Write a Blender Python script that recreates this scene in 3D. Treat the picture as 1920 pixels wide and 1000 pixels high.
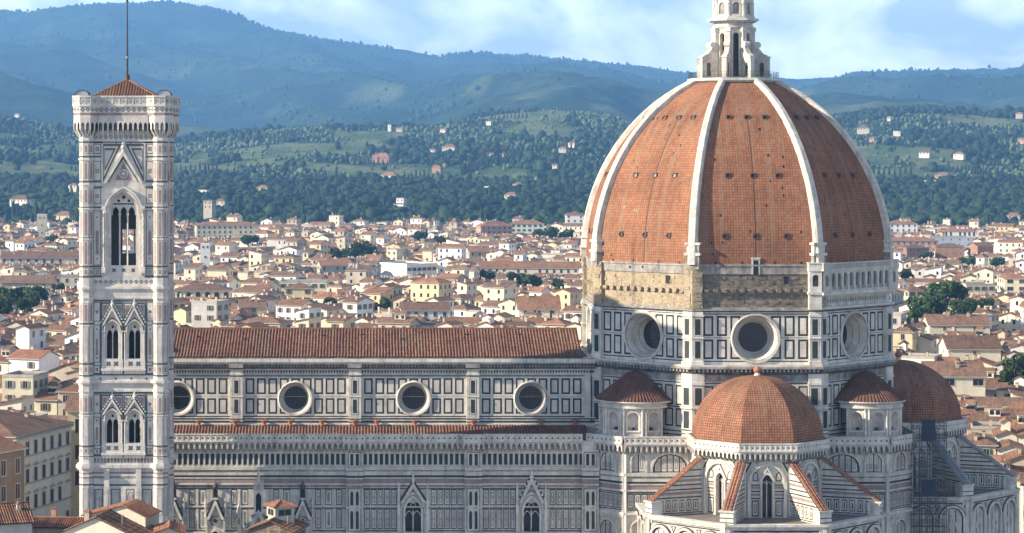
import bpy, bmesh, math, random
import numpy as np
from mathutils import Matrix, Vector
R = math.radians
for o in list(bpy.data.objects):
    bpy.data.objects.remove(o)
S = bpy.context.scene
COL = S.collection
# ------------------------------------------------------------------ camera
H = 75.0
cam = bpy.data.cameras.new('camera')
cam.sensor_width = 36.0
cam.lens = 36.0 * 4620 / 1920
cam.shift_x = (960 - 690) / 1920
cam.shift_y = -(500 - 290) / 1920
cam.clip_start = 1.0
cam.clip_end = 40000.0
cam_ob = bpy.data.objects.new('camera', cam)
cam_ob.location = (0, 0, H)
cam_ob.rotation_euler = (R(90), 0, 0)
COL.objects.link(cam_ob)
S.camera = cam_ob
# ------------------------------------------------------------------ light
SUN_AZ, SUN_EL = 12.5, 24.5          # azimuth off the nave wall towards the viewer, elevation
to_sun = Vector((-math.cos(R(SUN_AZ)) * math.cos(R(SUN_EL)), -math.sin(R(SUN_AZ)) * math.cos(R(SUN_EL)), math.sin(R(SUN_EL))))
sl = bpy.data.lights.new('sun', 'SUN')
sl.energy = 5.0
sl.angle = R(0.53)
sl.color = (1.0, 0.87, 0.69)
sun = bpy.data.objects.new('sun', sl)
sun.rotation_euler = to_sun.to_track_quat('Z', 'Y').to_euler()
sun.location = (-300, -100, 300)
COL.objects.link(sun)
S.view_settings.view_transform = 'Standard'
S.view_settings.look = 'None'
S.view_settings.gamma = 1.0
S.view_settings.use_curve_mapping = False
S.view_settings.exposure = 1.22
# ------------------------------------------------------------------ world: sky with broken cloud
W = bpy.data.worlds.new('World')
S.world = W
W.use_nodes = True
nt = W.node_tree
nt.nodes.clear()
N = nt.nodes.new
L = nt.links.new
out = N('ShaderNodeOutputWorld')
sky = N('ShaderNodeTexSky')
sky.sky_type = 'NISHITA'
sky.sun_disc = False
sky.sun_elevation = R(SUN_EL)
sky.sun_rotation = math.atan2(to_sun.x, to_sun.y)
sky.altitude = 100
sky.air_density = 1.0
sky.dust_density = 0.1
sky.ozone_density = 4.0
bg1 = N('ShaderNodeBackground')
bg1.inputs['Strength'].default_value = 0.066
bg2 = N('ShaderNodeBackground')
bg2.inputs['Color'].default_value = (0.94, 0.965, 1.0, 1)
bg2.inputs['Strength'].default_value = 1.75
tc = N('ShaderNodeTexCoord')
mp = N('ShaderNodeMapping')
mp.inputs['Scale'].default_value = (9.0, 9.0, 15.0)
mp.inputs['Location'].default_value = (3.3, 1.2, 0.35)
n1 = N('ShaderNodeTexNoise')
n1.inputs['Scale'].default_value = 1.6
n1.inputs['Detail'].default_value = 8
n1.inputs['Roughness'].default_value = 0.54
n1.inputs['Distortion'].default_value = 0.35
r1 = N('ShaderNodeValToRGB')
r1.color_ramp.elements[0].position = 0.38
r1.color_ramp.elements[1].position = 0.63
r1.color_ramp.elements[0].color = (0.20, 0.20, 0.20, 1)
r1.color_ramp.elements[1].color = (0.88, 0.88, 0.88, 1)
mixs = N('ShaderNodeMixShader')
L(tc.outputs['Generated'], mp.inputs['Vector'])
L(mp.outputs['Vector'], n1.inputs['Vector'])
L(n1.outputs['Fac'], r1.inputs['Fac'])
sx = N('ShaderNodeSeparateXYZ')
L(tc.outputs['Generated'], sx.inputs[0])
el = N('ShaderNodeMapRange')          # the cloud bank lies low over the hills, the sky overhead is mostly clear
el.inputs[1].default_value, el.inputs[2].default_value, el.inputs[3].default_value, el.inputs[4].default_value = 0.07, 0.22, 1.0, 0.10
L(sx.outputs['Z'], el.inputs[0])
cm = N('ShaderNodeMath'); cm.operation = 'MULTIPLY'
L(r1.outputs['Color'], cm.inputs[0]); L(el.outputs[0], cm.inputs[1])
L(cm.outputs[0], mixs.inputs['Fac'])
tint = N('ShaderNodeMix'); tint.data_type = 'RGBA'; tint.blend_type = 'MULTIPLY'; tint.inputs[0].default_value = 1.0
tint.inputs[7].default_value = (0.97, 0.95, 0.98, 1)
L(sky.outputs['Color'], tint.inputs[6]); L(tint.outputs[2], bg1.inputs['Color'])
L(bg1.outputs['Background'], mixs.inputs[1])
L(bg2.outputs['Background'], mixs.inputs[2])
L(mixs.outputs['Shader'], out.inputs['Surface'])
HAZE_DENSITY = 0.9e-4
HAZE_COLOR = (0.22, 0.52, 1.0, 1)
# ------------------------------------------------------------------ materials
MAT = {}
def _newmat(name, rough, spec=0.3, metal=0.0):
    m = bpy.data.materials.new(name)
    m.use_nodes = True
    b = m.node_tree.nodes['Principled BSDF']
    b.inputs['Roughness'].default_value = rough
    b.inputs['Specular IOR Level'].default_value = spec
    b.inputs['Metallic'].default_value = metal
    MAT[name] = m
    return m, m.node_tree, b
def c4(c): return (c[0], c[1], c[2], 1)
def _noise(nt, vec, scale, detail=5, rough=0.6):
    n = nt.nodes.new('ShaderNodeTexNoise')
    n.inputs['Scale'].default_value = scale
    n.inputs['Detail'].default_value = detail
    n.inputs['Roughness'].default_value = rough
    nt.links.new(vec, n.inputs['Vector'])
    return n.outputs['Fac']
def _ramp(nt, fac, a, b, ca=(0, 0, 0), cb=(1, 1, 1)):
    r = nt.nodes.new('ShaderNodeValToRGB')
    e = r.color_ramp.elements
    e[0].position, e[1].position = a, b
    e[0].color, e[1].color = c4(ca), c4(cb)
    nt.links.new(fac, r.inputs['Fac'])
    return r.outputs['Color']
def _mix(nt, fac, a, b, mode='MIX'):
    m = nt.nodes.new('ShaderNodeMix')
    m.data_type = 'RGBA'
    m.blend_type = mode
    if isinstance(fac, (int, float)): m.inputs[0].default_value = fac
    else: nt.links.new(fac, m.inputs[0])
    for sock, v in ((m.inputs[6], a), (m.inputs[7], b)):
        if isinstance(v, tuple): sock.default_value = c4(v)
        else: nt.links.new(v, sock)
    return m.outputs[2]
def _coord(nt, kind, scale=(1, 1, 1), rnd=False):
    t = nt.nodes.new('ShaderNodeTexCoord')
    mp = nt.nodes.new('ShaderNodeMapping')
    mp.inputs['Scale'].default_value = scale
    nt.links.new(t.outputs[kind], mp.inputs['Vector'])
    if rnd:
        oi = nt.nodes.new('ShaderNodeObjectInfo')
        mu = nt.nodes.new('ShaderNodeMath'); mu.operation = 'MULTIPLY'; mu.inputs[1].default_value = 137.0
        nt.links.new(oi.outputs['Random'], mu.inputs[0])
        ad = nt.nodes.new('ShaderNodeVectorMath'); ad.operation = 'ADD'
        nt.links.new(mp.outputs['Vector'], ad.inputs[0])
        nt.links.new(mu.outputs[0], ad.inputs[1])
        return ad.outputs[0]
    return mp.outputs['Vector']
def _obj_tone(nt, col, amt):
    oi = nt.nodes.new('ShaderNodeObjectInfo')
    mr = nt.nodes.new('ShaderNodeMapRange')
    mr.inputs[3].default_value, mr.inputs[4].default_value = 1 - amt, 1 + amt
    nt.links.new(oi.outputs['Random'], mr.inputs[0])
    vm = nt.nodes.new('ShaderNodeVectorMath'); vm.operation = 'SCALE'
    nt.links.new(col, vm.inputs[0]); nt.links.new(mr.outputs[0], vm.inputs['Scale'])
    return vm.outputs[0]
def mat_stone(name, c1, c2, streak=(0.25, 0.22, 0.19), amount=0.45, scale=0.5, rough=0.75, tone=0.0, rnd=False, fine=0.25, cells=None):
    """stone or plaster: two tones in blotches, darker run-off streaks and fine grain"""
    m, nt, b = _newmat(name, rough)
    v = _coord(nt, 'Object', (1, 1, 1), rnd)
    c = _mix(nt, _ramp(nt, _noise(nt, v, scale), .35, .65), c1, c2)
    vs = _coord(nt, 'Object', (1.1, 1.1, 0.13), rnd)
    st = _ramp(nt, _noise(nt, vs, 1.0, 6, .7), .5, .78)
    sm = nt.nodes.new('ShaderNodeMath'); sm.operation = 'MULTIPLY'; sm.inputs[1].default_value = amount
    nt.links.new(st, sm.inputs[0])
    c = _mix(nt, sm.outputs[0], c, streak)
    g = _ramp(nt, _noise(nt, v, 4.0, 3), .2, .8, (1 - fine,) * 3, (1 + fine * .3,) * 3)
    c = _mix(nt, 1.0, c, g, 'MULTIPLY')
    if cells:       # every slab of the facing has its own tone
        uv = _coord(nt, 'UV', (1 / cells[0], 1 / cells[1], 1))
        fl = nt.nodes.new('ShaderNodeVectorMath'); fl.operation = 'FLOOR'; nt.links.new(uv, fl.inputs[0])
        wn = nt.nodes.new('ShaderNodeTexWhiteNoise'); wn.noise_dimensions = '2D'; nt.links.new(fl.outputs[0], wn.inputs['Vector'])
        c = _mix(nt, 1.0, c, _ramp(nt, wn.outputs['Value'], 0, 1, (1 - cells[2], 1 - cells[2] * 1.08, 1 - cells[2] * 1.15), (1.06, 1.05, 1.03)), 'MULTIPLY')
    if tone: c = _obj_tone(nt, c, tone)
    nt.links.new(c, b.inputs['Base Color'])
    return m
def mat_plain(name, c, rough=0.6, spec=0.3, metal=0.0, c2=None, scale=1.0):
    m, nt, b = _newmat(name, rough, spec, metal)
    v = _coord(nt, 'Object')
    c2 = c2 or tuple(x * 0.7 for x in c)
    nt.links.new(_mix(nt, _ramp(nt, _noise(nt, v, scale), .3, .7), c2, c), b.inputs['Base Color'])
    return m
def mat_tile(name, c1, c2, mortar, pu, pv, mort=0.045, dark=0.5, tone=0.0, offset=0.0, rough=.85, patch=0.12, streaks=True, lichen=(0.24, 0.2, 0.13)):
    """terracotta in courses, laid out in metres by the mesh's own UVs"""
    m, nt, b = _newmat(name, rough, 0.2)
    uv = _coord(nt, 'UV')
    br = nt.nodes.new('ShaderNodeTexBrick')
    br.offset = offset; br.squash = 1.0
    br.inputs['Scale'].default_value = 1.0
    br.inputs['Brick Width'].default_value = pu
    br.inputs['Row Height'].default_value = pv
    br.inputs['Mortar Size'].default_value = mort
    br.inputs['Mortar Smooth'].default_value = 0.15
    br.inputs['Bias'].default_value = 0.0
    br.inputs['Color1'].default_value = c4(c1)
    br.inputs['Color2'].default_value = c4(c2)
    br.inputs['Mortar'].default_value = c4(mortar)
    nt.links.new(uv, br.inputs['Vector'])
    ob = _coord(nt, 'Object')
    c = br.outputs['Color']
    p = _ramp(nt, _noise(nt, ob, patch, 6, .65), .35, .7, (1.12, 1.08, 1.05), (0.66, 0.62, 0.6))
    c = _mix(nt, 1.0, c, p, 'MULTIPLY')
    if streaks:
        us = _coord(nt, 'UV', (0.9, 0.05, 1))
        s = _ramp(nt, _noise(nt, us, 1.0, 5, .7), .49, .74)
        sm = nt.nodes.new('ShaderNodeMath'); sm.operation = 'MULTIPLY'; sm.inputs[1].default_value = dark
        nt.links.new(s, sm.inputs[0])
        c = _mix(nt, sm.outputs[0], c, lichen)
    if tone: c = _obj_tone(nt, c, tone)
    nt.links.new(c, b.inputs['Base Color'])
    return m
mat_stone('marble', (0.70, 0.665, 0.595), (0.52, 0.485, 0.425), (0.18, 0.16, 0.135), 0.65, 0.45, cells=(1.1, .62, .16))
mat_stone('marble_bright', (0.74, 0.71, 0.64), (0.60, 0.57, 0.50), (0.21, 0.185, 0.15), 0.8, 0.5, cells=(1.4, .8, .12))
mat_stone('marble_panel', (0.75, 0.70, 0.63), (0.55, 0.50, 0.46), (0.34, 0.30, 0.28), 0.35, 0.32, cells=(1.97, 3.1, .22))
mat_stone('marble_tower', (0.75, 0.705, 0.645), (0.58, 0.535, 0.485), (0.32, 0.28, 0.24), 0.45, 0.5, cells=(1.2, .8, .12))
mat_stone('marble_grey', (0.40, 0.375, 0.335), (0.20, 0.185, 0.165), (0.07, 0.065, 0.055), 0.75, 0.8)
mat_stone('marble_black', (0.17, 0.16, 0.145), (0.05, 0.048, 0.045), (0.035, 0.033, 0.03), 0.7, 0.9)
mat_stone('green', (0.036, 0.049, 0.045), (0.020, 0.028, 0.026), (0.10, 0.10, 0.09), 0.3, 0.8, 0.5)
mat_stone('green_tower', (0.11, 0.13, 0.122), (0.07, 0.086, 0.08), (0.12, 0.12, 0.11), 0.3, 0.8, 0.5)
mat_stone('pink', (0.36, 0.265, 0.238), (0.27, 0.205, 0.187), (0.2, 0.15, 0.13), 0.4, 0.8)
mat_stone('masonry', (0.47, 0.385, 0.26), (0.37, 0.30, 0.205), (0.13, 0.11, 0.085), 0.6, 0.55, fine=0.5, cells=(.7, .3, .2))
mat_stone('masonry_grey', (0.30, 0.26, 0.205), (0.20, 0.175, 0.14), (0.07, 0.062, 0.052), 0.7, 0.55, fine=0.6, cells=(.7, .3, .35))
mat_stone('rubble', (0.34, 0.27, 0.20), (0.19, 0.15, 0.115), (0.08, 0.07, 0.06), 0.4, 1.6, fine=0.6, cells=(.5, .28, .5))
mat_stone('terrace_floor', (0.26, 0.22, 0.18), (0.16, 0.14, 0.12), (0.08, 0.07, 0.06), 0.4, 0.5)
mat_tile('dome_tile', (0.355, 0.165, 0.090), (0.255, 0.113, 0.064), (0.14, 0.07, 0.046), 0.46, 0.46, 0.04, 0.7)
mat_tile('small_dome_tile', (0.375, 0.172, 0.096), (0.260, 0.112, 0.066), (0.10, 0.05, 0.035), 0.42, 0.42, 0.055, 0.5, patch=0.3)
mat_tile('old_tile', (0.220, 0.100, 0.066), (0.130, 0.062, 0.046), (0.075, 0.04, 0.03), 0.42, 0.50, 0.05, 0.5, patch=0.35)
mat_tile('nave_tile', (0.225, 0.115, 0.074), (0.130, 0.068, 0.050), (0.15, 0.08, 0.055), 0.43, 0.9, 0.0, 0.6, patch=0.14)
mat_tile('roof_tile', (0.355, 0.195, 0.112), (0.215, 0.118, 0.074), (0.10, 0.05, 0.035), 0.36, 0.9, 0.045, 0.4, tone=0.22, patch=0.25)
mat_tile('roof_tile_brown', (0.270, 0.165, 0.112), (0.160, 0.098, 0.070), (0.08, 0.045, 0.035), 0.36, 0.9, 0.045, 0.45, tone=0.22, patch=0.25)
mat_tile('roof_tile_orange', (0.430, 0.212, 0.125), (0.280, 0.132, 0.082), (0.15, 0.07, 0.045), 0.36, 0.9, 0.045, 0.3, tone=0.15, patch=0.25)
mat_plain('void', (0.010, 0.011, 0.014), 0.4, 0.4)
mat_plain('glass', (0.022, 0.026, 0.034), 0.15, 0.6, c2=(0.012, 0.014, 0.02), scale=0.9)
mat_plain('iron', (0.05, 0.045, 0.04), 0.6)
mat_plain('rust', (0.13, 0.065, 0.045), 0.7)
mat_plain('bronze', (0.35, 0.25, 0.10), 0.35, metal=0.8)
mat_plain('perspex', (0.40, 0.42, 0.45), 0.3)
mat_plain('zinc', (0.25, 0.265, 0.275), 0.6)
mat_plain('terracotta', (0.44, 0.19, 0.11), 0.8, c2=(0.30, 0.12, 0.07), scale=2)
mat_plain('scaffold_steel', (0.11, 0.12, 0.14), 0.5, metal=0.3)
mat_plain('scaffold_plank', (0.20, 0.19, 0.18), 0.8)
mat_plain('scaffold_net', (0.045, 0.055, 0.072), 0.9)
for nm, a, bb in (('white', (0.86, 0.84, 0.79), (0.78, 0.755, 0.70)), ('cream', (0.82, 0.74, 0.58), (0.72, 0.64, 0.49)),
                  ('yellow', (0.72, 0.60, 0.38), (0.61, 0.50, 0.31)), ('pale_yellow', (0.75, 0.69, 0.50), (0.65, 0.59, 0.42)),
                  ('ochre', (0.64, 0.44, 0.21), (0.52, 0.35, 0.17)), ('peach', (0.62, 0.38, 0.28), (0.52, 0.31, 0.23)),
                  ('grey', (0.55, 0.53, 0.49), (0.44, 0.42, 0.39)), ('beige', (0.56, 0.49, 0.38), (0.45, 0.39, 0.30)),
                  ('brick', (0.40, 0.225, 0.15), (0.32, 0.175, 0.12)), ('pale_blue', (0.50, 0.58, 0.68), (0.42, 0.49, 0.58)),
                  ('brown', (0.24, 0.185, 0.135), (0.18, 0.14, 0.10)), ('mint', (0.58, 0.64, 0.52), (0.50, 0.55, 0.45))):
    mat_stone('wall_' + nm, a, bb, tuple(x * .45 for x in a), 0.5, 0.25, 0.9, tone=0.10, rnd=True)
mat_plain('shutter_green', (0.05, 0.10, 0.065), 0.6)
mat_plain('shutter_brown', (0.12, 0.075, 0.05), 0.6)
mat_plain('shutter_grey', (0.22, 0.22, 0.21), 0.6)
mat_plain('sill_stone', (0.46, 0.42, 0.36), 0.8)
mat_plain('bark', (0.11, 0.085, 0.06), 0.9)
mat_plain('pavement', (0.17, 0.155, 0.14), 0.9, c2=(0.12, 0.11, 0.10), scale=0.1)
mat_plain('asphalt', (0.055, 0.053, 0.05), 0.9, scale=0.2)
def mat_leaf(name, ca, cb):
    """foliage whose tone follows the mesh's own per-clump attribute"""
    m, nt, b = _newmat(name, 0.75, 0.15)
    at = nt.nodes.new('ShaderNodeAttribute'); at.attribute_name = 'tone'
    v = _coord(nt, 'Object')
    f = nt.nodes.new('ShaderNodeMath'); f.operation = 'ADD'
    nz = nt.nodes.new('ShaderNodeMath'); nz.operation = 'MULTIPLY_ADD'; nz.inputs[1].default_value = 1.0; nz.inputs[2].default_value = -.5
    nt.links.new(_noise(nt, v, 0.55, 5), nz.inputs[0])
    nt.links.new(at.outputs['Fac'], f.inputs[0]); nt.links.new(nz.outputs[0], f.inputs[1])
    nt.links.new(_ramp(nt, f.outputs[0], 0.0, 1.0, ca, cb), b.inputs['Base Color'])
    return m
mat_leaf('foliage', (0.018, 0.036, 0.014), (0.075, 0.125, 0.036))
mat_leaf('foliage_wood', (0.005, 0.014, 0.009), (0.038, 0.066, 0.024))
mat_leaf('foliage_far', (0.022, 0.042, 0.020), (0.045, 0.075, 0.034))
mat_leaf('foliage_olive', (0.060, 0.090, 0.040), (0.165, 0.200, 0.088))
# ------------------------------------------------------------------ mesh builder
def TR(x=0, y=0, z=0, rz=0.0):
    return Matrix.Translation((x, y, z)) @ Matrix.Rotation(R(rz), 4, 'Z')
class MB:
    """collects faces in local wall coordinates: u along the wall, w outwards (local -Y), v upwards"""
    def __init__(s):
        s.v = []; s.f = []; s.m = []; s.uvs = {}; s.T = Matrix(); s.tone = None
    def at(s, T):
        s.T = T; return s
    def poly(s, pts, m, uv=None):
        b = len(s.v); T = s.T
        for q in pts: s.v.append((T @ Vector(q))[:])
        if uv: s.uvs[len(s.f)] = uv
        s.f.append(tuple(range(b, b + len(pts)))); s.m.append(m)
    def quad(s, a, b, c, d, m): s.poly((a, b, c, d), m)
    def rect(s, u0, u1, v0, v1, w, m):
        s.poly(((u0, -w, v0), (u1, -w, v0), (u1, -w, v1), (u0, -w, v1)), m)
    def box(s, u0, u1, w0, w1, v0, v1, m, back=False, top=None):
        A = [(u0, -w1, v0), (u1, -w1, v0), (u1, -w1, v1), (u0, -w1, v1)]
        B = [(u0, -w0, v0), (u1, -w0, v0), (u1, -w0, v1), (u0, -w0, v1)]
        s.poly(A, m)
        s.poly((B[0], A[0], A[3], B[3]), m); s.poly((A[1], B[1], B[2], A[2]), m)
        s.poly((A[3], A[2], B[2], B[3]), top or m); s.poly((B[0], B[1], A[1], A[0]), m)
        if back: s.poly((B[1], B[0], B[3], B[2]), m)
    def plan(s, pts, z0, z1, m, top=None, bottom=False):
        n = len(pts)
        for i in range(n):
            a, b = pts[i], pts[(i + 1) % n]
            s.poly(((a[0], a[1], z0), (b[0], b[1], z0), (b[0], b[1], z1), (a[0], a[1], z1)), m)
        s.poly([(p[0], p[1], z1) for p in pts], top or m)
        if bottom: s.poly([(p[0], p[1], z0) for p in reversed(pts)], m)
    def frame(s, u0, u1, v0, v1, t, w, m):
        s.rect(u0, u1, v0, v0 + t, w, m); s.rect(u0, u1, v1 - t, v1, w, m)
        s.rect(u0, u0 + t, v0 + t, v1 - t, w, m); s.rect(u1 - t, u1, v0 + t, v1 - t, w, m)
    def panel(s, u0, u1, v0, v1, t=.25, inner='marble_panel', w=.012, line='green', core=None):
        s.rect(u0, u1, v0, v1, w, line)
        s.rect(u0 + t, u1 - t, v0 + t, v1 - t, w + .012, inner)
        if core:
            k = t * 1.15
            s.rect(u0 + t + k, u1 - t - k, v0 + t + k, v1 - t - k, w + .024, core)
    def apts(s, uc, half, vs, h, n=7):
        """right spring -> apex -> left spring; h == half gives a round arch, h > half a pointed one"""
        r = (half * half + h * h) / (2 * half); c = half - r
        a1 = math.atan2(h, -c)
        rp = [(uc + c + r * math.cos(a1 * i / n), vs + r * math.sin(a1 * i / n)) for i in range(n + 1)]
        lp = [(2 * uc - p[0], p[1]) for p in reversed(rp[:-1])]
        return rp + lp
    def outline(s, uc, half, vb, vs, h, n=7):
        return [(uc + half, vb)] + s.apts(uc, half, vs, h, n) + [(uc - half, vb)]
    def arch_wall(s, u0, u1, v0, v1, w, uc, half, vb, vs, h, m, n=7):
        if uc - half > u0: s.rect(u0, uc - half, v0, v1, w, m)
        if uc + half < u1: s.rect(uc + half, u1, v0, v1, w, m)
        if vb > v0: s.rect(uc - half, uc + half, v0, vb, w, m)
        p = list(reversed(s.apts(uc, half, vs, h, n)))
        for a, b in zip(p, p[1:]):
            s.poly(((a[0], -w, a[1]), (b[0], -w, b[1]), (b[0], -w, v1), (a[0], -w, v1)), m)
    def reveal(s, uc, half, vb, vs, h, w0, w1, m, n=7):
        p = s.outline(uc, half, vb, vs, h, n); p = p + [p[0]]
        for a, b in zip(p, p[1:]):
            s.poly(((a[0], -w1, a[1]), (b[0], -w1, b[1]), (b[0], -w0, b[1]), (a[0], -w0, a[1])), m)
    def arch_fill(s, uc, half, vb, vs, h, w, m, n=7):
        s.poly([(p[0], -w, p[1]) for p in s.outline(uc, half, vb, vs, h, n)], m)
    def arch_band(s, uc, half, vs, h, t, w0, w1, m, vb=None, n=7):
        a = s.apts(uc, half, vs, h, n); b = s.apts(uc, half + t, vs, h + t * (h / half) ** .5, n)
        if vb is not None:
            a = [(uc + half, vb)] + a + [(uc - half, vb)]; b = [(uc + half + t, vb)] + b + [(uc - half - t, vb)]
        for i in range(len(a) - 1):
            p, q, r_, t_ = a[i], a[i + 1], b[i + 1], b[i]
            s.poly(((p[0], -w1, p[1]), (t_[0], -w1, t_[1]), (r_[0], -w1, r_[1]), (q[0], -w1, q[1])), m)
            s.poly(((t_[0], -w1, t_[1]), (t_[0], -w0, t_[1]), (r_[0], -w0, r_[1]), (r_[0], -w1, r_[1])), m)
            s.poly(((p[0], -w1, p[1]), (q[0], -w1, q[1]), (q[0], -w0, q[1]), (p[0], -w0, p[1])), m)
    def disc(s, uc, vc, r, w, m, n=32):
        s.poly([(uc + r * math.cos(2 * math.pi * i / n), -w, vc + r * math.sin(2 * math.pi * i / n)) for i in range(n)], m)
    def funnel(s, uc, vc, r0, w0, r1, w1, m, n=40):
        for i in range(n):
            a, b = 2 * math.pi * i / n, 2 * math.pi * (i + 1) / n
            s.poly([(uc + r * math.cos(t), -w, vc + r * math.sin(t)) for r, w, t in ((r0, w0, a), (r0, w0, b), (r1, w1, b), (r1, w1, a))], m)
    def hole_rect(s, u0, u1, v0, v1, w, uc, vc, r, m, n=40):
        ang = [2 * math.pi * i / n for i in range(n)] + [math.atan2(y - vc, x - uc) % (2 * math.pi) for x in (u0, u1) for y in (v0, v1)]
        ang = sorted(ang)
        def edge(t):
            c, q = math.cos(t), math.sin(t)
            k = min(((u1 if c > 0 else u0) - uc) / c if abs(c) > 1e-9 else 1e9, ((v1 if q > 0 else v0) - vc) / q if abs(q) > 1e-9 else 1e9)
            return (uc + k * c, -w, vc + k * q)
        def circ(t): return (uc + r * math.cos(t), -w, vc + r * math.sin(t))
        for a, b in zip(ang, ang[1:] + [ang[0] + 2 * math.pi]):
            if b - a > 1e-6: s.poly((circ(a), edge(a), edge(b), circ(b)), m)
    def rect_minus(s, u0, u1, v0, v1, w, m, cut, n=10):
        """a rectangle less the disc cut = (uc, vc, r)"""
        uc, vc, r = cut
        if u1 < uc - r or u0 > uc + r or v1 < vc - r or v0 > vc + r:
            return s.rect(u0, u1, v0, v1, w, m)
        for i in range(n):
            a, b = u0 + (u1 - u0) * i / n, u0 + (u1 - u0) * (i + 1) / n
            d = (a + b) / 2 - uc
            if abs(d) >= r: s.rect(a, b, v0, v1, w, m); continue
            c = math.sqrt(r * r - d * d)
            if v1 > vc + c and v1 - max(v0, vc + c) > .02: s.rect(a, b, max(v0, vc + c), v1, w, m)
            if v0 < vc - c and min(v1, vc - c) - v0 > .02: s.rect(a, b, v0, min(v1, vc - c), w, m)
    def panel_cut(s, u0, u1, v0, v1, t, inner, cut, w=.012):
        s.rect_minus(u0, u1, v0, v1, w, 'green', cut)
        s.rect_minus(u0 + t, u1 - t, v0 + t, v1 - t, w + .012, inner, cut)
    def lathe(s, prof, n, m, a0=0.0, a1=360.0, cx=0, cy=0, mats=None):
        st = (a1 - a0) / n
        for i in range(n):
            a, b = R(a0 + st * i), R(a0 + st * (i + 1))
            for k in range(len(prof) - 1):
                (r0, z0), (r1, z1) = prof[k], prof[k + 1]
                P = []
                for r, z, t in ((r0, z0, a), (r0, z0, b), (r1, z1, b), (r1, z1, a)):
                    q = (cx + r * math.cos(t), cy + r * math.sin(t), z)
                    if q not in P: P.append(q)
                if len(P) > 2:
                    rm = max(r0, r1); L0 = math.hypot(r1 - r0, z1 - z0)
                    vb = sum(math.hypot(prof[j + 1][0] - prof[j][0], prof[j + 1][1] - prof[j][1]) for j in range(k))
                    uv = [(a * rm, vb), (b * rm, vb), (b * rm, vb + L0), (a * rm, vb + L0)] if len(P) == 4 else None
                    s.poly(P, mats[k] if mats else m, uv)
    def tube(s, p0, p1, r, m, n=6, r1=None):
        p0, p1 = Vector(p0), Vector(p1); d = (p1 - p0).normalized()
        x = d.orthogonal().normalized(); y = d.cross(x); r1 = r if r1 is None else r1
        ring = [[p + (x * math.cos(2 * math.pi * i / n) + y * math.sin(2 * math.pi * i / n)) * q for i in range(n)] for p, q in ((p0, r), (p1, r1))]
        for i in range(n):
            j = (i + 1) % n
            s.poly((ring[0][i], ring[0][j], ring[1][j], ring[1][i]), m)
        s.poly(list(reversed(ring[0])), m); s.poly(ring[1], m)
    def gable(s, uc, half, v0, v1, w0, w1, t, m, fill=None):
        """a steep gable: two raking bars of thickness t, apex at v1"""
        for sg in (-1, 1):
            a, b = (uc + sg * half, v0), (uc, v1)
            k = t * math.hypot(half, v1 - v0) / half
            P = [(a[0], a[1]), (b[0], b[1]), (b[0], b[1] - k), (uc + sg * max(half - t * 1.1, .02), v0)]
            s.poly([(x, -w1, z) for x, z in P], m)
            s.poly(((P[0][0], -w1, P[0][1]), (P[0][0], -w0, P[0][1]), (P[1][0], -w0, P[1][1]), (P[1][0], -w1, P[1][1])), m)
            s.poly(((P[3][0], -w1, P[3][1]), (P[3][0], -w0, P[3][1]), (P[2][0], -w0, P[2][1]), (P[2][0], -w1, P[2][1])), m)
        if fill:
            s.poly(((uc - half, -w0 - .02, v0), (uc + half, -w0 - .02, v0), (uc, -w0 - .02, v1)), fill)
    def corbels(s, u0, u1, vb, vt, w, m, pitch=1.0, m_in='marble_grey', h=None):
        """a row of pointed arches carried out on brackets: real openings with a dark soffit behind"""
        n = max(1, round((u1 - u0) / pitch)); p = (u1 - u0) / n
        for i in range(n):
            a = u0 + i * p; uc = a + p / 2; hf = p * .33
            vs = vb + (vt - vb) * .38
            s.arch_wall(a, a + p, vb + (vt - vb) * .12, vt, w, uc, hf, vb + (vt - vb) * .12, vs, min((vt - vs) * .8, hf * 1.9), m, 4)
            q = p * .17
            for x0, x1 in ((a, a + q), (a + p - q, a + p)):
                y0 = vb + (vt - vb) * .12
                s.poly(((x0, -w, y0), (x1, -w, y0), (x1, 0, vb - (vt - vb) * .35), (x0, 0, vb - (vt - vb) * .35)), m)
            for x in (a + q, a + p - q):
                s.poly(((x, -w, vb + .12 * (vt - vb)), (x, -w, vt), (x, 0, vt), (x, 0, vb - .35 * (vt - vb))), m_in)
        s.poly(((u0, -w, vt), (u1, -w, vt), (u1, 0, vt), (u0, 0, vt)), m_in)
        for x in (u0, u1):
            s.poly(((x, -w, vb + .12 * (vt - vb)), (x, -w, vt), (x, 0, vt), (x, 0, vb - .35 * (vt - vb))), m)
    def parapet(s, u0, u1, vb, vt, w, m, pitch=1.0, t=.35, hole=True):
        s.box(u0, u1, w - t, w, vb, vt, m, back=True)
        s.box(u0 - .0, u1 + .0, w - t - .08, w + .1, vt, vt + .14, m, back=True)
        s.box(u0, u1, w, w + .12, vb - .12, vb + .1, m)
        if hole:
            n = max(1, round((u1 - u0) / pitch)); p = (u1 - u0) / n
            for i in range(n):
                uc = u0 + (i + .5) * p; q = min(.2, p * .2); vc = (vb + vt) / 2
                s.poly(((uc - q, -w - .012, vc), (uc, -w - .012, vc - q), (uc + q, -w - .012, vc), (uc, -w - .012, vc + q)), 'void')
                s.box(u0 + i * p - .06, u0 + i * p + .06, w, w + .05, vb + .1, vt, m)
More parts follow.
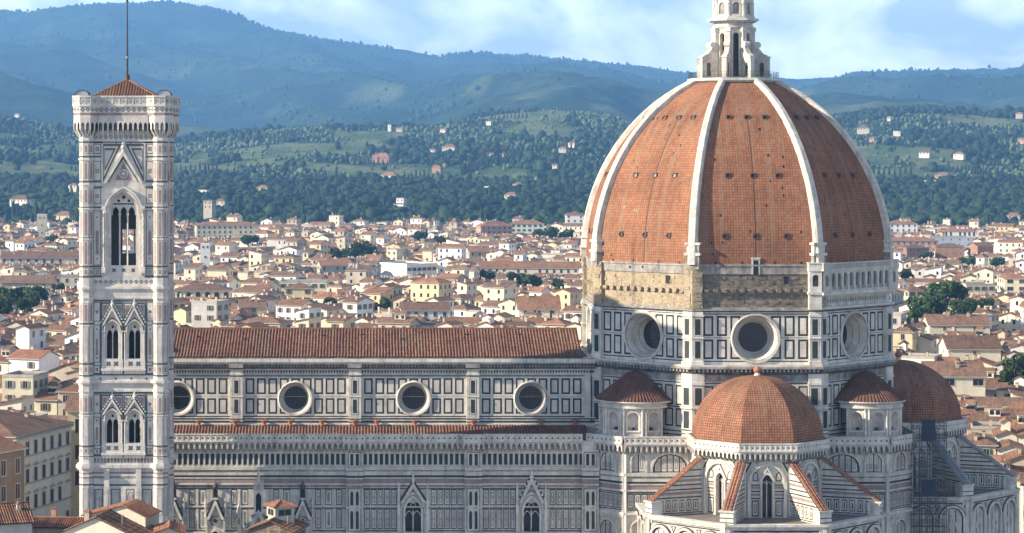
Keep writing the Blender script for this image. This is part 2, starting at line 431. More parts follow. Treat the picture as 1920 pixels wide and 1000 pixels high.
    def build(s, name, par=None, loc=None, smooth=False):
        me = bpy.data.meshes.new(name)
        me.from_pydata(s.v, [], s.f)
        names = list(dict.fromkeys(s.m))
        for n in names: me.materials.append(MAT[n])
        ix = {n: i for i, n in enumerate(names)}
        me.polygons.foreach_set('material_index', [ix[n] for n in s.m])
        if smooth: me.polygons.foreach_set('use_smooth', [True] * len(s.f))
        me.update()
        nf = len(s.f)
        nrm = np.empty(nf * 3, 'f'); me.polygons.foreach_get('normal', nrm); nrm = nrm.reshape(-1, 3)
        tot = np.empty(nf, 'i'); me.polygons.foreach_get('loop_total', tot)
        li = np.empty(len(me.loops), 'i'); me.loops.foreach_get('vertex_index', li)
        co = np.array(s.v, 'f')[li]
        nn = np.repeat(nrm, tot, axis=0)
        ua = np.stack([-nn[:, 1], nn[:, 0], np.zeros(len(nn))], 1)
        ln = np.linalg.norm(ua, axis=1); flat = ln < 1e-3
        ua[flat] = (1, 0, 0); ln[flat] = 1
        ua /= ln[:, None]
        va = np.cross(nn, ua)
        uv = np.stack([(co * ua).sum(1), (co * va).sum(1)], 1)
        if s.uvs:
            st = np.concatenate([[0], np.cumsum(tot)])
            for k, q in s.uvs.items(): uv[st[k]:st[k] + len(q)] = q
        lay = me.uv_layers.new(name='UVMap')
        lay.data.foreach_set('uv', uv.astype('f').ravel())
        if s.tone is not None:
            at = me.attributes.new('tone', 'FLOAT', 'POINT')
            at.data.foreach_set('value', np.array(s.tone, 'f'))
        o = bpy.data.objects.new(name, me)
        COL.objects.link(o)
        if par is not None: o.parent = par
        if loc is not None: o.location = loc
        return o
def tag(o, label=None, cat=None, group=None, kind=None):
    if label: o['label'] = label
    if cat: o['category'] = cat
    if group: o['group'] = group
    if kind: o['kind'] = kind
    return o
def empty(name, loc=(0, 0, 0), rz=0.0, par=None):
    o = bpy.data.objects.new(name, None)
    o.empty_display_size = 0.5
    COL.objects.link(o); o.location = loc; o.rotation_euler = (0, 0, R(rz))
    if par is not None: o.parent = par
    return o
def kids(o): return [c for c in o.children]
def dup(o, par=None, loc=None, rz=None):
    c = o.copy(); COL.objects.link(c)
    c.parent = par
    if loc is not None: c.location = loc
    if rz is not None: c.rotation_euler = (0, 0, R(rz))
    for ch in list(o.children): dup(ch, c)
    return c
# ================================================================== CATHEDRAL (local origin: centre of the great dome, on the ground)
CX, CY = 63.0, 425.0
cath = tag(empty('cathedral', (CX, CY, 0)), 'marble cathedral with a huge red tiled octagonal dome, long nave and domed apses', 'cathedral')
AP = 24.6                     # apothem of the octagon
HS = AP * math.tan(R(22.5))   # half a side
def oct_T(k, ap=AP, base=Matrix()): return base @ Matrix.Rotation(R(45 * k), 4, 'Z') @ Matrix.Translation((0, -ap, 0))
def oct_pts(ap, rot=22.5):
    r = ap / math.cos(R(22.5))
    return [(r * math.cos(R(rot + 45 * i)), r * math.sin(R(rot + 45 * i))) for i in range(8)]
# ---- nave: clerestory wall
b = MB(); NY = 11.0
b.at(TR(0, -NY, 0))
x0, x1 = -105.0, -24.6
OC = [-95.0, -75.2, -55.3, -35.6]
PIL = [-105.0, -85.1, -65.2, -45.4, -25.6]
zc = 34.0
b.rect(x0, x1, 28.0, 29.9, 0, 'marble')
b.rect(x0, x1, 29.9, 38.1, 0, 'marble') if False else None
for i, uc in enumerate(OC):
    u0, u1 = PIL[i], PIL[i + 1]
    b.hole_rect(u0, u1, 31.0, 38.0, 0, uc, zc, 2.72, 'marble_bright')
    b.rect(u0, u1, 29.9, 31.0, 0, 'marble')
    b.rect(u0, u1, 38.0, 41.0, 0, 'marble')
    b.rect(u0 + 1, u1 - 1, 30.9, 31.08, .014, 'green'); b.rect(u0 + 1, u1 - 1, 37.72, 37.9, .014, 'green')
    b.rect(u0 + 1, u1 - 1, 34.32, 34.38, .014, 'marble_grey')
    n = 9; w = (u1 - u0 - 2.6) / n
    for k in range(n):
        a = u0 + 1.3 + k * w
        b.panel_cut(a + .22, a + w - .22, 34.75, 37.4, .29, 'marble_panel', (uc, zc, 2.75))
        b.panel_cut(a + .22, a + w - .22, 31.45, 34.05, .29, 'marble_panel', (uc, zc, 2.75))
b.box(x0, x1, 0, .30, 29.3, 29.75, 'marble'); b.rect(x0, x1, 29.95, 30.25, .02, 'green'); b.rect(x0, x1, 30.5, 30.68, .02, 'green')
b.box(x0, x1, 0, .14, 30.72, 30.86, 'marble')
for k in range(170):                       # inlaid lozenge frieze under the cornice
    u = x0 + .3 + k * .472
    b.poly(((u, -.014, 38.55), (u + .19, -.014, 38.3), (u + .38, -.014, 38.55), (u + .19, -.014, 38.8)), 'green')
b.box(x0, x1, 0, .12, 38.08, 38.2, 'marble'); b.box(x0, x1, 0, .16, 38.9, 39.05, 'marble')
b.at(TR(0, NY, 0, 180)); b.rect(24.6, 105, 20, 41, 0, 'marble')
b.build('nave_wall', cath)
# pilasters
b = MB(); b.at(TR(0, -NY, 0))
b.box(-1.05, 1.05, 0, .55, 29.75, 38.95, 'marble_bright')
for v0, v1 in ((31.3, 34.2), (34.6, 37.4)):
    b.rect(-.62, .62, v0, v1, .57, 'marble_grey'); b.rect(-.52, .52, v0 + .1, v1 - .1, .585, 'marble_bright'); b.rect(-.34, .34, v0 + .3, v1 - .3, .60, 'green')
for v in (30.0, 30.5, 37.75): b.rect(-1.05, 1.05, v, v + .17, .57, 'green')
b.box(-1.12, 1.12, 0, .68, 34.3, 34.45, 'marble_bright'); b.box(-1.15, 1.15, 0, .7, 37.95, 38.2, 'marble_bright')
p0 = b.build('pilaster', cath, (PIL[1], 0, 0))
for x in (PIL[2], PIL[3]): dup(p0, cath, (x, 0, 0))
# cornice with weathered top
b = MB(); b.at(TR(0, -NY, 0))
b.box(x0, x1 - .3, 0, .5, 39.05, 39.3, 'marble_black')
random.seed(4)
n = 150
for k in range(n):
    a = x0 + (x1 - x0 - .3) * k / n
    b.box(a + .06, a + .36, .3, .95, 39.3, 39.72, 'marble_grey')
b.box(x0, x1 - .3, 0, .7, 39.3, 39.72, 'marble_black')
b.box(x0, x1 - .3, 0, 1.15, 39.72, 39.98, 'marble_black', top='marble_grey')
b.box(x0, x1 - .3, 0, .75, 39.98, 40.2, 'marble'); b.box(x0, x1 - .3, 0, .9, 40.2, 40.72, 'marble_bright'); b.box(x0, x1 - .3, 0, .8, 40.72, 40.84, 'marble_grey')
for x in PIL[1:4]: b.box(x - 1.2, x + 1.2, .5, 1.35, 39.25, 39.98, 'marble_grey')
b.build('nave_cornice', cath)
# round windows of the nave
def round_window(name, r_out, r_in, depth, lip, par, T, mats=('marble_bright', 'marble', 'marble_grey'), dark='glass'):
    o = empty(name, par=par); o.matrix_local = T
    m = MB()
    m.funnel(0, 0, r_out, -.05, r_out, lip * .6, mats[0]); m.funnel(0, 0, r_out, lip * .6, r_out * .955, lip, mats[0])
    m.funnel(0, 0, r_out * .955, lip, r_out * .91, lip * .9, mats[0]); m.funnel(0, 0, r_out * .91, lip * .9, r_out * .86, lip * .45, mats[2])
    q = r_out * .86; s1 = q + (r_in - q) * .35; s2 = q + (r_in - q) * .7
    m.funnel(0, 0, q, lip * .45, s1, -depth * .3, mats[1]); m.funnel(0, 0, s1, -depth * .3, s1 - .05, -depth * .34, mats[2])
    m.funnel(0, 0, s1 - .05, -depth * .34, s2, -depth * .68, mats[1]); m.funnel(0, 0, s2, -depth * .68, s2 - .06, -depth * .72, mats[2])
    m.funnel(0, 0, s2 - .06, -depth * .72, r_in, -depth, mats[1])
    m.build('window_rim', o)
    m = MB(); m.disc(0, 0, r_in, -depth, dark)
    for k in range(-3, 4):
        u = k * r_in * .27; c = math.sqrt(r_in ** 2 - u * u)
        m.rect(u - .025, u + .025, -c, c, -depth + .03, 'iron'); m.rect(-c, c, u - .025, u + .025, -depth + .036, 'iron')
    m.build('pane', o)
    return o
for uc in OC: round_window('round_window', 2.95, 1.95, 1.3, .32, cath, TR(uc, -NY, zc), ('marble_bright', 'marble_panel', 'marble_grey'))
# roof of the nave: half-round tile courses
def tile_roof(mb, x0, x1, ye, ze, yr, zr, m, pitch=.43, amp=.10, bands=8, seed=1):
    rnd = random.Random(seed)
    n = int((x1 - x0) / pitch); p = (x1 - x0) / n
    L0 = math.hypot(yr - ye, zr - ze)
    for k in range(n):
        a = x0 + k * p
        j = [rnd.uniform(-.025, .025) for _ in range(bands + 1)]
        prof = [(0, 0.0), (.14, .6), (.36, 1.0), (.58, .6), (.72, 0.0), (1.0, 0.0)]
        for q in range(bands):
            f0, f1 = q / bands, (q + 1) / bands
            for (s0, h0), (s1, h1) in zip(prof, prof[1:]):
                P = []
                for f, s, h in ((f0, s0, h0), (f0, s1, h1), (f1, s1, h1), (f1, s0, h0)):
                    hh = amp * h + (.03 * (1 - (f - f0) * bands) if True else 0)
                    P.append((a + s * p + j[q], ye + (yr - ye) * f, ze + (zr - ze) * f + hh))
                mb.poly(P, m if (h0 + h1) > .3 else 'old_tile', [(k * .43 + (.1 if 1 else 0) + s * .3, L0 * f) for f, s in ((f0 + .01, s0), (f0 + .01, s1), (f1 - .01, s1), (f1 - .01, s0))])
b = MB()
tile_roof(b, -105, -27.0, -11.6, 41.0, 0, 44.9, 'nave_tile', pitch=.52, amp=.14, bands=9)
b.quad((-105, -11.6, 40.98), (-27.0, -11.6, 40.98), (-27.0, 0, 44.88), (-105, 0, 44.88), 'old_tile')
b.quad((-105, 11.9, 40.9), (-27.0, 11.9, 40.9), (-27.0, 0, 44.85), (-105, 0, 44.85), 'old_tile')
b.tube((-105, 0, 44.95), (-27.0, 0, 44.95), .22, 'nave_tile', 8)
b.quad((-27.02, -11.5, 40.9), (-27.02, 0, 44.85), (-27.02, 0, 40), (-27.02, -11.5, 40), 'marble_grey')
b.at(TR(0, -11.6, 0)); b.box(-105, -27.0, 0, .14, 40.86, 41.0, 'marble_black')
for x in (-92, -84, -70.5, -64, -57, -46, -37):     # small roof hatches
    b.at(TR(x, -4.5 + (x % 3), 43.4 + (x % 3) * .33)); b.box(-.25, .25, -.3, .2, 0, .25, 'void', top='old_tile')
b.build('nave_roof', cath)
# ---- aisle
AY = 21.0
b = MB()
tile_roof(b, -105, -26.5, -20.2, 26.9, -11.0, 29.62, 'nave_tile', pitch=.52, amp=.13, bands=6, seed=3)
b.quad((-105, -20.3, 26.85), (-26.5, -20.3, 26.85), (-26.5, -11, 29.6), (-105, -11, 29.6), 'old_tile')
b.build('aisle_roof', cath)
ZA = lambda y: 75 - (y - 290) / 11.436
def stripes(m, u0, u1, w, top, rows):
    """horizontal courses from `top` downwards: rows of (height, material, projection)"""
    z = top
    for hgt, mm, pr in rows:
        m.box(u0, u1, w - .05, w + pr, z - hgt, z, mm); z -= hgt
    return z
COURSES = [(.55, 'marble', .30), (.25, 'marble_grey', .12), (.62, 'marble', .10), (.34, 'green', .09), (.22, 'marble', .20), (.75, 'pink', .11), (.25, 'marble_bright', .30), (.40, 'marble_grey', .08)]
def window_strip(m, u0, u1, v0, v1, pitch=.89, w=.0):
    m.rect(u0, u1, v0 - .1, v1 + .1, w + .012, 'marble')
    n = max(1, round((u1 - u0) / pitch)); p = (u1 - u0) / n
    for i in range(n):
        a = u0 + i * p
        m.rect(a + p * .2, a + p * .8, v0 + .1, v1 - .1, w + .024, 'green')
        m.box(a - .09, a + .09, w + .012, w + .10, v0, v1, 'marble_bright')
def tall_panels(m, u0, u1, v0, v1, pitch=1.05, w=0.0, skip=()):
    n = max(1, round((u1 - u0) / pitch)); p = (u1 - u0) / n
    for i in range(n):
        a = u0 + i * p
        if any(a + p > s0 and a < s1 for s0, s1 in skip): continue
        k = .07 * p / 1.05
        m.rect(a + k, a + p - k, v0, v1, w + .012, 'green'); m.rect(a + k * 2.6, a + p - k * 2.6, v0 + .15, v1 - .15, w + .024, 'marble_panel')
        m.frame(a + p * .32, a + p * .68, v0 + .45, v1 - .45, .07, w + .036, 'green')
        vc = (v0 + v1) / 2; q = p * .11
        m.poly(((a + p / 2 - q, -w - .036, vc), (a + p / 2, -w - .036, vc - q * 1.7), (a + p / 2 + q, -w - .036, vc), (a + p / 2, -w - .036, vc + q * 1.7)), 'pink')
b = MB(); b.at(TR(0, -AY, 0))
GW = [(-55.6, 'plain'), (-36.2, 'ornate')]        # big gothic windows of the aisle
NICHE = [-94.8, -88.0, -73.7]                      # gabled tabernacle windows of the older bays
xs = [-105, -45.0, -27.3]
holes = [(-55.6, 1.25), (-36.2, 1.25)]
cuts = [-105, -46, -26.3]
b.rect(-105, -60, 0, 28.1, 0, 'marble'); b.arch_wall(-60, -46, 0, 28.1, 0, -55.6, 1.3, 6, 16.4, 2.3, 'marble'); b.arch_wall(-46, -26.0, 0, 28.1, 0, -36.2, 1.3, 6, 16.4, 2.3, 'marble')
z = stripes(b, -105, -26, 0, 23.85, COURSES)
segs = [(-105, -66.6), (-63.9, -47.1), (-44.4, -27.6)]
for u0, u1 in segs:
    window_strip(b, u0, u1, 24.05, 26.05)
    sk = [(c - 2.3, c + 2.3) for c, _ in GW if u0 < c < u1]
    if u0 < -100:
        k = 0
        for a in np.arange(u0 + .6, u1 - 1.2, 1.72):
            if any(abs(a + .5 - c) < 1.9 for c in NICHE + [-80.9]): continue
            for v0, v1 in ((17.55, 20.1), (13.7, 16.9)):
                if k % 2: tall_panels(b, a, a + 1.1, v0, v1)
                else:
                    b.rect(a, a + 1.1, v0, v1, .012, 'green'); b.rect(a + .09, a + 1.01, v0 + .12, v1 - .12, .024, 'marble_bright'); b.rect(a + .36, a + .74, v0 + .45, v1 - .45, .036, 'marble_grey')
                b.box(a - .32, a - .2, 0, .12, v0, v1, 'marble_bright')
            k += 1
    else:
        tall_panels(b, u0 + .2, u1 - .2, 17.5, 20.1, 1.12, 0, sk); tall_panels(b, u0 + .2, u1 - .2, 13.6, 16.9, 1.12, 0, sk)
        tall_panels(b, u0 + .2, u1 - .2, 9.6, 12.9, 1.12, 0, sk)
    b.box(u0, u1, 0, .16, 17.15, 17.35, 'marble_bright'); b.rect(u0, u1, 16.95, 17.13, .014, 'green'); b.rect(u0, u1, 20.12, 20.3, .014, 'green'); b.rect(u0, u1, 13.2, 13.4, .014, 'green')
    b.box(u0, u1, 0, .16, 12.95, 13.15, 'marble_bright')
for v in np.arange(0.6, 9.5, 1.4): b.rect(-105, -26, v, v + .3, .014, 'green')
b.build('aisle_wall', cath)
# gallery on brackets round the aisle
def gallery(name, par, spans, top=29.3, T=None, over=.95, pitch=.9, loc=None):
    m = MB()
    for TT, u0, u1 in spans:
        m.at(TT)
        m.corbels(u0, u1, top - 2.6, top - 1.25, over, 'marble', pitch)
        m.parapet(u0, u1, top - 1.2, top - .15, over + .12, 'marble_bright', pitch)
        m.quad((u0, 0, top - 1.3), (u1, 0, top - 1.3), (u1, -over, top - 1.3), (u0, -over, top - 1.3), 'marble_grey')
    return m.build(name, par, loc)
TA = TR(0, -AY, 0)
sp = [(TA, -105, -67), (TR(0, -AY - .7, 0), -67, -63.5), (TA, -63.5, -47.4), (TR(0, -AY - .7, 0), -47.4, -44.1), (TA, -44.1, -27.9)]
gallery('aisle_gallery', cath, sp)
# buttresses of the aisle
b = MB(); b.at(TA)
b.box(-1.35, 1.35, -.02, .7, 0, 28.05, 'marble')
z = stripes(b, -1.42, 1.42, .7, 23.85, COURSES)
for v0, v1, arch in ((24.1, 26.0, 0), (17.5, 20.1, 0), (13.6, 16.9, 1)):
    for uc in (-.45, .45):
        b.rect(uc - .42, uc + .42, v0 - .15, v1 + .15, .712, 'marble_bright')
        if arch or v0 < 20: b.arch_fill(uc, .24, v0 + .1, v1 - .65, .45, .724, 'green')
        else: b.rect(uc - .26, uc + .26, v0, v1, .724, 'green')
    b.frame(-1.1, 1.1, v0 - .3, v1 + .3, .1, .73, 'green')
b.box(-1.42, 1.42, 0, .85, 17.1, 17.32, 'marble_bright'); b.box(-1.42, 1.42, 0, .85, 12.95, 13.15, 'marble_bright')
for v in np.arange(0.6, 12.5, 1.4): b.rect(-1.35, 1.35, v, v + .3, .714, 'green')
bt = b.build('aisle_buttress', cath, (-65.2, 0, 0))
for x in (-45.75, -26.6): dup(bt, cath, (x, 0, 0))
# tall pointed windows of the aisle, with gables
for uc, kind in GW:
    o = empty('gothic_window', par=cath, loc=(uc, -AY, 0))
    m = MB()
    m.reveal(0, 1.3, 6, 16.4, 2.3, -.9, 0, 'marble')
    m.arch_band(0, 1.3, 16.4, 2.3, .35, 0, .35, 'marble_bright', 6); m.arch_band(0, 1.75, 16.4, 2.85, .4, 0, .22, 'marble', 6)
    for sg in (-1, 1):
        m.box(sg * 2.35 - .22, sg * 2.35 + .22, 0, .4, 6, 18.6, 'marble_bright')
        m.plan([(sg * 2.35 - .15, -.4), (sg * 2.35 + .15, -.4), (sg * 2.35 + .15, -.1), (sg * 2.35 - .15, -.1)], 18.6, 20.4, 'marble_bright')
        m.lathe([(.22, 20.4), (0, 21.4)], 4, 'marble_bright', cx=sg * 2.35, cy=-.25)
    m.build('window_surround', o)
    m = MB(); top = 22.3 if kind == 'ornate' else 21.3
    m.gable(0, 2.15, 17.9, top, 0, .5, .5, 'marble_bright', 'marble_panel')
    m.gable(0, 2.5, 17.9, top + .55, 0, .3, .25, 'green')
    m.funnel(0, 19.6, .55, .1, .55, .35, 'marble_bright', 14); m.disc(0, 19.6, .5, .12, 'pink', 14)
    if kind == 'ornate':
        for k in range(6):
            for sg in (-1, 1):
                f = (k + .5) / 6; m.box(sg * 2.3 * (1 - f) - .13, sg * 2.3 * (1 - f) + .13, .2, .5, 18.1 + f * (top - 18) - .1, 18.1 + f * (top - 18) + .3, 'marble_bright')
    m.lathe([(.16, top - .2), (.28, top + .5), (.12, top + .8), (.2, top + 1.1), (0, top + 1.5)], 8, 'marble_bright', cy=-.3)
    m.build('gable', o)
    m = MB(); m.arch_fill(0, 1.3, 6, 16.4, 2.3, -.9, 'glass')
    m.build('pane', o)
    m = MB(); m.box(-.1, .1, -.75, -.55, 6, 16.6, 'marble_bright')
    for c in (-.65, .65): m.arch_band(c, .5, 15.6, .8, .12, -.75, -.55, 'marble_bright')
    m.funnel(0, 17.3, .5, -.6, .36, -.6, 'marble_bright', 14)
    m.build('tracery', o)
# tabernacle windows of the older bays
for uc in NICHE:
    o = empty('tabernacle_window', par=cath, loc=(uc, -AY, 0))
    m = MB()
    m.box(-1.3, 1.3, 0, .3, 6, 15, 'marble'); m.gable(0, 1.45, 15.2, 18.6, .1, .65, .4, 'marble_bright', 'marble')
    m.gable(0, 1.75, 15.4, 19.2, .05, .35, .25, 'green')
    m.funnel(0, 15.0, .85, .3, .85, .55, 'marble_bright', 20); m.disc(0, 15.0, .8, .45, 'marble_grey', 20); m.funnel(0, 15, .5, .46, .42, .5, 'marble_bright', 16); m.disc(0, 15, .3, .48, 'green', 12)
    for sg in (-1, 1): m.box(sg * 1.45 - .14, sg * 1.45 + .14, 0, .5, 6, 15.6, 'marble_bright'); m.lathe([(.2, 15.6), (.1, 16.2), (.22, 17.8), (0, 18.9)], 6, 'marble_bright', cx=sg * 1.6, cy=-.25)
    m.arch_band(0, .95, 12.0, 1.35, .25, .3, .6, 'marble_bright', 6)
    m.build('surround', o)
    m = MB(); m.plan([(-.42, -.75), (.42, -.75), (.42, -.05), (-.42, -.05)], 18.5, 18.75, 'marble_bright')
    m.arch_wall(-.42, .42, 18.75, 20.6, .62, 0, .34, 18.75, 19.9, .5, 'marble_black', 4); m.arch_fill(0, .34, 18.75, 19.9, .5, .3, 'void', 4)
    m.lathe([(.45, 20.5), (.36, 20.9), (.14, 21.3), (.12, 21.5), (0, 21.7)], 8, 'marble_black', cy=-.35)
    m.build('pinnacle', o)
    m = MB(); m.arch_fill(0, .95, 6, 12.0, 1.35, .31, 'glass'); m.build('pane', o)
# portal with its open pinnacle
o = empty('side_portal', par=cath, loc=(-80.9, -AY, 0))
m = MB(); m.box(-3.2, 3.2, 0, 1.2, 0, 11.5, 'marble'); m.gable(0, 3.2, 11.0, 17.0, .2, 1.2, .6, 'marble_bright', 'marble')
for sg in (-1, 1):
    m.box(sg * 3.2 - .35, sg * 3.2 + .35, .3, 1.3, 0, 15.2, 'marble_bright'); m.lathe([(.5, 15.2), (.25, 15.6), (.4, 16.8), (0, 18.2)], 6, 'marble_bright', cx=sg * 3.2, cy=-.8)
    m.gable(sg * 3.2, .55, 14.6, 16.6, 1.3, 1.45, .2, 'marble_bright', 'marble_grey')
m.build('portal_front', o)
m = MB()
m.plan([(-.75, -1.3), (.75, -1.3), (.75, -.2), (-.75, -.2)], 16.2, 16.6, 'marble_bright')
m.arch_wall(-.75, .75, 16.6, 20.1, 1.25, 0, .45, 16.6, 18.9, .8, 'marble_bright', 5); m.arch_fill(0, .45, 16.6, 18.9, .8, .9, 'void', 5)
m.gable(0, .8, 20.0, 22.4, .9, 1.3, .3, 'marble_bright', 'marble_bright')
for sg in (-1, 1): m.lathe([(.16, 20), (.1, 21.4), (0, 22)], 5, 'marble_bright', cx=sg * .72, cy=-1)
m.lathe([(.3, 21.0), (.2, 22.4), (.28, 22.6), (.1, 23.2), (.16, 23.4), (0, 24)], 8, 'marble_bright', cy=-.8)
m.build('pinnacle', o)
m = MB(); m.arch_fill(0, 1.6, 0, 6, 2.0, 1.21, 'void'); m.build('door', o)
for x, z_ in ((-91.6, 19.9), (-84.4, 19.9), (-78.3, 19.2), (-79.0 - 5, 16.3), (-71.2, 19.9), (-76.6, 20.0)):   # standing saints on brackets
    pass
# ---- octagon below the drum and the drum itself
b = MB()
Z0, Z1, Z2, Z3, Z4 = 28.0, 39.4, 40.8, 49.4, 57.1
for k in range(8):
    b.at(oct_T(k, AP + .25))
    hs = (AP + .25) * math.tan(R(22.5))
    vis = k in (0, 1, 7, 6, 2)
    b.rect(-hs, hs, 0, Z1, 0, 'marble')
    if vis:
        n = 8; w = 17.6 / n
        for q in range(n):
            a = -8.8 + q * w
            for v0, v1 in ((30.6, 33.6), (34.1, 37.4)): b.panel(a + .28, a + w - .28, v0, v1, .27, 'marble_panel')
        for v in (29.2, 29.8, 33.78, 37.75): b.rect(-hs, hs, v, v + .18, .014, 'green')
        b.rect(-hs, hs, 38.1, 39.3, .012, 'marble_grey')
    b.at(oct_T(k))
    uc = 0
    if vis:
        b.hole_rect(-HS, HS, Z2, Z3, 0, 0, 45.1, 3.85, 'marble_bright')
        for q in range(8):
            a = -8.8 + q * w
            for v0, v1 in ((41.75, 44.95), (45.5, 48.75)): b.panel_cut(a + .28, a + w - .28, v0, v1, .32, 'marble_panel', (0, 45.1, 3.95))
        b.rect(-8.9, 8.9, 41.3, 41.48, .014, 'green'); b.rect(-8.9, 8.9, 49.0, 49.15, .014, 'green'); b.rect(-8.9, -4.0, 45.15, 45.28, .014, 'marble_grey'); b.rect(4.0, 8.9, 45.15, 45.28, .014, 'marble_grey')
    else:
        b.rect(-HS, HS, Z2, Z3, 0, 'marble_bright')
b.build('drum', cath)
def corner_ring(m, ap, segs):
    for z0, z1, out_, mm in segs: m.plan(oct_pts(ap + out_), z0, z1, mm)
b = MB()
pts = oct_pts(AP)
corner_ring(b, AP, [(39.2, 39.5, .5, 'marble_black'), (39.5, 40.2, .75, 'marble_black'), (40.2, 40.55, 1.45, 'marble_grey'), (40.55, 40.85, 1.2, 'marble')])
for k in range(8):
    b.at(oct_T(k, AP))
    for i in range(30): u = -10.2 + i * .69; b.box(u, u + .3, .7, 1.3, 39.75, 40.2, 'marble_grey')
b.build('drum_cornice', cath)
b = MB()
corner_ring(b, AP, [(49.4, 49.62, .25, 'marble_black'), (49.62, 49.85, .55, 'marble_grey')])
b.build('drum_string_course', cath)
# buttresses on the corners of the octagon
def chevron(m, ap, half, w0, w1, z0, z1, mm):
    t = math.tan(R(22.5)); u = ap * t - half
    def P(k, uu, w): q = oct_T(k, ap) @ Vector((uu, -w, 0)); return (q.x, q.y)
    m.at(Matrix())
    c1 = (ap + w1) * t; c0 = (ap + w0) * t
    m.plan([P(0, u, w0), P(0, u, w1), P(0, c1, w1), P(1, -u, w1), P(1, -u, w0), P(0, c0, w0)], z0, z1, mm)
b = MB()
chevron(b, AP, 1.75, -.1, .75, 0, 39.4, 'marble_bright'); chevron(b, AP, 1.55, -.1, .7, 40.85, 49.45, 'marble_bright')
chevron(b, AP, 1.8, -.1, .9, 37.6, 38.0, 'marble_bright'); chevron(b, AP, 1.7, -.1, .85, 48.7, 49.0, 'marble_bright'); chevron(b, AP, 1.9, -.1, 1.0, 33.7, 33.95, 'marble_bright'); chevron(b, AP, 1.7, -.1, .85, 45.1, 45.3, 'marble_bright')
chevron(b, AP, 1.7, -.1, .9, 40.85, 41.4, 'marble_bright')
for k, sg in ((0, 1), (1, -1)):
    b.at(oct_T(k))
    for v0, v1, hw, w in ((41.8, 44.8, 1.55, .7), (45.6, 48.4, 1.55, .7), (30.4, 33.4, 1.75, .75), (34.2, 37.2, 1.75, .75)):
        u0, u1 = (HS - hw + .3, HS - .1) if sg > 0 else (-HS + .1, -HS + hw - .3)
        b.rect(u0 - .12, u1 + .12, v0 - .15, v1 + .15, w + .012, 'marble_grey'); b.rect(u0 - .05, u1 + .05, v0 - .07, v1 + .07, w + .02, 'marble_bright'); b.rect(u0 + .12, u1 - .12, v0 + .1, v1 - .1, w + .032, 'green')
    for v in (28.8, 29.5, 30.1):
        u0, u1 = (HS - 1.75, HS + .3) if sg > 0 else (-HS - .3, -HS + 1.75)
        b.rect(u0, u1, v, v + .17, .762, 'green')
ob_ = b.build('corner_buttress', cath)
for k in range(1, 8): dup(ob_, cath, rz=45 * k)
for k in (0, 1, 7, 2, 6):
    T = oct_T(k); T = T @ Matrix.Translation((0, 0, 45.1))
    round_window('drum_window', 4.1, 2.42, 3.0, .35, cath, T, ('marble', 'marble', 'marble_grey'))
# unfinished masonry band under the dome
def masonry_band(k, par):
    m = MB(); m.at(oct_T(k, AP - .15)); hs = HS - .05
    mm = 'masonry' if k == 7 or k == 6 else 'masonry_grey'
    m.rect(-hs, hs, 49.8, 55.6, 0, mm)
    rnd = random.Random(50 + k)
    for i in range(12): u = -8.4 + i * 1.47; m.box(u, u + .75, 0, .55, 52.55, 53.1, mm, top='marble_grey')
    m.box(-hs, hs, 0, .18, 55.55, 57.15, 'marble_grey'); m.box(-hs, hs, 0, .32, 56.85, 57.1, 'marble_grey')
    for row in range(7):                       # ragged stones standing proud of the face
        for i in range(16):
            u = -9.3 + i * 1.16 + rnd.uniform(-.3, .3)
            if rnd.random() < .45: m.box(u, u + rnd.uniform(.5, 1.1), 0, rnd.uniform(.02, .12), 50.0 + row * .78, 50.0 + row * .78 + rnd.uniform(.3, .6), mm)
    m.box(-hs, hs, 0, .3, 49.85, 50.15, 'marble_grey')
    for u, v in ((4.6, 53.9), (-.4, 56.2)): m.rect(u, u + .75 if v < 55 else u + .4, v, v + 1.3 if v < 55 else v + .4, .19, 'void')
    if k == 7: m.rect(-3.1, -2.7, 56.1, 56.5, .19, 'void')
    return m.build('masonry_band', par)
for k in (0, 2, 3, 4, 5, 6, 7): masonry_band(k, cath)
b = MB()
chevron(b, AP - .1, 1.45, -.1, .55, 49.9, 57.0, 'masonry')
rnd = random.Random(8)
for v in np.arange(50, 56.6, .62):
    for k, sg in ((0, 1), (1, -1)):
        b.at(oct_T(k, AP - .1)); u0, u1 = (HS - 1.4, HS) if sg > 0 else (-HS, -HS + 1.4)
        if rnd.random() < .7: b.box(u0 + rnd.uniform(0, .5), u1 - rnd.uniform(0, .4), .55, .55 + rnd.uniform(.04, .16), v, v + .5, 'masonry')
mc = b.build('masonry_corner', cath, rz) if False else b.build('masonry_corner', cath)
for k in (2, 3, 4, 5, 6, 7): dup(mc, cath, rz=45 * k)
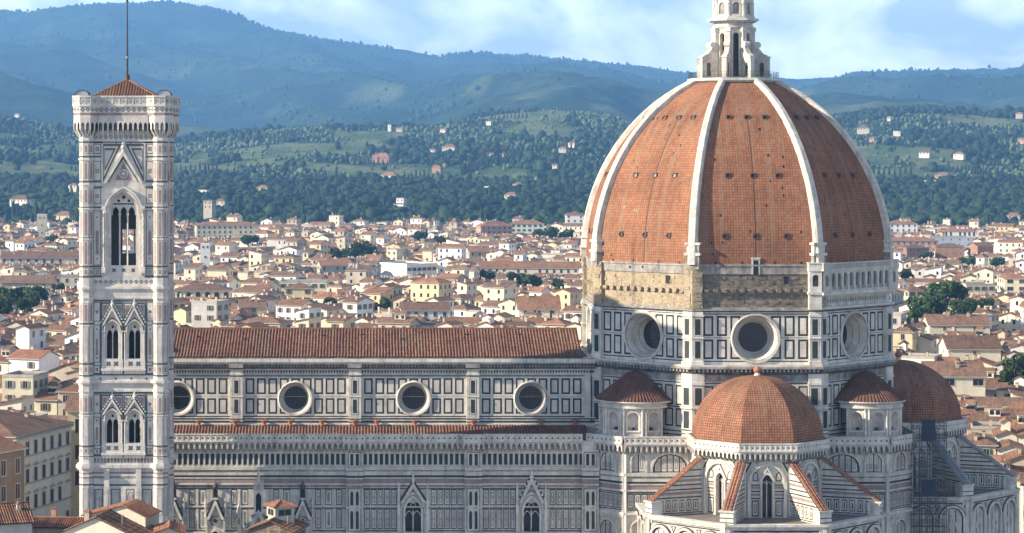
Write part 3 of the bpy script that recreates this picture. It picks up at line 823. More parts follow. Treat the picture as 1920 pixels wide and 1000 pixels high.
# finished loggia on one side
b = MB(); b.at(oct_T(1)); gu0, gu1 = -HS - .5, HS + .5
b.box(-HS, HS, -.3, .25, 49.8, 52.3, 'marble'); b.box(-HS - .4, HS + .4, 0, 1.0, 49.85, 50.2, 'marble_bright')
rnd = random.Random(2)
for i in range(26):
    u = -9.3 + i * .72; b.poly([(u + .3 * math.cos(t) , -.262, 51.1 + .4 * math.sin(t)) for t in np.linspace(0, 2 * math.pi, 9)[:-1]], 'marble_grey')
b.box(-HS - .6, HS + .6, -.3, 1.1, 51.9, 52.2, 'marble_bright'); b.box(-HS - .8, HS + .8, -.3, 1.55, 52.2, 52.5, 'marble_bright'); b.box(-HS - .7, HS + .7, -.3, 1.4, 52.5, 52.75, 'marble')
n = 10; p = 2 * 8.6 / n
for i in range(n):
    a = -8.6 + i * p; b.arch_wall(a, a + p, 52.75, 56.1, 1.25, a + p / 2, .55, 53.5, 55.15, .55, 'marble_bright', 5); b.reveal(a + p / 2, .55, 53.5, 55.15, .55, .85, 1.25, 'marble', 5)
    b.box(a - .2, a + .2, 1.25, 1.36, 52.9, 55.9, 'marble_bright')
    for j in range(4): b.box(a + .3 + j * .34, a + .42 + j * .34, 1.26, 1.32, 52.9, 53.5, 'marble_grey')
b.rect(-HS, HS, 52.7, 57.1, 0, 'marble_grey')
b.box(-9.4, 9.4, .6, 1.45, 56.1, 56.35, 'marble_bright', back=True)
for i in range(64): u = -9.2 + i * .29; b.box(u, u + .13, 1.15, 1.28, 56.35, 57.15, 'marble_bright', back=True)
b.box(-9.4, 9.4, 1.0, 1.42, 57.15, 57.35, 'marble_bright', back=True)
for sg in (-1, 1):
    u0, u1 = (8.6, HS + .75) if sg > 0 else (-HS - .75, -8.6)
    uc = (u0 + u1) / 2
    b.arch_wall(u0, u1, 52.75, 56.1, 1.45, uc, .45, 53.6, 55.0, .45, 'marble_bright', 5); b.reveal(uc, .45, 53.6, 55.0, .45, .9, 1.45, 'marble', 5); b.arch_fill(uc, .45, 53.6, 55.0, .45, .5, 'marble_black', 5)
    b.box(u0 - .1, u1 + .1, .4, 1.6, 56.1, 56.4, 'marble_bright', back=True); b.box(u0, u1, .9, 1.5, 56.4, 57.2, 'marble_bright', back=True); b.box(u0 - .1, u1 + .1, .8, 1.6, 57.2, 57.42, 'marble_bright', back=True)
    b.quad((u0 if sg > 0 else u1, -1.45, 52.75), (u0 if sg > 0 else u1, 1.0, 52.75), (u0 if sg > 0 else u1, 1.0, 56.1), (u0 if sg > 0 else u1, -1.45, 56.1), 'marble_bright')
b.build('loggia', cath)
# return of the loggia on the corner towards the viewer
b = MB(); b.at(oct_T(0)); u0, u1 = HS - 1.7, HS + .35
b.box(u0, u1, 0, 1.3, 49.85, 52.6, 'marble'); b.box(u0 - .2, u1 + .2, 0, 1.5, 52.3, 52.75, 'marble_bright')
b.arch_wall(u0, u1, 52.75, 56.1, 1.3, (u0 + u1) / 2, .5, 53.6, 55.0, .5, 'marble_bright', 5); b.arch_fill((u0 + u1) / 2, .5, 53.6, 55.0, .5, .9, 'marble_black', 5); b.reveal((u0 + u1) / 2, .5, 53.6, 55.0, .5, .9, 1.3, 'marble', 5)
b.quad((u0, -1.3, 52.75), (u0, 0, 52.75), (u0, 0, 56.1), (u0, -1.3, 56.1), 'marble_bright')
b.box(u0 - .1, u1, 0, 1.45, 56.1, 57.3, 'marble_bright'); b.box(u0 - .2, u1, 0, 1.55, 57.3, 57.5, 'marble_bright')
b.build('loggia_return', cath)
# ---- dome
def dome_ap(hh):   # apothem of the shell at height hh above its springing
    return (math.sqrt(33.5 ** 2 - hh * hh) - 6.9) * math.cos(R(22.5))
ZD, HD = 57.1, 30.4
b = MB(); nr = 26
hs_ = [HD * i / nr for i in range(nr + 1)]
arc = [0.0]
for h0, h1 in zip(hs_, hs_[1:]): arc.append(arc[-1] + math.hypot(dome_ap(h1) - dome_ap(h0), h1 - h0))
t8 = math.tan(R(22.5))
for k in range(8):
    Tk = Matrix.Rotation(R(45 * k), 4, 'Z'); b.at(Tk)
    for i in range(nr):
        a0, a1 = dome_ap(hs_[i]), dome_ap(hs_[i + 1]); z0, z1 = ZD + hs_[i], ZD + hs_[i + 1]
        m_ = 6
        if i < 21: b.poly(((-.07, -a0 - .02, z0), (.07, -a0 - .02, z0), (.07, -a1 - .02, z1), (-.07, -a1 - .02, z1)), 'old_tile')
        for j in range(m_):
            f0, f1 = -1 + 2 * j / m_, -1 + 2 * (j + 1) / m_
            b.poly(((f0 * a0 * t8, -a0, z0), (f1 * a0 * t8, -a0, z0), (f1 * a1 * t8, -a1, z1), (f0 * a1 * t8, -a1, z1)), 'dome_tile',
                   [(f0 * a0 * t8 + 50, arc[i]), (f1 * a0 * t8 + 50, arc[i]), (f1 * a1 * t8 + 50, arc[i + 1]), (f0 * a1 * t8 + 50, arc[i + 1])])
rnd = random.Random(31)
for k in (7, 0, 1, 6):      # slipped and missing tiles
    b.at(Matrix.Rotation(R(45 * k), 4, 'Z'))
    for i in range(16):
        hh = rnd.uniform(.6, 24); q = dome_ap(hh); u = rnd.uniform(-.88, .88) * q * t8; q2 = dome_ap(hh + .4); w_ = rnd.uniform(.10, .17)
        b.poly(((u - w_, -q - .015, ZD + hh), (u + w_, -q - .015, ZD + hh), (u + w_, -q2 - .015, ZD + hh + .4), (u - w_, -q2 - .015, ZD + hh + .4)), 'void')
    for u in (-6.5, -2.2, 3.1, 7.4): q = dome_ap(.1); b.poly(((u - .16, -q - .03, ZD + .12), (u + .16, -q - .03, ZD + .12), (u + .16, -q - .01, ZD + .5), (u - .16, -q - .01, ZD + .5)), 'void')
dome = b.build('dome', cath)
b = MB()          # a rib on the corner between side 0 and side 1
for i in range(nr):
    def cor(hh, out_, side):
        ap = dome_ap(hh); r = ap / math.cos(R(22.5)); a = R(-90 + 22.5)
        wd = 0.76 - .20 * hh / HD
        c, s_ = math.cos(a), math.sin(a)
        return (c * (r + out_) - s_ * side * wd, s_ * (r + out_) + c * side * wd, ZD + hh + out_ * .35 * hh / HD)
    for (o0, sd0), (o1, sd1) in (((-.5, -1), (.55, -1)), ((.55, -1), (.8, -.6)), ((.8, -.6), (.8, .6)), ((.8, .6), (.55, 1)), ((.55, 1), (-.5, 1))):
        b.poly((cor(hs_[i], o0, sd0), cor(hs_[i], o1, sd1), cor(hs_[i + 1], o1, sd1), cor(hs_[i + 1], o0, sd0)), 'marble')
ribo = b.build('rib', dome)
b = MB(); a = R(-90 + 22.5)
b.at(Matrix.Rotation(R(22.5), 4, 'Z') @ Matrix.Translation((0, -AP / math.cos(R(22.5)), 0)))
b.box(-1.1, 1.1, -1.6, .45, 56.4, 58.6, 'marble_grey', back=True); b.box(-1.3, 1.3, -1.6, .65, 58.6, 59.0, 'marble_bright', back=True); b.box(-1.0, 1.0, -1.6, .35, 59.0, 60.3, 'marble', back=True); b.box(-1.25, 1.25, -1.9, .55, 60.3, 60.7, 'marble_bright', back=True)
ped = b.build('rib_pedestal', dome)
for k in range(1, 8): dup(ribo, dome, rz=45 * k); dup(ped, dome, rz=45 * k)
# round ports of the shell
b = MB()
b.funnel(0, 0, .48, -.3, .48, .16, 'old_tile', 14); b.funnel(0, 0, .48, .16, .36, .18, 'old_tile', 14); b.funnel(0, 0, .36, .18, .34, .05, 'marble_black', 14); b.disc(0, 0, .37, .04, 'void', 14)
b.box(-.52, .52, -.2, .2, .42, .50, 'marble_black')
port0 = None
for k in (7, 0, 1, 6):
    for hh, sp_ in ((4.6, 5.0), (14.4, 4.1), (24.0, 3.0)):
        ap = dome_ap(hh); sl_ = math.atan2(dome_ap(hh - .3) - dome_ap(hh + .3), .6)
        for j in (-1, 0, 1):
            T = Matrix.Rotation(R(45 * k), 4, 'Z') @ Matrix.Translation((j * sp_, -ap, ZD + hh)) @ Matrix.Rotation(-sl_ * .55, 4, 'X')
            if port0 is None: port0 = b.build('round_port', dome); q = port0
            else: q = port0.copy(); COL.objects.link(q); q.parent = dome
            q.matrix_local = T
b = MB(); b.at(oct_T(0, AP)); b.box(-.65, .65, -1.0, .15, 55.5, 58.2, 'marble_bright'); b.rect(-.42, .42, 55.5, 57.8, .16, 'void'); b.box(-.75, .75, -1, .22, 58.0, 58.25, 'marble_bright'); b.build('roof_door', dome)
b = MB(); b.at(oct_T(1, AP)); b.box(3.3, 4.1, -1.4, -.2, 57, 58.5, 'marble_grey'); b.rect(3.4, 4.0, 57, 58.3, -.19, 'void'); b.build('roof_hatch', dome)
# ---- lantern
ZR = ZD + HD
lan = empty('lantern', par=cath, loc=(0, 0, ZR))
b = MB(); b.plan(oct_pts(6.9), -1.2, .1, 'marble_bright'); b.plan(oct_pts(7.5), .1, .55, 'marble_bright', top='marble_grey'); b.build('platform', lan)
b = MB()
for k in range(8):
    b.at(oct_T(k, 7.35)); hs = 7.35 * t8
    for v in (1.05, 1.6): b.box(-hs, hs, -.03, .03, v, v + .03, 'iron', back=True)
    for i in range(9): u = -hs + 2 * hs * i / 8; b.box(u - .02, u + .02, -.02, .02, .55, 1.6, 'iron', back=True)
b.build('railing', lan)
b = MB(); LA = 3.05; lh = LA * t8
for k in range(8):
    b.at(oct_T(k, LA))
    b.arch_wall(-lh, lh, .5, 9.9, 0, 0, .48, .9, 7.9, .48, 'marble_bright', 6); b.reveal(0, .48, .9, 7.9, .48, -.7, 0, 'marble', 6)
    b.arch_band(0, .48, 7.9, .48, .16, 0, .14, 'marble_bright', .9, 6); b.arch_fill(0, .48, .9, 7.9, .48, -.7, 'void', 6)
    b.box(-lh, lh, 0, .12, 9.0, 9.15, 'marble')
b.at(Matrix()); b.plan(oct_pts(3.3), 9.3, 9.6, 'marble_bright'); b.plan(oct_pts(3.15), 9.6, 10.2, 'marble'); b.plan(oct_pts(3.7), 10.2, 10.45, 'marble_bright'); b.plan(oct_pts(4.15), 10.45, 10.85, 'marble_bright'); b.plan(oct_pts(3.5), 10.85, 11.3, 'marble')
b.build('core', lan)
b = MB()     # a flying buttress with its volute, on the corner between side 0 and side 1
b.at(Matrix.Rotation(R(22.5), 4, 'Z'))
prof = [(-3.1, .5), (-6.35, .5), (-6.35, 4.1), (-6.0, 4.45), (-5.2, 4.8), (-4.6, 5.5), (-4.2, 6.4), (-3.1, 6.6)]
for w in (-.42, .42): b.poly([(w, y, z) for y, z in prof], 'marble')
for (ya, za), (yb, zb) in zip(prof[1:], prof[2:]): b.poly(((-.42, ya, za), (.42, ya, za), (.42, yb, zb), (-.42, yb, zb)), 'marble_bright')
b.tube((-.5, -4.25, 6.35), (.5, -4.25, 6.35), .52, 'marble_bright', 12)
b.plan([(-.55, -6.45), (.55, -6.45), (.55, -5.9), (-.55, -5.9)], 4.05, 4.3, 'marble_bright')
b.plan([(-.35, -3.75), (.35, -3.75), (.35, -3.1), (-.35, -3.1)], 6.6, 9.3, 'marble_bright'); b.plan([(-.48, -3.9), (.48, -3.9), (.48, -3.1), (-.48, -3.1)], 8.6, 9.3, 'marble_bright')
for w in (-.43, .43):
    T0 = b.T
    b.poly([(w, -5.1 + .38 * math.cos(t), 2.9 + .38 * math.sin(t)) for t in np.linspace(0, math.pi, 7)] + [(w, -5.48, .9), (w, -4.72, .9)], 'marble_black')
fb = b.build('flying_buttress', lan)
for k in range(1, 8): dup(fb, lan, rz=45 * k)
b = MB()
for k in range(8):
    b.at(oct_T(k, 3.0)); hs = 3.0 * t8
    b.rect(-hs, hs, 11.2, 14.2, 0, 'marble_bright'); b.arch_band(0, .62, 13.0, .62, .2, 0, .25, 'marble_bright', 11.4, 6); b.arch_fill(0, .62, 11.6, 13.0, .62, .012, 'marble_grey', 6)
    b.box(-.75, .75, 0, .3, 11.3, 11.55, 'marble_bright')
    for sg in (-1, 1): b.box(sg * 1.05 - .14, sg * 1.05 + .14, 0, .3, 11.3, 13.4, 'marble_bright')
    b.at(Matrix.Rotation(R(45 * k + 22.5), 4, 'Z')); b.lathe([(.34, 11.3), (.26, 13.2), (.36, 13.4), (.18, 13.9), (.3, 14.4), (.12, 14.9), (.2, 15.3), (0, 15.8)], 8, 'marble_bright', cy=-3.35)
b.at(Matrix()); b.lathe([(3.1, 14.2), (2.9, 14.6), (.5, 21.0), (.75, 21.2), (.5, 21.5)], 16, 'marble_bright')
for k in range(8): b.at(Matrix.Rotation(R(45 * k), 4, 'Z')); b.tube((0, -2.95, 14.5), (0, -.5, 21.0), .16, 'marble', 5)
b.build('crown', lan)
b = MB(); b.lathe([(0, 21.4)] + [(1.2 * math.sin(t), 22.6 - 1.2 * math.cos(t)) for t in np.linspace(.3, math.pi, 10)], 20, 'bronze'); b.build('ball', lan, smooth=True)
b = MB(); b.box(-.09, .09, -.09, .09, 23.8, 26.8, 'bronze', back=True); b.box(-.8, .8, -.08, .08, 25.5, 25.68, 'bronze', back=True); b.build('cross', lan)
# ---- half-round exedrae on the diagonals
def exedra(ang):
    o = empty('exedra', par=cath, loc=(0, 0, 0)); r = AP + 2.3
    o.location = (r * math.cos(R(ang)), r * math.sin(R(ang)), 0); o.rotation_euler = (0, 0, R(ang + 90))
    m = MB(); rr = 5.75; n = 5; st = 36.0
    for i in range(n):
        a = -72 + i * st; ap = rr * math.cos(R(st / 2)); m.at(Matrix.Rotation(R(a), 4, 'Z') @ Matrix.Translation((0, -ap, 0))); hs = ap * math.tan(R(st / 2))
        m.arch_wall(-hs, hs, 28.5, 34.2, 0, 0, .98, 30.1, 32.1, .98, 'marble', 8)
        m.arch_band(0, .98, 32.1, .98, .22, 0, .12, 'marble_bright', 30.1, 8)
        m.box(-1.15, 1.15, -.1, .2, 29.85, 30.1, 'marble_bright')
        q = m.outline(0, .98, 30.1, 32.1, .98, 8)
        for kk in range(6):                      # concave niche
            t0, t1 = math.pi * kk / 6, math.pi * (kk + 1) / 6
            A = (.98 * math.cos(t0), .98 * math.sin(t0)); B = (.98 * math.cos(t1), .98 * math.sin(t1))
            m.poly(((A[0], A[1], 30.1), (B[0], B[1], 30.1), (B[0], B[1], 32.1), (A[0], A[1], 32.1)), 'marble')
            for jj in range(4):
                e0, e1 = math.pi / 2 * jj / 4, math.pi / 2 * (jj + 1) / 4
                f = lambda P, e: (P[0] * math.cos(e), P[1] * math.cos(e), 32.1 + .98 * math.sin(e))
                m.poly((f(A, e0), f(B, e0), f(B, e1), f(A, e1)), 'marble')
        m.poly(((-.98, 0, 30.1), (.98, 0, 30.1), (.98, 1, 30.1), (-.98, 1, 30.1)), 'marble_grey')
        m.box(-.2, .2, -.8, -.4, 30.1, 30.55, 'void')
        for sg in (-1, 1):
            u = sg * (hs - .28); m.lathe([(.22, 29.2), (.19, 29.5), (.17, 33.2), (.27, 33.6)], 8, 'marble_bright', cx=u, cy=-.12)
    m.at(Matrix()); m.lathe([(5.95, 28.5), (5.95, 29.2)], 30, 'marble', -190, 10)
    m.lathe([(5.9, 33.6), (6.05, 33.7), (6.05, 34.0), (5.85, 34.05), (5.85, 34.3), (6.2, 34.4), (6.5, 34.65), (6.5, 34.8), (6.2, 34.85)], 36, 'marble_bright', -190, 10)
    m.build('niche_wall', o)
    m = MB(); m.lathe([(6.5, 34.78), (4.2, 36.7), (2.2, 38.2), (1.2, 39.1), (0, 39.5)], 40, 'old_tile')
    for i in range(40):
        a = R(-190 + 5.1 * i); m.tube((6.5 * math.cos(a), 6.5 * math.sin(a), 34.84), (1.2 * math.cos(a), 1.2 * math.sin(a), 39.12), .10, 'old_tile', 5, .05)
    m.build('cone_roof', o)
exedra(-135); exedra(-45)
# ---- the lower blocks between nave and apse
def side_block(sg):
    o = empty('sacristy_block', par=cath)
    P = [(-11.0, -25.0), (-21.3, -25.0), (-26.3, -20.0), (-26.3, -8.0), (-11, -8)]
    if sg > 0: P = [(-x, y) for x, y in reversed(P)]
    m = MB(); m.plan(P, 0, 28.1, 'marble', top='terrace_floor')
    spans = []
    pairs = [((-26.3, -20.0), (-21.3, -25.0)), ((-21.3, -25.0), (-9.0, -25.0))] if sg < 0 else [((9.0, -25.0), (21.3, -25.0)), ((21.3, -25.0), (26.3, -20.0)), ((26.3, -20), (26.3, -8))]
    for (ax, ay), (bx, by) in pairs:
        L0 = math.hypot(bx - ax, by - ay); T = TR((ax + bx) / 2, (ay + by) / 2, 0, math.degrees(math.atan2(by - ay, bx - ax)))
        m.at(T); h2 = L0 / 2; spans.append((T, -h2 - .15, h2 + .15))
        if L0 > 10: arcs = [(-h2 + 2.2, 1.15), (1.2, 2.75)] if sg < 0 else [(-1.2, 2.75), (h2 - 2.2, 1.3)]
        elif L0 > 6: arcs = [(0, 1.6)]
        else: arcs = [(0, 1.6)]
        if L0 > 11.9 and sg > 0 and abs(ax - bx) < .1: arcs = [(-3, 1.6), (2.5, 1.6)]
        for base, top in ((23.4, 26.4), (12.0, 15.4)):
            for uc, hf in arcs:
                vs = top - min(hf, 2.1); hh = min(hf, 2.1) if hf <= 2.1 else 2.1
                # a semicircle, or a flatter arch where the bay is wide
                pts_ = [(uc + hf * math.cos(t), vs + hh * math.sin(t)) for t in np.linspace(0, math.pi, 13)]
                def band(f0, f1, w, mm):
                    for (xa, za), (xb, zb) in zip(pts_, pts_[1:]):
                        g = lambda x, z, f: (uc + (x - uc) * f, vs + (z - vs) * f)
                        A, B, C, D = g(xa, za, f0), g(xb, zb, f0), g(xb, zb, f1), g(xa, za, f1)
                        m.poly(((A[0], -w, A[1]), (D[0], -w, D[1]), (C[0], -w, C[1]), (B[0], -w, B[1])), mm)
                        m.poly(((D[0], -w, D[1]), (D[0], 0, D[1]), (C[0], 0, C[1]), (C[0], -w, C[1])), mm)
                m.poly([(x, -.012, z) for x, z in pts_] + [(uc - hf, -.012, base), (uc + hf, -.012, base)], 'green')
                g = .9
                m.poly([(uc + (x - uc) * g, -.024, vs + (z - vs) * g) for x, z in pts_] + [(uc - hf * g, -.024, base + .15), (uc + hf * g, -.024, base + .15)], 'marble_panel')
                nn = max(2, round(hf * 2 / 1.1))
                for q in range(1, nn):
                    u = uc - hf * g + 2 * hf * g * q / nn; zt = vs + hh * math.sqrt(max(0, 1 - ((u - uc) / hf) ** 2)) * g
                    m.rect(u - .1, u + .1, base + .15, zt, .036, 'green')
                for q in range(nn):
                    u = uc - hf * g + 2 * hf * g * (q + .5) / nn; zt = vs + hh * math.sqrt(max(0, 1 - ((u - uc) / hf) ** 2)) * .62
                    m.frame(u - .2, u + .2, base + .6, max(zt, base + 1.2), .06, .036, 'green')
                band(1.0, 1.12, .3, 'marble_bright'); band(1.12, 1.22, .18, 'marble')
                for s2 in (-1, 1): m.box(uc + s2 * hf * 1.1 - .15, uc + s2 * hf * 1.1 + .15, 0, .3, base, vs, 'marble_bright')
        z = stripes(m, -h2, h2, 0, 23.3, COURSES[:-1])
        tall_panels(m, -h2 + .3, h2 - .3, 17.5, 19.9, 1.15)
        m.rect(-h2, h2, 20.0, 20.16, .014, 'green'); m.rect(-h2, h2, 17.2, 17.36, .014, 'green')
        m.box(-h2, h2, 0, .35, 16.5, 16.9, 'marble_bright'); m.box(-h2, h2, 0, .2, 16.1, 16.5, 'marble')
        for s2 in (-1, 1): m.box(s2 * h2 - .35, s2 * h2 + .35, 0, .14, 10, 26.8, 'marble_bright')
        for v in np.arange(1, 11, 1.5): m.rect(-h2, h2, v, v + .3, .014, 'green')
    m.build('block_wall', o)
    gallery('gallery', o, spans)
side_block(-1); side_block(1)
# ---- apses with half domes, raking spurs and a ring of chapels
def apse(cx, cy, rot, faces, name='apse', spur_tile='roof_tile_orange'):
    o = empty(name, par=cath, loc=(cx, cy, 0), rz=rot)
    ap, apc = 9.7, 18.5; hs, hc = ap * t8, apc * t8; ZT = 18.2
    m = MB()
    for k in range(-3, 4):
        m.at(oct_T(k, ap))
        win = k in faces
        if win:
            m.arch_wall(-hs, hs, 10, 28.7, 0, 0, .78, 17.6, 23.7, 1.25, 'marble'); m.reveal(0, .78, 17.6, 23.7, 1.25, -.7, 0, 'marble')
        else: m.rect(-hs, hs, 10, 28.7, 0, 'marble')
        m.arch_band(0, 2.55, 23.8, 2.55, .32, 0, .35, 'marble_bright', None, 10); m.arch_band(0, 2.9, 23.8, 2.9, .3, 0, .2, 'marble', None, 10)
        for s2 in (-1, 1):
            m.box(s2 * 2.85 - .25, s2 * 2.85 + .25, 0, .35, ZT, 23.8, 'marble_bright'); m.box(s2 * (hs - .35) - .3, s2 * (hs - .35) + .3, 0, .25, ZT, 26.8, 'marble_bright')
            m.poly(((s2 * 2.3, -.014, 26.9), (s2 * 3.6, -.014, 26.9), (s2 * 3.6, -.014, 24.6)), 'green'); m.poly(((s2 * 2.75, -.026, 26.65), (s2 * 3.4, -.026, 26.65), (s2 * 3.4, -.026, 25.5)), 'marble_panel')
            for a, c in ((1.3, 2.4),):
                u0, u1 = sorted((s2 * a, s2 * c))
                m.rect(u0, u1, 18.4, 20.9, .012, 'green'); m.rect(u0 + .15, u1 - .15, 18.6, 20.7, .024, 'marble_panel'); m.frame((u0 + u1) / 2 - .22, (u0 + u1) / 2 + .22, 19.0, 20.3, .07, .036, 'green')
                for v, mm in ((21.1, 'green'), (21.6, 'pink'), (22.2, 'green'), (22.7, 'pink'), (23.2, 'green')): m.rect(u0 - .1, u1 + .2, v, v + (.4 if mm == 'pink' else .2), .014, mm)
                m.arch_fill((u0 + u1) / 2 - s2 * .05, .45, 23.9, 24.6, .8, .014, 'green'); m.arch_fill((u0 + u1) / 2 - s2 * .05, .3, 24.05, 24.6, .55, .026, 'marble_panel')
    m.build('apse_wall', o)
    gallery('gallery', o, [(oct_T(k, ap), -hs - .42, hs + .42) for k in range(-3, 4)], top=29.9, over=1.0, pitch=.82)
    for k in faces:
        m = MB(); m.at(oct_T(k, ap))
        m.arch_band(0, .78, 23.7, 1.25, .3, 0, .28, 'marble_bright', 17.6); m.gable(0, 1.3, 23.9, 26.2, .05, .3, .25, 'marble_bright')
        m.arch_fill(0, .78, 17.6, 23.7, 1.25, -.7, 'glass'); m.box(-.08, .08, -.6, -.4, 17.6, 24.0, 'marble_bright')
        for c in (-.4, .4): m.arch_band(c, .3, 23.2, .5, .08, -.6, -.4, 'marble_bright')
        m.box(-1.2, 1.2, 0, .3, 17.3, 17.6, 'marble_bright')
        m.build('lancet_window', o)
    m = MB(); nr2 = 14; B0 = 9.95; Hh = 10.1
    A2 = [B0 * math.cos(t) ** .92 if t < math.pi / 2 - .01 else 0.25 for t in np.linspace(0, math.pi / 2, nr2 + 1)]; Zz = [29.5 + Hh * math.sin(t) for t in np.linspace(0, math.pi / 2, nr2 + 1)]
    ar = [0]
    for i in range(nr2): ar.append(ar[-1] + math.hypot(A2[i + 1] - A2[i], Zz[i + 1] - Zz[i]))
    for k in range(8):
        m.at(Matrix.Rotation(R(45 * k), 4, 'Z'))
        for i in range(nr2):
            a0, a1, z0, z1 = A2[i], A2[i + 1], Zz[i], Zz[i + 1]
            for f0, f1 in ((-1, -.5), (-.5, 0), (0, .5), (.5, 1)):
                m.poly(((f0 * a0 * t8, -a0, z0), (f1 * a0 * t8, -a0, z0), (f1 * a1 * t8, -a1, z1), (f0 * a1 * t8, -a1, z1)), 'small_dome_tile',
                       [(f0 * a0 * t8 + 40, ar[i]), (f1 * a0 * t8 + 40, ar[i]), (f1 * a1 * t8 + 40, ar[i + 1]), (f0 * a1 * t8 + 40, ar[i + 1])])
    m.build('half_dome', o)
    m = MB(); m.lathe([(.55, 39.4), (.5, 39.8), (.35, 39.9), (.35, 40.0)], 12, 'marble_bright'); m.lathe([(.3, 39.95), (.6, 40.3), (.62, 40.6), (.35, 40.95), (.15, 41.1), (0, 41.3)], 12, 'terracotta'); m.build('finial', o)
    # raking spurs
    m = MB(); m.at(Matrix.Rotation(R(22.5), 4, 'Z'))
    ri, ro, zi, zo, wd = 10.3, 19.3, 27.0, 20.3, .55
    for s2 in (-1, 1):
        P = [(s2 * wd, -ri, ZT - 1), (s2 * wd, -ro, ZT - 1), (s2 * wd, -ro, zo), (s2 * wd, -ri, zi)]
        m.poly(P, 'marble')
        def slab(va, vb, mm, off):
            def yat(z): return ro - (z - zo) / (zi - zo) * (ro - ri) if z > zo else ro
            m.poly(((s2 * (wd + off), -ri, va), (s2 * (wd + off), -yat(va), va), (s2 * (wd + off), -yat(vb), vb), (s2 * (wd + off), -ri, vb)), mm)
        for va, vb, mm in ((18.35, 18.5, 'green'), (20.75, 20.95, 'green'), (21.3, 21.75, 'pink'), (22.0, 22.2, 'green'), (22.7, 22.9, 'green'), (23.3, 23.7, 'pink'), (24.0, 24.2, 'green'), (25.0, 25.2, 'green')): slab(va, vb, mm, .014)
        for i in range(6):
            y = ri + .9 + i * 1.25
            m.poly([(s2 * (wd + .014), -q_, z_) for q_, z_ in ((y, 18.7), (y + .85, 18.7), (y + .85, 20.5), (y, 20.5))], 'green'); m.poly([(s2 * (wd + .026), -q_, z_) for q_, z_ in ((y + .1, 18.85), (y + .75, 18.85), (y + .75, 20.35), (y + .1, 20.35))], 'marble_panel')
            m.poly([(s2 * (wd + .038), -q_, z_) for q_, z_ in ((y + .33, 19.1), (y + .52, 19.1), (y + .52, 20.1), (y + .33, 20.1))], 'green')
    L1 = math.hypot(ro - ri, zi - zo); tx = [(q_ * .82, h_) for q_, h_ in ((-.95, .0), (-.85, .2), (-.55, .34), (-.3, .2), (-.2, .22), (0, .38), (.2, .22), (.3, .2), (.55, .34), (.85, .2), (.95, .0))]
    nq = 14
    for i in range(nq):
        f0, f1 = i / nq, (i + 1) / nq
        for (xa, ha), (xb, hb) in zip(tx, tx[1:]):
            m.poly(((xa, -ro - .4 + (ro + .4 - ri) * f0, zo + (zi - zo) * f0 + ha + .05), (xb, -ro - .4 + (ro + .4 - ri) * f0, zo + (zi - zo) * f0 + hb + .05), (xb, -ro - .4 + (ro + .4 - ri) * f1, zo + (zi - zo) * f1 + hb), (xa, -ro - .4 + (ro + .4 - ri) * f1, zo + (zi - zo) * f1 + ha)), spur_tile)
    m.poly([(x, -ro - .4, zo + h_ + .05) for x, h_ in tx], spur_tile)
    for s2 in (-1, 1): m.poly(((s2 * .95, -ro - .4, zo + .02), (s2 * .95, -ri, zi), (s2 * wd, -ri, zi - .25), (s2 * wd, -ro - .4, zo - .25)), 'marble_bright')
    m.plan([(-1.05, -ro - .5), (1.05, -ro - .5), (1.05, -ro + 1.4), (-1.05, -ro + 1.4)], ZT - 1, zo - .05, 'marble_bright'); m.plan([(-1.25, -ro - .7), (1.25, -ro - .7), (1.25, -ro + 1.2), (-1.25, -ro + 1.2)], zo - .05, zo + .2, 'marble_bright')
    for z_ in (18.6, 19.3): m.at(Matrix.Rotation(R(22.5), 4, 'Z') @ Matrix.Translation((0, -ro - .5, 0))); m.rect(-1.05, 1.05, z_, z_ + .15, .012, 'green')
    s0 = m.build('spur', o, (0, 0, 0)); s0.rotation_euler = (0, 0, R(-90))
    for k in (-1, 0, 1): dup(s0, o, rz=45 * k)
    # chapels
    m = MB(); m.plan(oct_pts(apc - .3), 15, ZT, 'marble', top='terrace_floor'); m.build('terrace', o)
    m = MB()
    for k in range(-3, 4):
        m.at(oct_T(k, apc)); m.rect(-hc, hc, 0, ZT, 0, 'marble')
        m.box(-hc - .2, hc + .2, -.9, .45, ZT - .1, ZT + .25, 'marble_bright', back=True); m.box(-hc, hc, 0, .3, ZT - .45, ZT - .1, 'marble')
        m.rect(-hc, hc, 17.3, 17.5, .014, 'green')
        for uc in (-4.9, 0, 4.9):
            hf = 1.75; vs = 15.0
            m.arch_fill(uc, hf, 9, vs, hf, .012, 'green', 8); m.arch_fill(uc, hf - .2, 9.2, vs, hf - .2, .024, 'marble_panel', 8)
            for q in (-.55, .55): m.rect(uc + q - .08, uc + q + .08, 9.2, vs + 1.3, .036, 'green')
            m.gable(uc, .9, 13.2, 15.6, .03, .2, .2, 'marble_bright')
            m.arch_band(uc, hf, vs, hf, .35, 0, .4, 'marble_bright', 8, 8); m.arch_band(uc, hf + .35, vs, hf + .35, .15, 0, .2, 'green', None, 8)
        for uc in (-7.35, -2.45, 2.45, 7.35):
            m.poly(((uc - .55, -.014, 17.1), (uc + .55, -.014, 17.1), (uc, -.014, 15.9)), 'green')
            m.poly(((uc - .3, -.026, 16.98), (uc + .3, -.026, 16.98), (uc, -.026, 16.3)), 'marble_panel')
        for v in np.arange(1, 8, 1.5): m.rect(-hc, hc, v, v + .3, .014, 'green')
        for s2 in (-1, 1): m.box(s2 * (hc - .3) - .3, s2 * (hc - .3) + .3, 0, .3, 0, ZT - .4, 'marble_bright')
    m.build('chapel_wall', o)
    return o
apse(-.6, -30.0, 0, (-1, 0, 1, -2, 2))
apse(28.5, 0, 90, (-2, -1, 0), spur_tile='zinc')
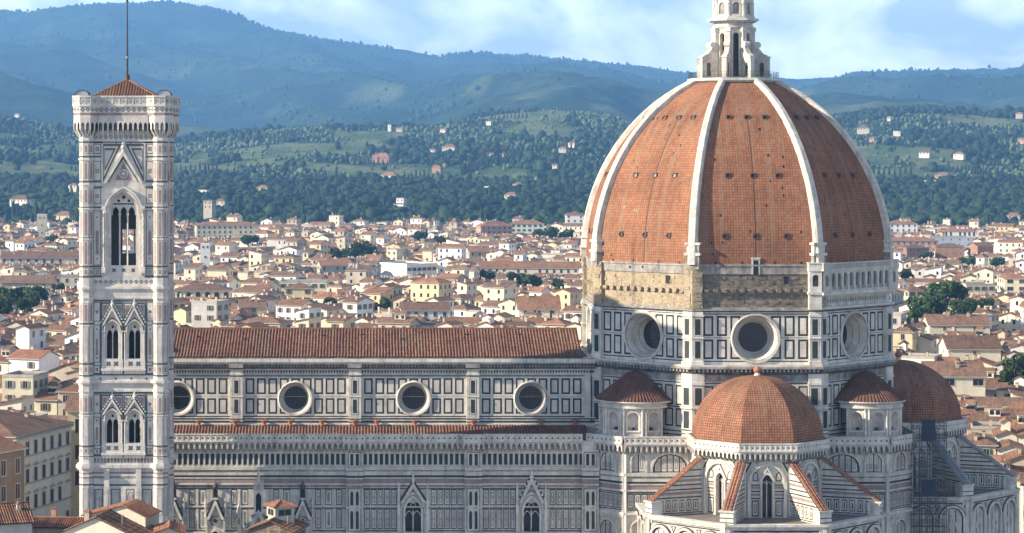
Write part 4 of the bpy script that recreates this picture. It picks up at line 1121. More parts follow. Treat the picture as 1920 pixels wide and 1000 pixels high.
# link walls behind the half domes
b = MB(); b.at(Matrix()); b.plan([(-10.5, -31), (9.3, -31), (9.3, -20), (-10.5, -20)], 10, 29.3, 'marble', top='terrace_floor'); b.plan([(20, -9.9), (29, -9.9), (29, 9.9), (20, 9.9)], 10, 29.3, 'marble', top='terrace_floor')
b.build('crossing_arm', cath)
# west front block hidden behind the bell tower
b = MB(); b.at(Matrix()); b.plan([(-106, -21), (-103, -21), (-103, 21), (-106, 21)], 0, 30, 'marble'); b.plan([(-106.2, -11.6), (-103.5, -11.6), (-103.5, 11.6), (-106.2, 11.6)], 30, 46, 'marble')
b.build('west_front', cath)
# ================================================================== terracotta vents on the aisle ledge
b = MB()
b.lathe([(.16, 0), (.26, .05), (.30, .35), (.42, .62), (.62, .85), (.62, .95), (.5, .97), (.3, .9)], 10, 'terracotta')
pot_lab = ['terracotta pot on the aisle ledge nearest the bell tower', 'terracotta pot on the ledge below the first pilaster right of the bell tower', 'terracotta pot between the first pilaster and the second round window',
           'terracotta pot straight below the second round window of the nave', 'terracotta pot right of the second round window', 'terracotta pot below the second nave pilaster', 'terracotta pot right of the second nave pilaster',
           'terracotta pot straight below the third round window of the nave', 'terracotta pot below the third nave pilaster', 'terracotta pot straight below the fourth round window of the nave', 'terracotta pot on the ledge closest to the drum']
for i, px in enumerate((373, 441, 496, 545, 604, 665, 707, 778, 887, 1014, 1078)):
    x = (px - 690) / 11.17
    p = b.build('terracotta_pot') if i == 0 else pot.copy()
    if i == 0: pot = p
    else: COL.objects.link(p)
    p.location = (x, CY - NY - .75, 29.52 if True else 0)
    tag(p, pot_lab[i], 'pot', 'terracotta pots along the aisle roof')
# ================================================================== scaffolding by the eastern apse
sc_ = tag(empty('scaffold', (CX + 28.9, CY - 19.2, 0), rz=0), 'blue netted scaffolding tower standing between the right block and the far apse', 'scaffold')
m = MB()
for i in range(5):
    for j in (0, 1):
        m.tube((i * 1.35 - 2.7, -j * 1.5 - 1.2, 0), (i * 1.35 - 2.7, -j * 1.5 - 1.2, 31.5), .06, 'scaffold_steel', 5)
m.build('pole', sc_) if False else None
for i in range(5):
    for j in (0, 1):
        m = MB(); m.tube((0, 0, 0), (0, 0, 31.5 - (i % 2) * 1.2), .07, 'scaffold_steel', 5); m.build('pole', sc_, (i * 1.35 - 2.7, -j * 1.5 - 1.2, 0))
for lv in range(15):
    z = 2 + lv * 2.0
    m = MB(); m.box(-2.8, 2.8, 1.25, 2.65, 0, .09, 'scaffold_plank', back=True); m.build('deck', sc_, (0, 0, z))
    m = MB()
    for j in (0, 1):
        for zz in (.55, 1.05): m.tube((-2.8, -j * 1.5 - 1.2, zz), (2.8, -j * 1.5 - 1.2, zz), .045, 'scaffold_steel', 5)
    m.tube((-2.7, -2.72, 0), (0, -2.72, 2.0), .04, 'scaffold_steel', 5); m.tube((2.7, -2.72, 0), (0, -2.72, 2.0), .04, 'scaffold_steel', 5)
    m.build('guard_rail', sc_, (0, 0, z))
for z0, z1, u0, u1 in ((28.2, 31.6, -1.3, .9), (19.2, 21.8, -1.3, 1.0)):
    m = MB(); m.box(u0, u1, 2.74, 2.78, 0, z1 - z0, 'scaffold_net', back=True); m.build('netting', sc_, (0, 0, z0))
# ================================================================== BELL TOWER (local origin: its centre on the ground)
TX, TY = -38.2, 391.0
tow = tag(empty('bell_tower', (TX, TY, 0)), 'tall square bell tower of white, green and pink marble with a low tiled roof', 'bell tower')
BC = 5.78                                  # corner buttress axis
TW = 6.0                                   # wall plane from the centre
U = lambda px: (px - 231.6) / 12.0
V = lambda y: 75 - (y - 290) / 12.0
def band_pattern(m, u0, u1, v0, v1, w, pitch, mm='green_tower'):
    n = max(1, round((u1 - u0) / pitch)); p = (u1 - u0) / n; vc = (v0 + v1) / 2; q = min(p, v1 - v0) * .46
    for i in range(n):
        uc = u0 + (i + .5) * p
        for s2 in (0,):
            a = [(uc - q, vc), (uc, vc - q), (uc + q, vc), (uc, vc + q)]; bq = [(uc + (x - uc) * .55, vc + (z - vc) * .55) for x, z in a]
            for k in range(4):
                A, B, C, D = a[k], a[(k + 1) % 4], bq[(k + 1) % 4], bq[k]
                m.poly(((A[0], -w, A[1]), (B[0], -w, B[1]), (C[0], -w, C[1]), (D[0], -w, D[1])), mm)
        m.poly([(uc + q * .22 * math.cos(t), -w, vc + q * .22 * math.sin(t)) for t in (0, 1.57, 3.14, 4.71)], mm)
def lancet_panel(m, u0, u1, v0, v1, w=.0, tall=True):
    m.rect(u0, u1, v0, v1, w + .012, 'green_tower'); m.rect(u0 + .12, u1 - .12, v0 + .12, v1 - .12, w + .024, 'marble_tower')
    uc = (u0 + u1) / 2; hw = (u1 - u0) / 2 - .36
    if tall:
        m.arch_fill(uc, hw, v0 + (v1 - v0) * .2, v0 + (v1 - v0) * .58, hw * 2.2, w + .036, 'pink', 4)
        for v in (v0 + (v1 - v0) * .12, v0 + (v1 - v0) * .88): m.poly(((uc - .17, -w - .036, v), (uc, -w - .036, v - .17), (uc + .17, -w - .036, v), (uc, -w - .036, v + .17)), 'green_tower')
    else:
        vc = (v0 + v1) / 2; q = min(hw, (v1 - v0) / 2 - .25)
        m.frame(uc - q, uc + q, vc - q * 1.2, vc + q * 1.2, .1, w + .036, 'green_tower'); m.poly(((uc - q * .5, -w - .036, vc), (uc, -w - .036, vc - q * .6), (uc + q * .5, -w - .036, vc), (uc, -w - .036, vc + q * .6)), 'pink')
FW = 4.75
HA = dict(c=0, half=2.35, vb=V(516), vs=V(399), h=3.35)
def tower_wall():
    m = MB(); m.at(TR(0, -TW, 0)); mt = 'marble_tower'
    # top storey
    m.arch_wall(-FW, FW, V(521), V(245), 0, 0, HA['half'], HA['vb'], HA['vs'], HA['h'], mt, 10)
    for s2 in (-1, 1):
        for y0, y1, tl in ((353, 383, 0), (395, 498, 1), (503, 517, 0), (302, 339, 0), (270, 289, 0)):
            u0, u1 = sorted((s2 * 3.5, s2 * 4.72)); lancet_panel(m, u0, u1, V(y1), V(y0), 0, tl)
        # dark triangular field beside the gable, with a white framed triangle
        P = [(s2 * 3.2, V(270)), (s2 * .3, V(270)), (s2 * 3.2, V(342))]
        m.poly([(x, -.014, z) for x, z in P], 'green_tower')
        for f, w, mm in ((.80, .03, 'marble_tower'), (.62, .045, 'green_tower'), (.46, .06, 'marble_panel')):
            g = (P[0][0] * .45 + P[1][0] * .2 + P[2][0] * .35, P[0][1] * .5 + P[1][1] * .2 + P[2][1] * .3)
            m.poly([(g[0] + (x - g[0]) * f, -w, g[1] + (z - g[1]) * f) for x, z in P], mm)
        m.box(s2 * 3.3 - .1, s2 * 3.3 + .1, 0, .1, V(342), V(270), mt)
    for y in (267, 294, 341, 351, 389, 500, 519): m.rect(-FW, -3.3, V(y) - .13, V(y) + .13, .016, 'green_tower'); m.rect(3.3, FW, V(y) - .13, V(y) + .13, .016, 'green_tower')
    m.rect(-FW, FW, V(267) - .09, V(267) + .09, .016, 'green_tower')
    band_pattern(m, -FW, FW, V(262), V(253), .014, .78); m.box(-FW, FW, 0, .2, V(252), V(248), mt); m.box(-FW, FW, 0, .12, V(265.5), V(263), mt)
    for i in range(4): u = -3.4 + i * 2.27; m.rect(u - .11, u + .11, V(269) , V(265.6), .02, 'void')
    # the two middle storeys
    for ys, nb in ((565, 0), (735, 1)):
        d = 0 if nb == 0 else 1
        if nb == 0: top, wb, ws, bot = 562, 673, 622, 704
        else: top, wb, ws, bot = 735, 831, 789, 856
        for s2 in (-1, 1):
            a, bb = (-FW, 0) if s2 < 0 else (0, FW)
            m.arch_wall(a, bb, V(bot), V(top - 22), 0, s2 * 1.73, .92, V(wb), V(ws), 1.25, mt, 6)
            u0, u1 = sorted((s2 * 3.62, s2 * 4.7))
            pt = top + 5
            lancet_panel(m, u0, u1, V(pt + 36), V(pt), 0, 0); lancet_panel(m, u0, u1, V(bot - (24 if nb == 0 else 20)), V(pt + 42), 0, 1); lancet_panel(m, u0, u1, V(bot - 3), V(bot - (19 if nb == 0 else 15)), 0, 0)
            # green ground round the window tabernacles
            m.rect(-FW, FW, V(top + 2) - .16, V(top + 2) + .16, .018, 'green_tower'); m.rect(-FW, FW, V(bot) - .02, V(bot) + .3, .018, 'green_tower')
            m.rect(s2 * 3.52 - .1, s2 * 3.52 + .1, V(bot), V(top), .018, 'green_tower'); m.rect(s2 * 4.66 - .12, s2 * 4.66 + .12, V(bot), V(top), .018, 'green_tower')
            for s3 in (-1, 1):     # pink and white triangles over the gable
                uo = s2 * 1.73 + s3 * 1.68; ui = s2 * 1.73 + s3 * .25
                P = [(uo, V(top + 5)), (ui, V(top + 5)), (uo, V(top + 38))]
                m.poly([(x, -.016, z) for x, z in P], 'green_tower'); g = (sum(p[0] for p in P) / 3, sum(p[1] for p in P) / 3)
                m.poly([(g[0] + (x - g[0]) * .72 , -.03, g[1] + (z - g[1]) * .72) for x, z in P], 'marble_tower')
                m.poly([(g[0] + (x - g[0]) * .5 , -.044, g[1] + (z - g[1]) * .5) for x, z in P], 'pink')
        m.rect(-.16, .16, V(bot), V(top + 38), .018, 'green_tower')
    # friezes between the storeys
    m.rect(-FW, FW, V(543), V(520.9), 0, mt); m.rect(-FW, FW, V(713), V(703.9), 0, mt) ; m.rect(-FW, FW, V(1190), V(855.9), 0, mt)
    band_pattern(m, -FW, FW, V(533), V(524), .014, .78)
    for i in range(15): u = -4.4 + i * .63; m.poly([(u + .24 * math.cos(t), -.02, V(551) + .24 * math.sin(t)) for t in np.linspace(0, 6.28, 9)[:-1]], 'marble_grey'); m.poly([(u + .24 * math.cos(t), -.02, V(726) + .24 * math.sin(t)) for t in np.linspace(0, 6.28, 9)[:-1]], 'marble_grey')
    for i in range(4): u = -3.6 + i * 2.4; m.rect(u - .13, u + .13, V(712), V(708.5), .03, 'void')
    for i in range(18): u = -4.6 + i * .52; m.box(u, u + .34, 0, .1, V(868), V(859), 'marble_grey'); m.box(u - .09, u, 0, .2, V(868), V(857), mt)
    # lower storey: stripes, panels and two slim pilasters
    for y, hgt, mm in ((885, .3, 'pink'), (893, .35, 'marble_grey'), (908, .28, 'green_tower')): m.rect(-FW, FW, V(y) - hgt, V(y), .016, mm)
    for a, c in ((177, 193), (208, 226), (236, 252), (267, 285)):
        u0, u1 = U(a), U(c); m.rect(u0, u1, V(968), V(917), .014, 'green_tower'); m.rect(u0 + .15, u1 - .15, V(968) + .15, V(917) - .15, .03, 'marble_panel')
        uc = (u0 + u1) / 2; m.arch_band(uc, .38, V(930), .6, .07, .03, .05, 'marble_grey', V(964), 4)
    for px in (200.5, 260): m.box(U(px) - .42, U(px) + .42, 0, .4, 0, V(872), mt); m.rect(U(px) - .17, U(px) + .17, V(965), V(915), .42, 'marble_panel')
    for v in np.arange(2, V(975), 1.7): m.rect(-FW, FW, v, v + .3, .016, 'green_tower')
    return m.build('wall', tow)
w0 = tower_wall()
for k in (1, 2, 3): dup(w0, tow, rz=90 * k)
# great three-light window of the top storey
def big_window():
    o = empty('belfry_window', par=tow)
    m = MB(); m.at(TR(0, -TW, 0)); mt = 'marble_tower'
    m.reveal(0, 2.35, HA['vb'], HA['vs'], 3.35, -.9, 0, mt, 10)
    m.arch_band(0, 2.35, HA['vs'], 3.35, .28, 0, .35, mt, None, 10); m.arch_band(0, 2.7, HA['vs'], 3.75, .35, 0, .55, 'marble_bright', None, 10)
    m.arch_band(0, 1.95, HA['vs'], 2.9, .4, -.45, -.1, 'marble_panel', HA['vb'], 10)
    for s2 in (-1, 1):
        for i in range(20):   # twisted shafts
            z = V(500) + i * (V(393) - V(500)) / 20; dz = (V(393) - V(500)) / 20
            m.tube((s2 * 3.08 + (.05 if i % 2 else -.05), -.28, z), (s2 * 3.08 + (-.05 if i % 2 else .05), -.28, z + dz), .19, 'marble_bright', 6)
        m.box(s2 * 3.08 - .3, s2 * 3.08 + .3, 0, .6, V(393), V(386), mt); m.box(s2 * 3.08 - .3, s2 * 3.08 + .3, 0, .6, V(512), V(500), mt)
        m.box(s2 * 2.75 - .14, s2 * 2.75 + .14, 0, .3, V(516), V(393), mt)
    m.build('surround', o)
    m = MB(); m.at(TR(0, -TW, 0))
    hh = .58
    for i, uc in enumerate((-1.22, 0, 1.22)): pass
    # tracery slab pierced by three pointed lights
    for uc in (-1.24, 0, 1.24): m.arch_wall(uc - .62, uc + .62, V(404), V(384), -.5, uc, .5, V(404), V(399.5), .95, 'marble_bright', 5); m.arch_band(uc, .5, V(399.5), .95, .12, -.5, -.32, 'marble_bright', None, 5)
    A = [(x, z) for x, z in m.apts(0, 2.0, HA['vs'], 2.95, 10)]
    m.poly([(x, -(-.5), z) for x, z in A if z >= V(384)] , 'marble_bright')
    for s2 in (-1, 1): m.poly(((s2 * 1.86, .5, V(404)), (s2 * 2.0, .5, V(404)), (s2 * 2.0, .5, V(399)), (s2 * 1.86, .5, V(384))), 'marble_bright')
    for uc, vv, r in ((0, V(370), .3), (-.8, V(377), .24), (.8, V(377), .24)): m.disc(uc, vv, r, -.48, 'void', 12); m.funnel(uc, vv, r + .14, -.46, r, -.46, 'marble_tower', 12)
    for uc in (-.62, .62): m.tube((uc, .35, V(498)), (uc, .35, V(402)), .13, 'marble_bright', 8); m.box(uc - .2, uc + .2, -.6, -.15, V(404), V(400.5), 'marble_bright', back=True)
    m.box(-2.35, 2.35, -.75, -.2, V(516), V(498), 'marble_tower', back=True)
    for uc in (-1.5, 0, 1.5):
        for q in (45, -45):
            c, s_ = math.cos(R(q)) * .36, math.sin(R(q)) * .36
            m.poly(((uc - c - s_ * .3, .19, V(507) - s_ + c * .3), (uc - c + s_ * .3, .19, V(507) - s_ - c * .3), (uc + c + s_ * .3, .19, V(507) + s_ - c * .3), (uc + c - s_ * .3, .19, V(507) + s_ + c * .3)), 'green_tower')
    m.build('tracery', o)
    m = MB(); m.at(TR(0, -TW, 0))
    m.gable(0, 3.1, V(344), V(282), .05, .6, .42, 'marble_bright'); m.gable(0, 2.55, V(341), V(293), .0, .4, .2, 'green_tower'); m.gable(0, 2.2, V(340), V(299), .0, .35, .2, 'marble_tower', 'marble_tower')
    m.poly(((-1.3, -.06, V(338)), (1.3, -.06, V(338)), (0, -.06, V(306))), 'pink'); m.funnel(0, V(326), .72, .1, .52, .14, 'marble_bright', 18); m.disc(0, V(326), .52, .12, 'pink', 18); m.disc(0, V(326), .3, .14, 'marble_bright', 14)
    m.lathe([(.3, V(286)), (.2, V(281)), (.42, V(277)), (.3, V(272)), (.45, V(269)), (.2, V(266)), (0, V(262.5))], 8, 'marble_bright', cy=-.35)
    m.build('gable', o)
    return o
bw = big_window()
for k in (1, 2, 3): dup(bw, tow, rz=90 * k)
def twin_window(s2, nb):
    o = empty('twin_window', par=tow); uc = s2 * 1.73
    if nb == 0: top, wb, ws, bot = 562, 673, 622, 704
    else: top, wb, ws, bot = 735, 831, 789, 856
    m = MB(); m.at(TR(uc, -TW, 0)); mt = 'marble_bright'
    m.reveal(0, .92, V(wb), V(ws), 1.25, -.8, 0, 'marble_tower', 6)
    m.arch_band(0, .92, V(ws), 1.25, .16, 0, .12, 'marble_tower', V(wb), 6); m.arch_band(0, 1.16, V(ws) + .1, 1.6, .22, 0, .4, mt, None, 6); m.arch_band(0, 1.42, V(ws) + .1, 1.9, .1, 0, .25, 'green_tower', None, 6)
    for s3 in (-1, 1):
        m.box(s3 * 1.25 - .13, s3 * 1.25 + .13, 0, .3, V(wb), V(ws), mt); m.tube((s3 * 1.5, -.25, V(wb)), (s3 * 1.5, -.25, V(ws)), .12, mt, 6); m.box(s3 * 1.38 - .3, s3 * 1.38 + .3, 0, .42, V(ws) - .1, V(ws) + .18, mt)
    m.box(-1.66, 1.66, 0, .3, V(wb + 18), V(wb), 'marble_tower'); m.box(-1.75, 1.75, 0, .5, V(wb + 22), V(wb + 18), mt); m.box(-1.6, 1.6, 0, .35, V(wb + 25), V(wb + 22), 'marble_tower')
    for i in range(9): u = -1.5 + i * .36; m.box(u, u + .18, 0, .42, V(wb + 28), V(wb + 25), mt)
    for c in (-.6, .6):
        for q in (45, -45):
            cc, ss = math.cos(R(q)) * .42, math.sin(R(q)) * .42
            m.poly(((c - cc - ss * .35, -.312, V(wb + 9) - ss + cc * .35), (c - cc + ss * .35, -.312, V(wb + 9) - ss - cc * .35), (c + cc + ss * .35, -.312, V(wb + 9) + ss - cc * .35), (c + cc - ss * .35, -.312, V(wb + 9) + ss + cc * .35)), 'green_tower')
    m.build('surround', o)
    m = MB(); m.at(TR(uc, -TW, 0))
    for c in (-.46, .46): m.arch_wall(c - .46, c + .46, V(ws) - .5, V(ws) + .5, -.45, c, .36, V(ws) - .5, V(ws) - .4, .65, mt, 4)
    m.poly([(x, .45, z) for x, z in m.apts(0, .92, V(ws), 1.25, 6) if z > V(ws) + .45], mt); m.disc(0, V(ws) + .72, .2, -.43, 'void', 10)
    m.tube((0, .38, V(wb)), (0, .38, V(ws) - .3), .085, mt, 6)
    m.build('tracery', o)
    m = MB(); m.at(TR(uc, -TW, 0))
    vt = V(top + 12); vf = V(ws - 12)
    m.gable(0, 1.6, vf, vt, .05, .5, .3, mt); m.gable(0, 1.85, vf + .1, vt + .55, .0, .3, .24, 'green_tower')
    for i in range(7):
        for s3 in (-1, 1):
            f = (i + .4) / 7; x, z = s3 * 1.78 * (1 - f), vf + .2 + f * (vt - vf + .2); m.box(x - .11, x + .11, .2, .42, z, z + .24, mt)
    m.poly(((-1.1, -.1, vf + .5), (1.1, -.1, vf + .5), (0, -.1, vt - .6)), 'marble_panel'); m.funnel(0, vf + 1.0, .26, .12, .26, .3, mt, 10); m.disc(0, vf + 1.0, .2, .14, 'green_tower', 10)
    m.lathe([(.18, vt - .1), (.3, vt + .3), (.1, vt + .6), (.18, vt + .8), (0, vt + 1.1)], 7, mt, cy=-.3)
    m.build('gable', o)
    return o
for s2 in (-1, 1):
    for nb in (0, 1):
        t = twin_window(s2, nb)
        for k in (1, 2, 3): dup(t, tow, rz=90 * k)
# corner buttresses: octagonal shafts
m = MB(); m.at(TR(-BC, -BC, 0)); r8 = 1.10
m.plan(oct_pts(r8), 0, V(245), 'marble_tower')
rows = [(270, 289), (302, 339), (353, 383), (395, 445), (450, 498), (503, 517), (547, 556), (568, 605), (612, 680), (685, 700), (722, 731), (742, 775), (780, 835), (838, 851), (914, 965)]
for k in range(8):
    m.at(TR(-BC, -BC, 0) @ Matrix.Rotation(R(45 * k), 4, 'Z') @ Matrix.Translation((0, -r8, 0)))
    for i_, (y0, y1) in enumerate(rows):
        m.rect(-.40, .40, V(y1), V(y0), .012, 'marble_grey'); m.rect(-.33, .33, V(y1) + .07, V(y0) - .07, .022, 'marble_tower'); m.rect(-.20, .20, V(y1) + .25, V(y0) - .25, .032, 'pink' if y1 < 530 or i_ % 2 else 'marble_panel')
    for y in (267, 294, 341, 389, 447, 500, 519, 607, 682, 704, 777, 836, 856, 908): m.rect(-.455, .455, V(y) - .13, V(y) + .13, .016, 'green_tower')
    for y in (885, 893): m.rect(-.455, .455, V(y) - .3, V(y), .014, 'pink')
m.at(TR(-BC, -BC, 0))
for y, o_ in ((262, .1), (299, .15), (346, .15), (391, .12), (448, .1), (610, .08), (778, .08)): m.plan(oct_pts(r8 + o_), V(y) - .16, V(y) + .1, 'marble_tower', bottom=True)
cb = m.build('corner_buttress', tow)
for k in (1, 2, 3): dup(cb, tow, rz=90 * k)
# cornices between storeys (square plan with octagonal corners)
def tower_plan(o_):
    P = []; r = (r8 + o_) / math.cos(R(22.5)); w = TW + o_
    for dg in (-45, 45, 135, 225):
        cxs, cys = math.copysign(1, math.cos(R(dg))), math.copysign(1, math.sin(R(dg)))
        for d in (-112.5, -67.5, -22.5, 22.5, 67.5, 112.5):
            x, y = cxs * BC + r * math.cos(R(dg + d)), cys * BC + r * math.sin(R(dg + d))
            if d == -112.5: x, y = (x, cys * w) if dg in (-45, 135) else (cxs * w, y)
            if d == 112.5: x, y = (cxs * w, y) if dg in (-45, 135) else (x, cys * w)
            P.append((x, y))
    return P
def cornice(name, segs):
    m = MB()
    for y0, y1, o_, mm in segs: m.plan(tower_plan(o_), V(y1), V(y0), mm, bottom=True)
    return m.build(name, tow)
cornice('cornice', [(535, 538, .12, 'marble_tower'), (538, 542, .32, 'marble_bright'), (542, 545, .2, 'marble_tower'), (545, 557, .04, 'marble_tower'), (557, 560, .14, 'marble_bright'), (560, 562, .06, 'marble_tower')])
cornice('cornice', [(712.5, 714, .3, 'marble_bright'), (714, 718, .45, 'marble_bright'), (718, 721, .2, 'marble_tower'), (721, 731, .05, 'marble_tower'), (731, 734.6, .14, 'marble_bright')])
cornice('cornice', [(856.4, 858, .12, 'marble_bright'), (868, 871, .3, 'marble_bright'), (871, 877, .5, 'marble_bright'), (877, 880, .3, 'marble_tower')])
cornice('cornice', [(245, 249, .25, 'marble_bright')])
# crowning gallery on arched brackets
m2 = MB()
for k in range(4):
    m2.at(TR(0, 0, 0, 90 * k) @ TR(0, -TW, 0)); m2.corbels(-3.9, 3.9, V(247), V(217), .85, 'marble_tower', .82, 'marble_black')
for dg in (-45, 45, 135, 225):
    cxs, cys = math.copysign(1, math.cos(R(dg))), math.copysign(1, math.sin(R(dg)))
    for k in range(8):
        a = R(45 * k - 90)
        if math.cos(a - R(dg)) < -.1: continue
        m2.at(TR(cxs * BC, cys * BC, 0) @ Matrix.Rotation(R(45 * k), 4, 'Z') @ Matrix.Translation((0, -r8, 0)))
        hw = (r8 + .85) * t8
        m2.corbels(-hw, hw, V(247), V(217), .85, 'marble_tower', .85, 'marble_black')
def crown_plan(o_): return tower_plan(.85 + o_)
m2.at(Matrix())
for y0, y1, o_, mm in ((212, 217, .0, 'pink'), (200, 212, .03, 'marble_tower'), (196, 200, .2, 'marble_bright'), (183, 196, .1, 'marble_bright'), (180, 183, .22, 'marble_bright')):
    m2.plan(crown_plan(o_), V(y1), V(y0), mm, top='terrace_floor', bottom=True)
def inlay(m, P, fn):
    n = len(P)
    for i in range(n):
        a, c = P[i], P[(i + 1) % n]; L0 = math.hypot(c[0] - a[0], c[1] - a[1])
        if L0 < .3: continue
        m.at(TR((a[0] + c[0]) / 2, (a[1] + c[1]) / 2, 0, math.degrees(math.atan2(c[1] - a[1], c[0] - a[0])))); fn(L0 / 2)
inlay(m2, crown_plan(.03), lambda h: band_pattern(m2, -h, h, V(211), V(201), .02, .82))
def quat(h):
    n = max(1, round(h * 2 / 1.0)); p = 2 * h / n
    for i in range(n):
        u = -h + (i + .5) * p; m2.rect(u - .3, u + .3, V(194), V(186), .014, 'marble_grey'); m2.rect(u - .24, u + .24, V(193), V(187), .024, 'marble_bright'); m2.poly(((u - .16, -.04, V(190)), (u, -.04, V(190) - .16), (u + .16, -.04, V(190)), (u, -.04, V(190) + .16)), 'green_tower')
        m2.box(u - p / 2 - .06, u - p / 2 + .06, 0, .06, V(196), V(183), 'marble_bright')
inlay(m2, crown_plan(.1), quat)
m2.build('crown_gallery', tow)
# roof, pole, hoods
m = MB(); zr0, zr1, q = V(184), 86.9, 5.6
for k in range(4):
    m.at(Matrix.Rotation(R(90 * k), 4, 'Z'))
    m.poly(((-q, -q, zr0), (q, -q, zr0), (0, 0, zr1)), 'roof_tile')
    for i in range(25):
        u = -q + .22 + i * .45
        f = 1 - abs(u) / q
        if f > .03: m.tube((u, -q, zr0 + .03), (u, -q + q * f, zr0 + (zr1 - zr0) * f + .02), .12, 'nave_tile', 5)
    m.tube((-q, -q, zr0), (0, 0, zr1), .14, 'roof_tile_orange', 6)
    m.poly(((-q - .1, -q - .1, zr0 - .35), (q + .1, -q - .1, zr0 - .35), (q + .1, -q - .1, zr0 + .02), (-q - .1, -q - .1, zr0 + .02)), 'marble_grey')
m.build('roof', tow)
m = MB(); m.lathe([(.62, 86.3), (.5, 86.9), (.42, 87.0), (.38, 87.6), (.3, 87.7)], 8, 'rust'); m.tube((0, 0, 87.5), (0, 0, 91.5), .17, 'iron', 8, .15); m.tube((0, 0, 91.5), (0, 0, 99.3), .14, 'iron', 8, .08); m.lathe([(.22, 90.2), (.26, 90.4), (.2, 90.6)], 8, 'zinc'); m.lathe([(.15, 99.2), (.2, 99.4), (0, 99.7)], 6, 'iron'); m.build('lightning_pole', tow)
m = MB()
for i in range(8):
    a0, a1 = math.pi * i / 8, math.pi * (i + 1) / 8
    for j in range(2): m.poly([(-1.1 * math.cos(a), -.9 + 1.8 * (j + s_) * .5, 0.85 * math.sin(a)) for a, s_ in ((a0, 0), (a1, 0), (a1, 1), (a0, 1))], 'perspex')
for y in (-.95, 0, .95):
    for i in range(8): a0, a1 = math.pi * i / 8, math.pi * (i + 1) / 8; m.tube((-1.14 * math.cos(a0), y, .9 * math.sin(a0)), (-1.14 * math.cos(a1), y, .9 * math.sin(a1)), .05, 'iron', 4)
for cxs in (-1, 1): m.tube((cxs * 1.12, -.95, 0), (cxs * 1.12, .95, 0), .05, 'iron', 4)
for y in (-.9, .9): m.poly([(-1.1 * math.cos(math.pi * i / 8), y, .85 * math.sin(math.pi * i / 8)) for i in range(9)], 'perspex')
hd = m.build('stair_hood', tow, (-6.4, -6.2, V(180)))
dup(hd, tow, (6.4, -6.2, V(180)))
m = MB(); m.at(Matrix()); m.plan([(-5.9, -5.9), (5.9, -5.9), (5.9, 5.9), (-5.9, 5.9)], V(247), V(212), 'marble_grey', bottom=True)
for y in (522, 706, 858): m.plan([(-5.3, -5.3), (5.3, -5.3), (5.3, 5.3), (-5.3, 5.3)], V(y) - .4, V(y), 'marble_grey', bottom=True)
m.build('floor_slab', tow)
m = MB()           # added black screens that darken the belfry openings and block the view through
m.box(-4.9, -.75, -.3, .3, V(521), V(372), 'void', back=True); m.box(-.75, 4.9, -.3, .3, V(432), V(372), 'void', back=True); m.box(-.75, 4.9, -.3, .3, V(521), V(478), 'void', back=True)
m.build('belfry_dark_screen', tow)
m = MB()  # added black partitions so the twin windows look dark inside
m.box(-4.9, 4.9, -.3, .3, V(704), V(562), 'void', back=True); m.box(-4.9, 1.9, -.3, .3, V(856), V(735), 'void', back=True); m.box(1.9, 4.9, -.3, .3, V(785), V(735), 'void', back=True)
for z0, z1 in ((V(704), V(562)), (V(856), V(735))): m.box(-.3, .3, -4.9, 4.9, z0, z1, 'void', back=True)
m.build('storey_dark_screen', tow)
# ================================================================== GROUND, HILLS
def structure(o, label=None): return tag(o, label, kind='structure')
m = MB(); m.poly(((-12000, -1500, 0), (12000, -1500, 0), (12000, 17000, 0), (-12000, 17000, 0)), 'pavement')
structure(m.build('ground'))
m = MB(); m.poly(((-72, 330, .004), (-46, 330, .004), (-46, 520, .004), (-72, 520, .004)), 'asphalt'); structure(m.build('street'))
# terrain: screen heights read off at several distances, turned into metres above the river plain
KP = np.array([-900, -500, -200, 0, 60, 120, 200, 260, 310, 345, 400, 450, 500, 600, 700, 760, 820, 860, 960, 1040, 1130, 1200, 1310, 1480, 1540, 1600, 1700, 1800, 1880, 1920, 2100, 2500, 3000], float)
SKY = np.array([60, 50, 30, 21, 27, 17, 13, 12, 8, 13, 21, 39, 60, 80, 95, 105, 119, 111, 107, 113, 124, 128, 146, 161, 155, 154, 148, 153, 158, 150, 140, 150, 160], float)
KM = np.array([-900, -400, 0, 100, 240, 330, 450, 560, 700, 800, 860, 920, 1040, 1150, 1200, 1300, 1450, 1560, 1650, 1750, 1850, 1920, 2200, 3000], float)
MID = np.array([225, 225, 217, 233, 268, 272, 256, 241, 240, 239, 229, 215, 206, 219, 240, 250, 252, 220, 206, 203, 209, 201, 212, 225], float)
ROWY = np.array([1850, 2050, 2300, 2700, 3200, 3800, 4600, 5300, 7600, 9800, 13000, 14500, 16500], float)
def row_y(i, px):
    mid, sky_ = np.interp(px, KM, MID), np.interp(px, KP, SKY)
    zero = 290 + 4620 * 75 / ROWY[i]
    return [zero, 290 + 4620 * 74 / 2050, 418 + 0 * px, 376 + 0 * px, 338 + 0 * px, 338 + (mid - 338) * .52, mid, mid + 16,
            mid + (sky_ - mid) * .14, mid + (sky_ - mid) * .48, sky_, sky_ + 40, sky_ + 70][i] + 0 * px
PXG = np.linspace(-900, 3000, 320)
TAB = np.stack([75 - (row_y(i, PXG) - 290) / 4620 * ROWY[i] for i in range(len(ROWY))])
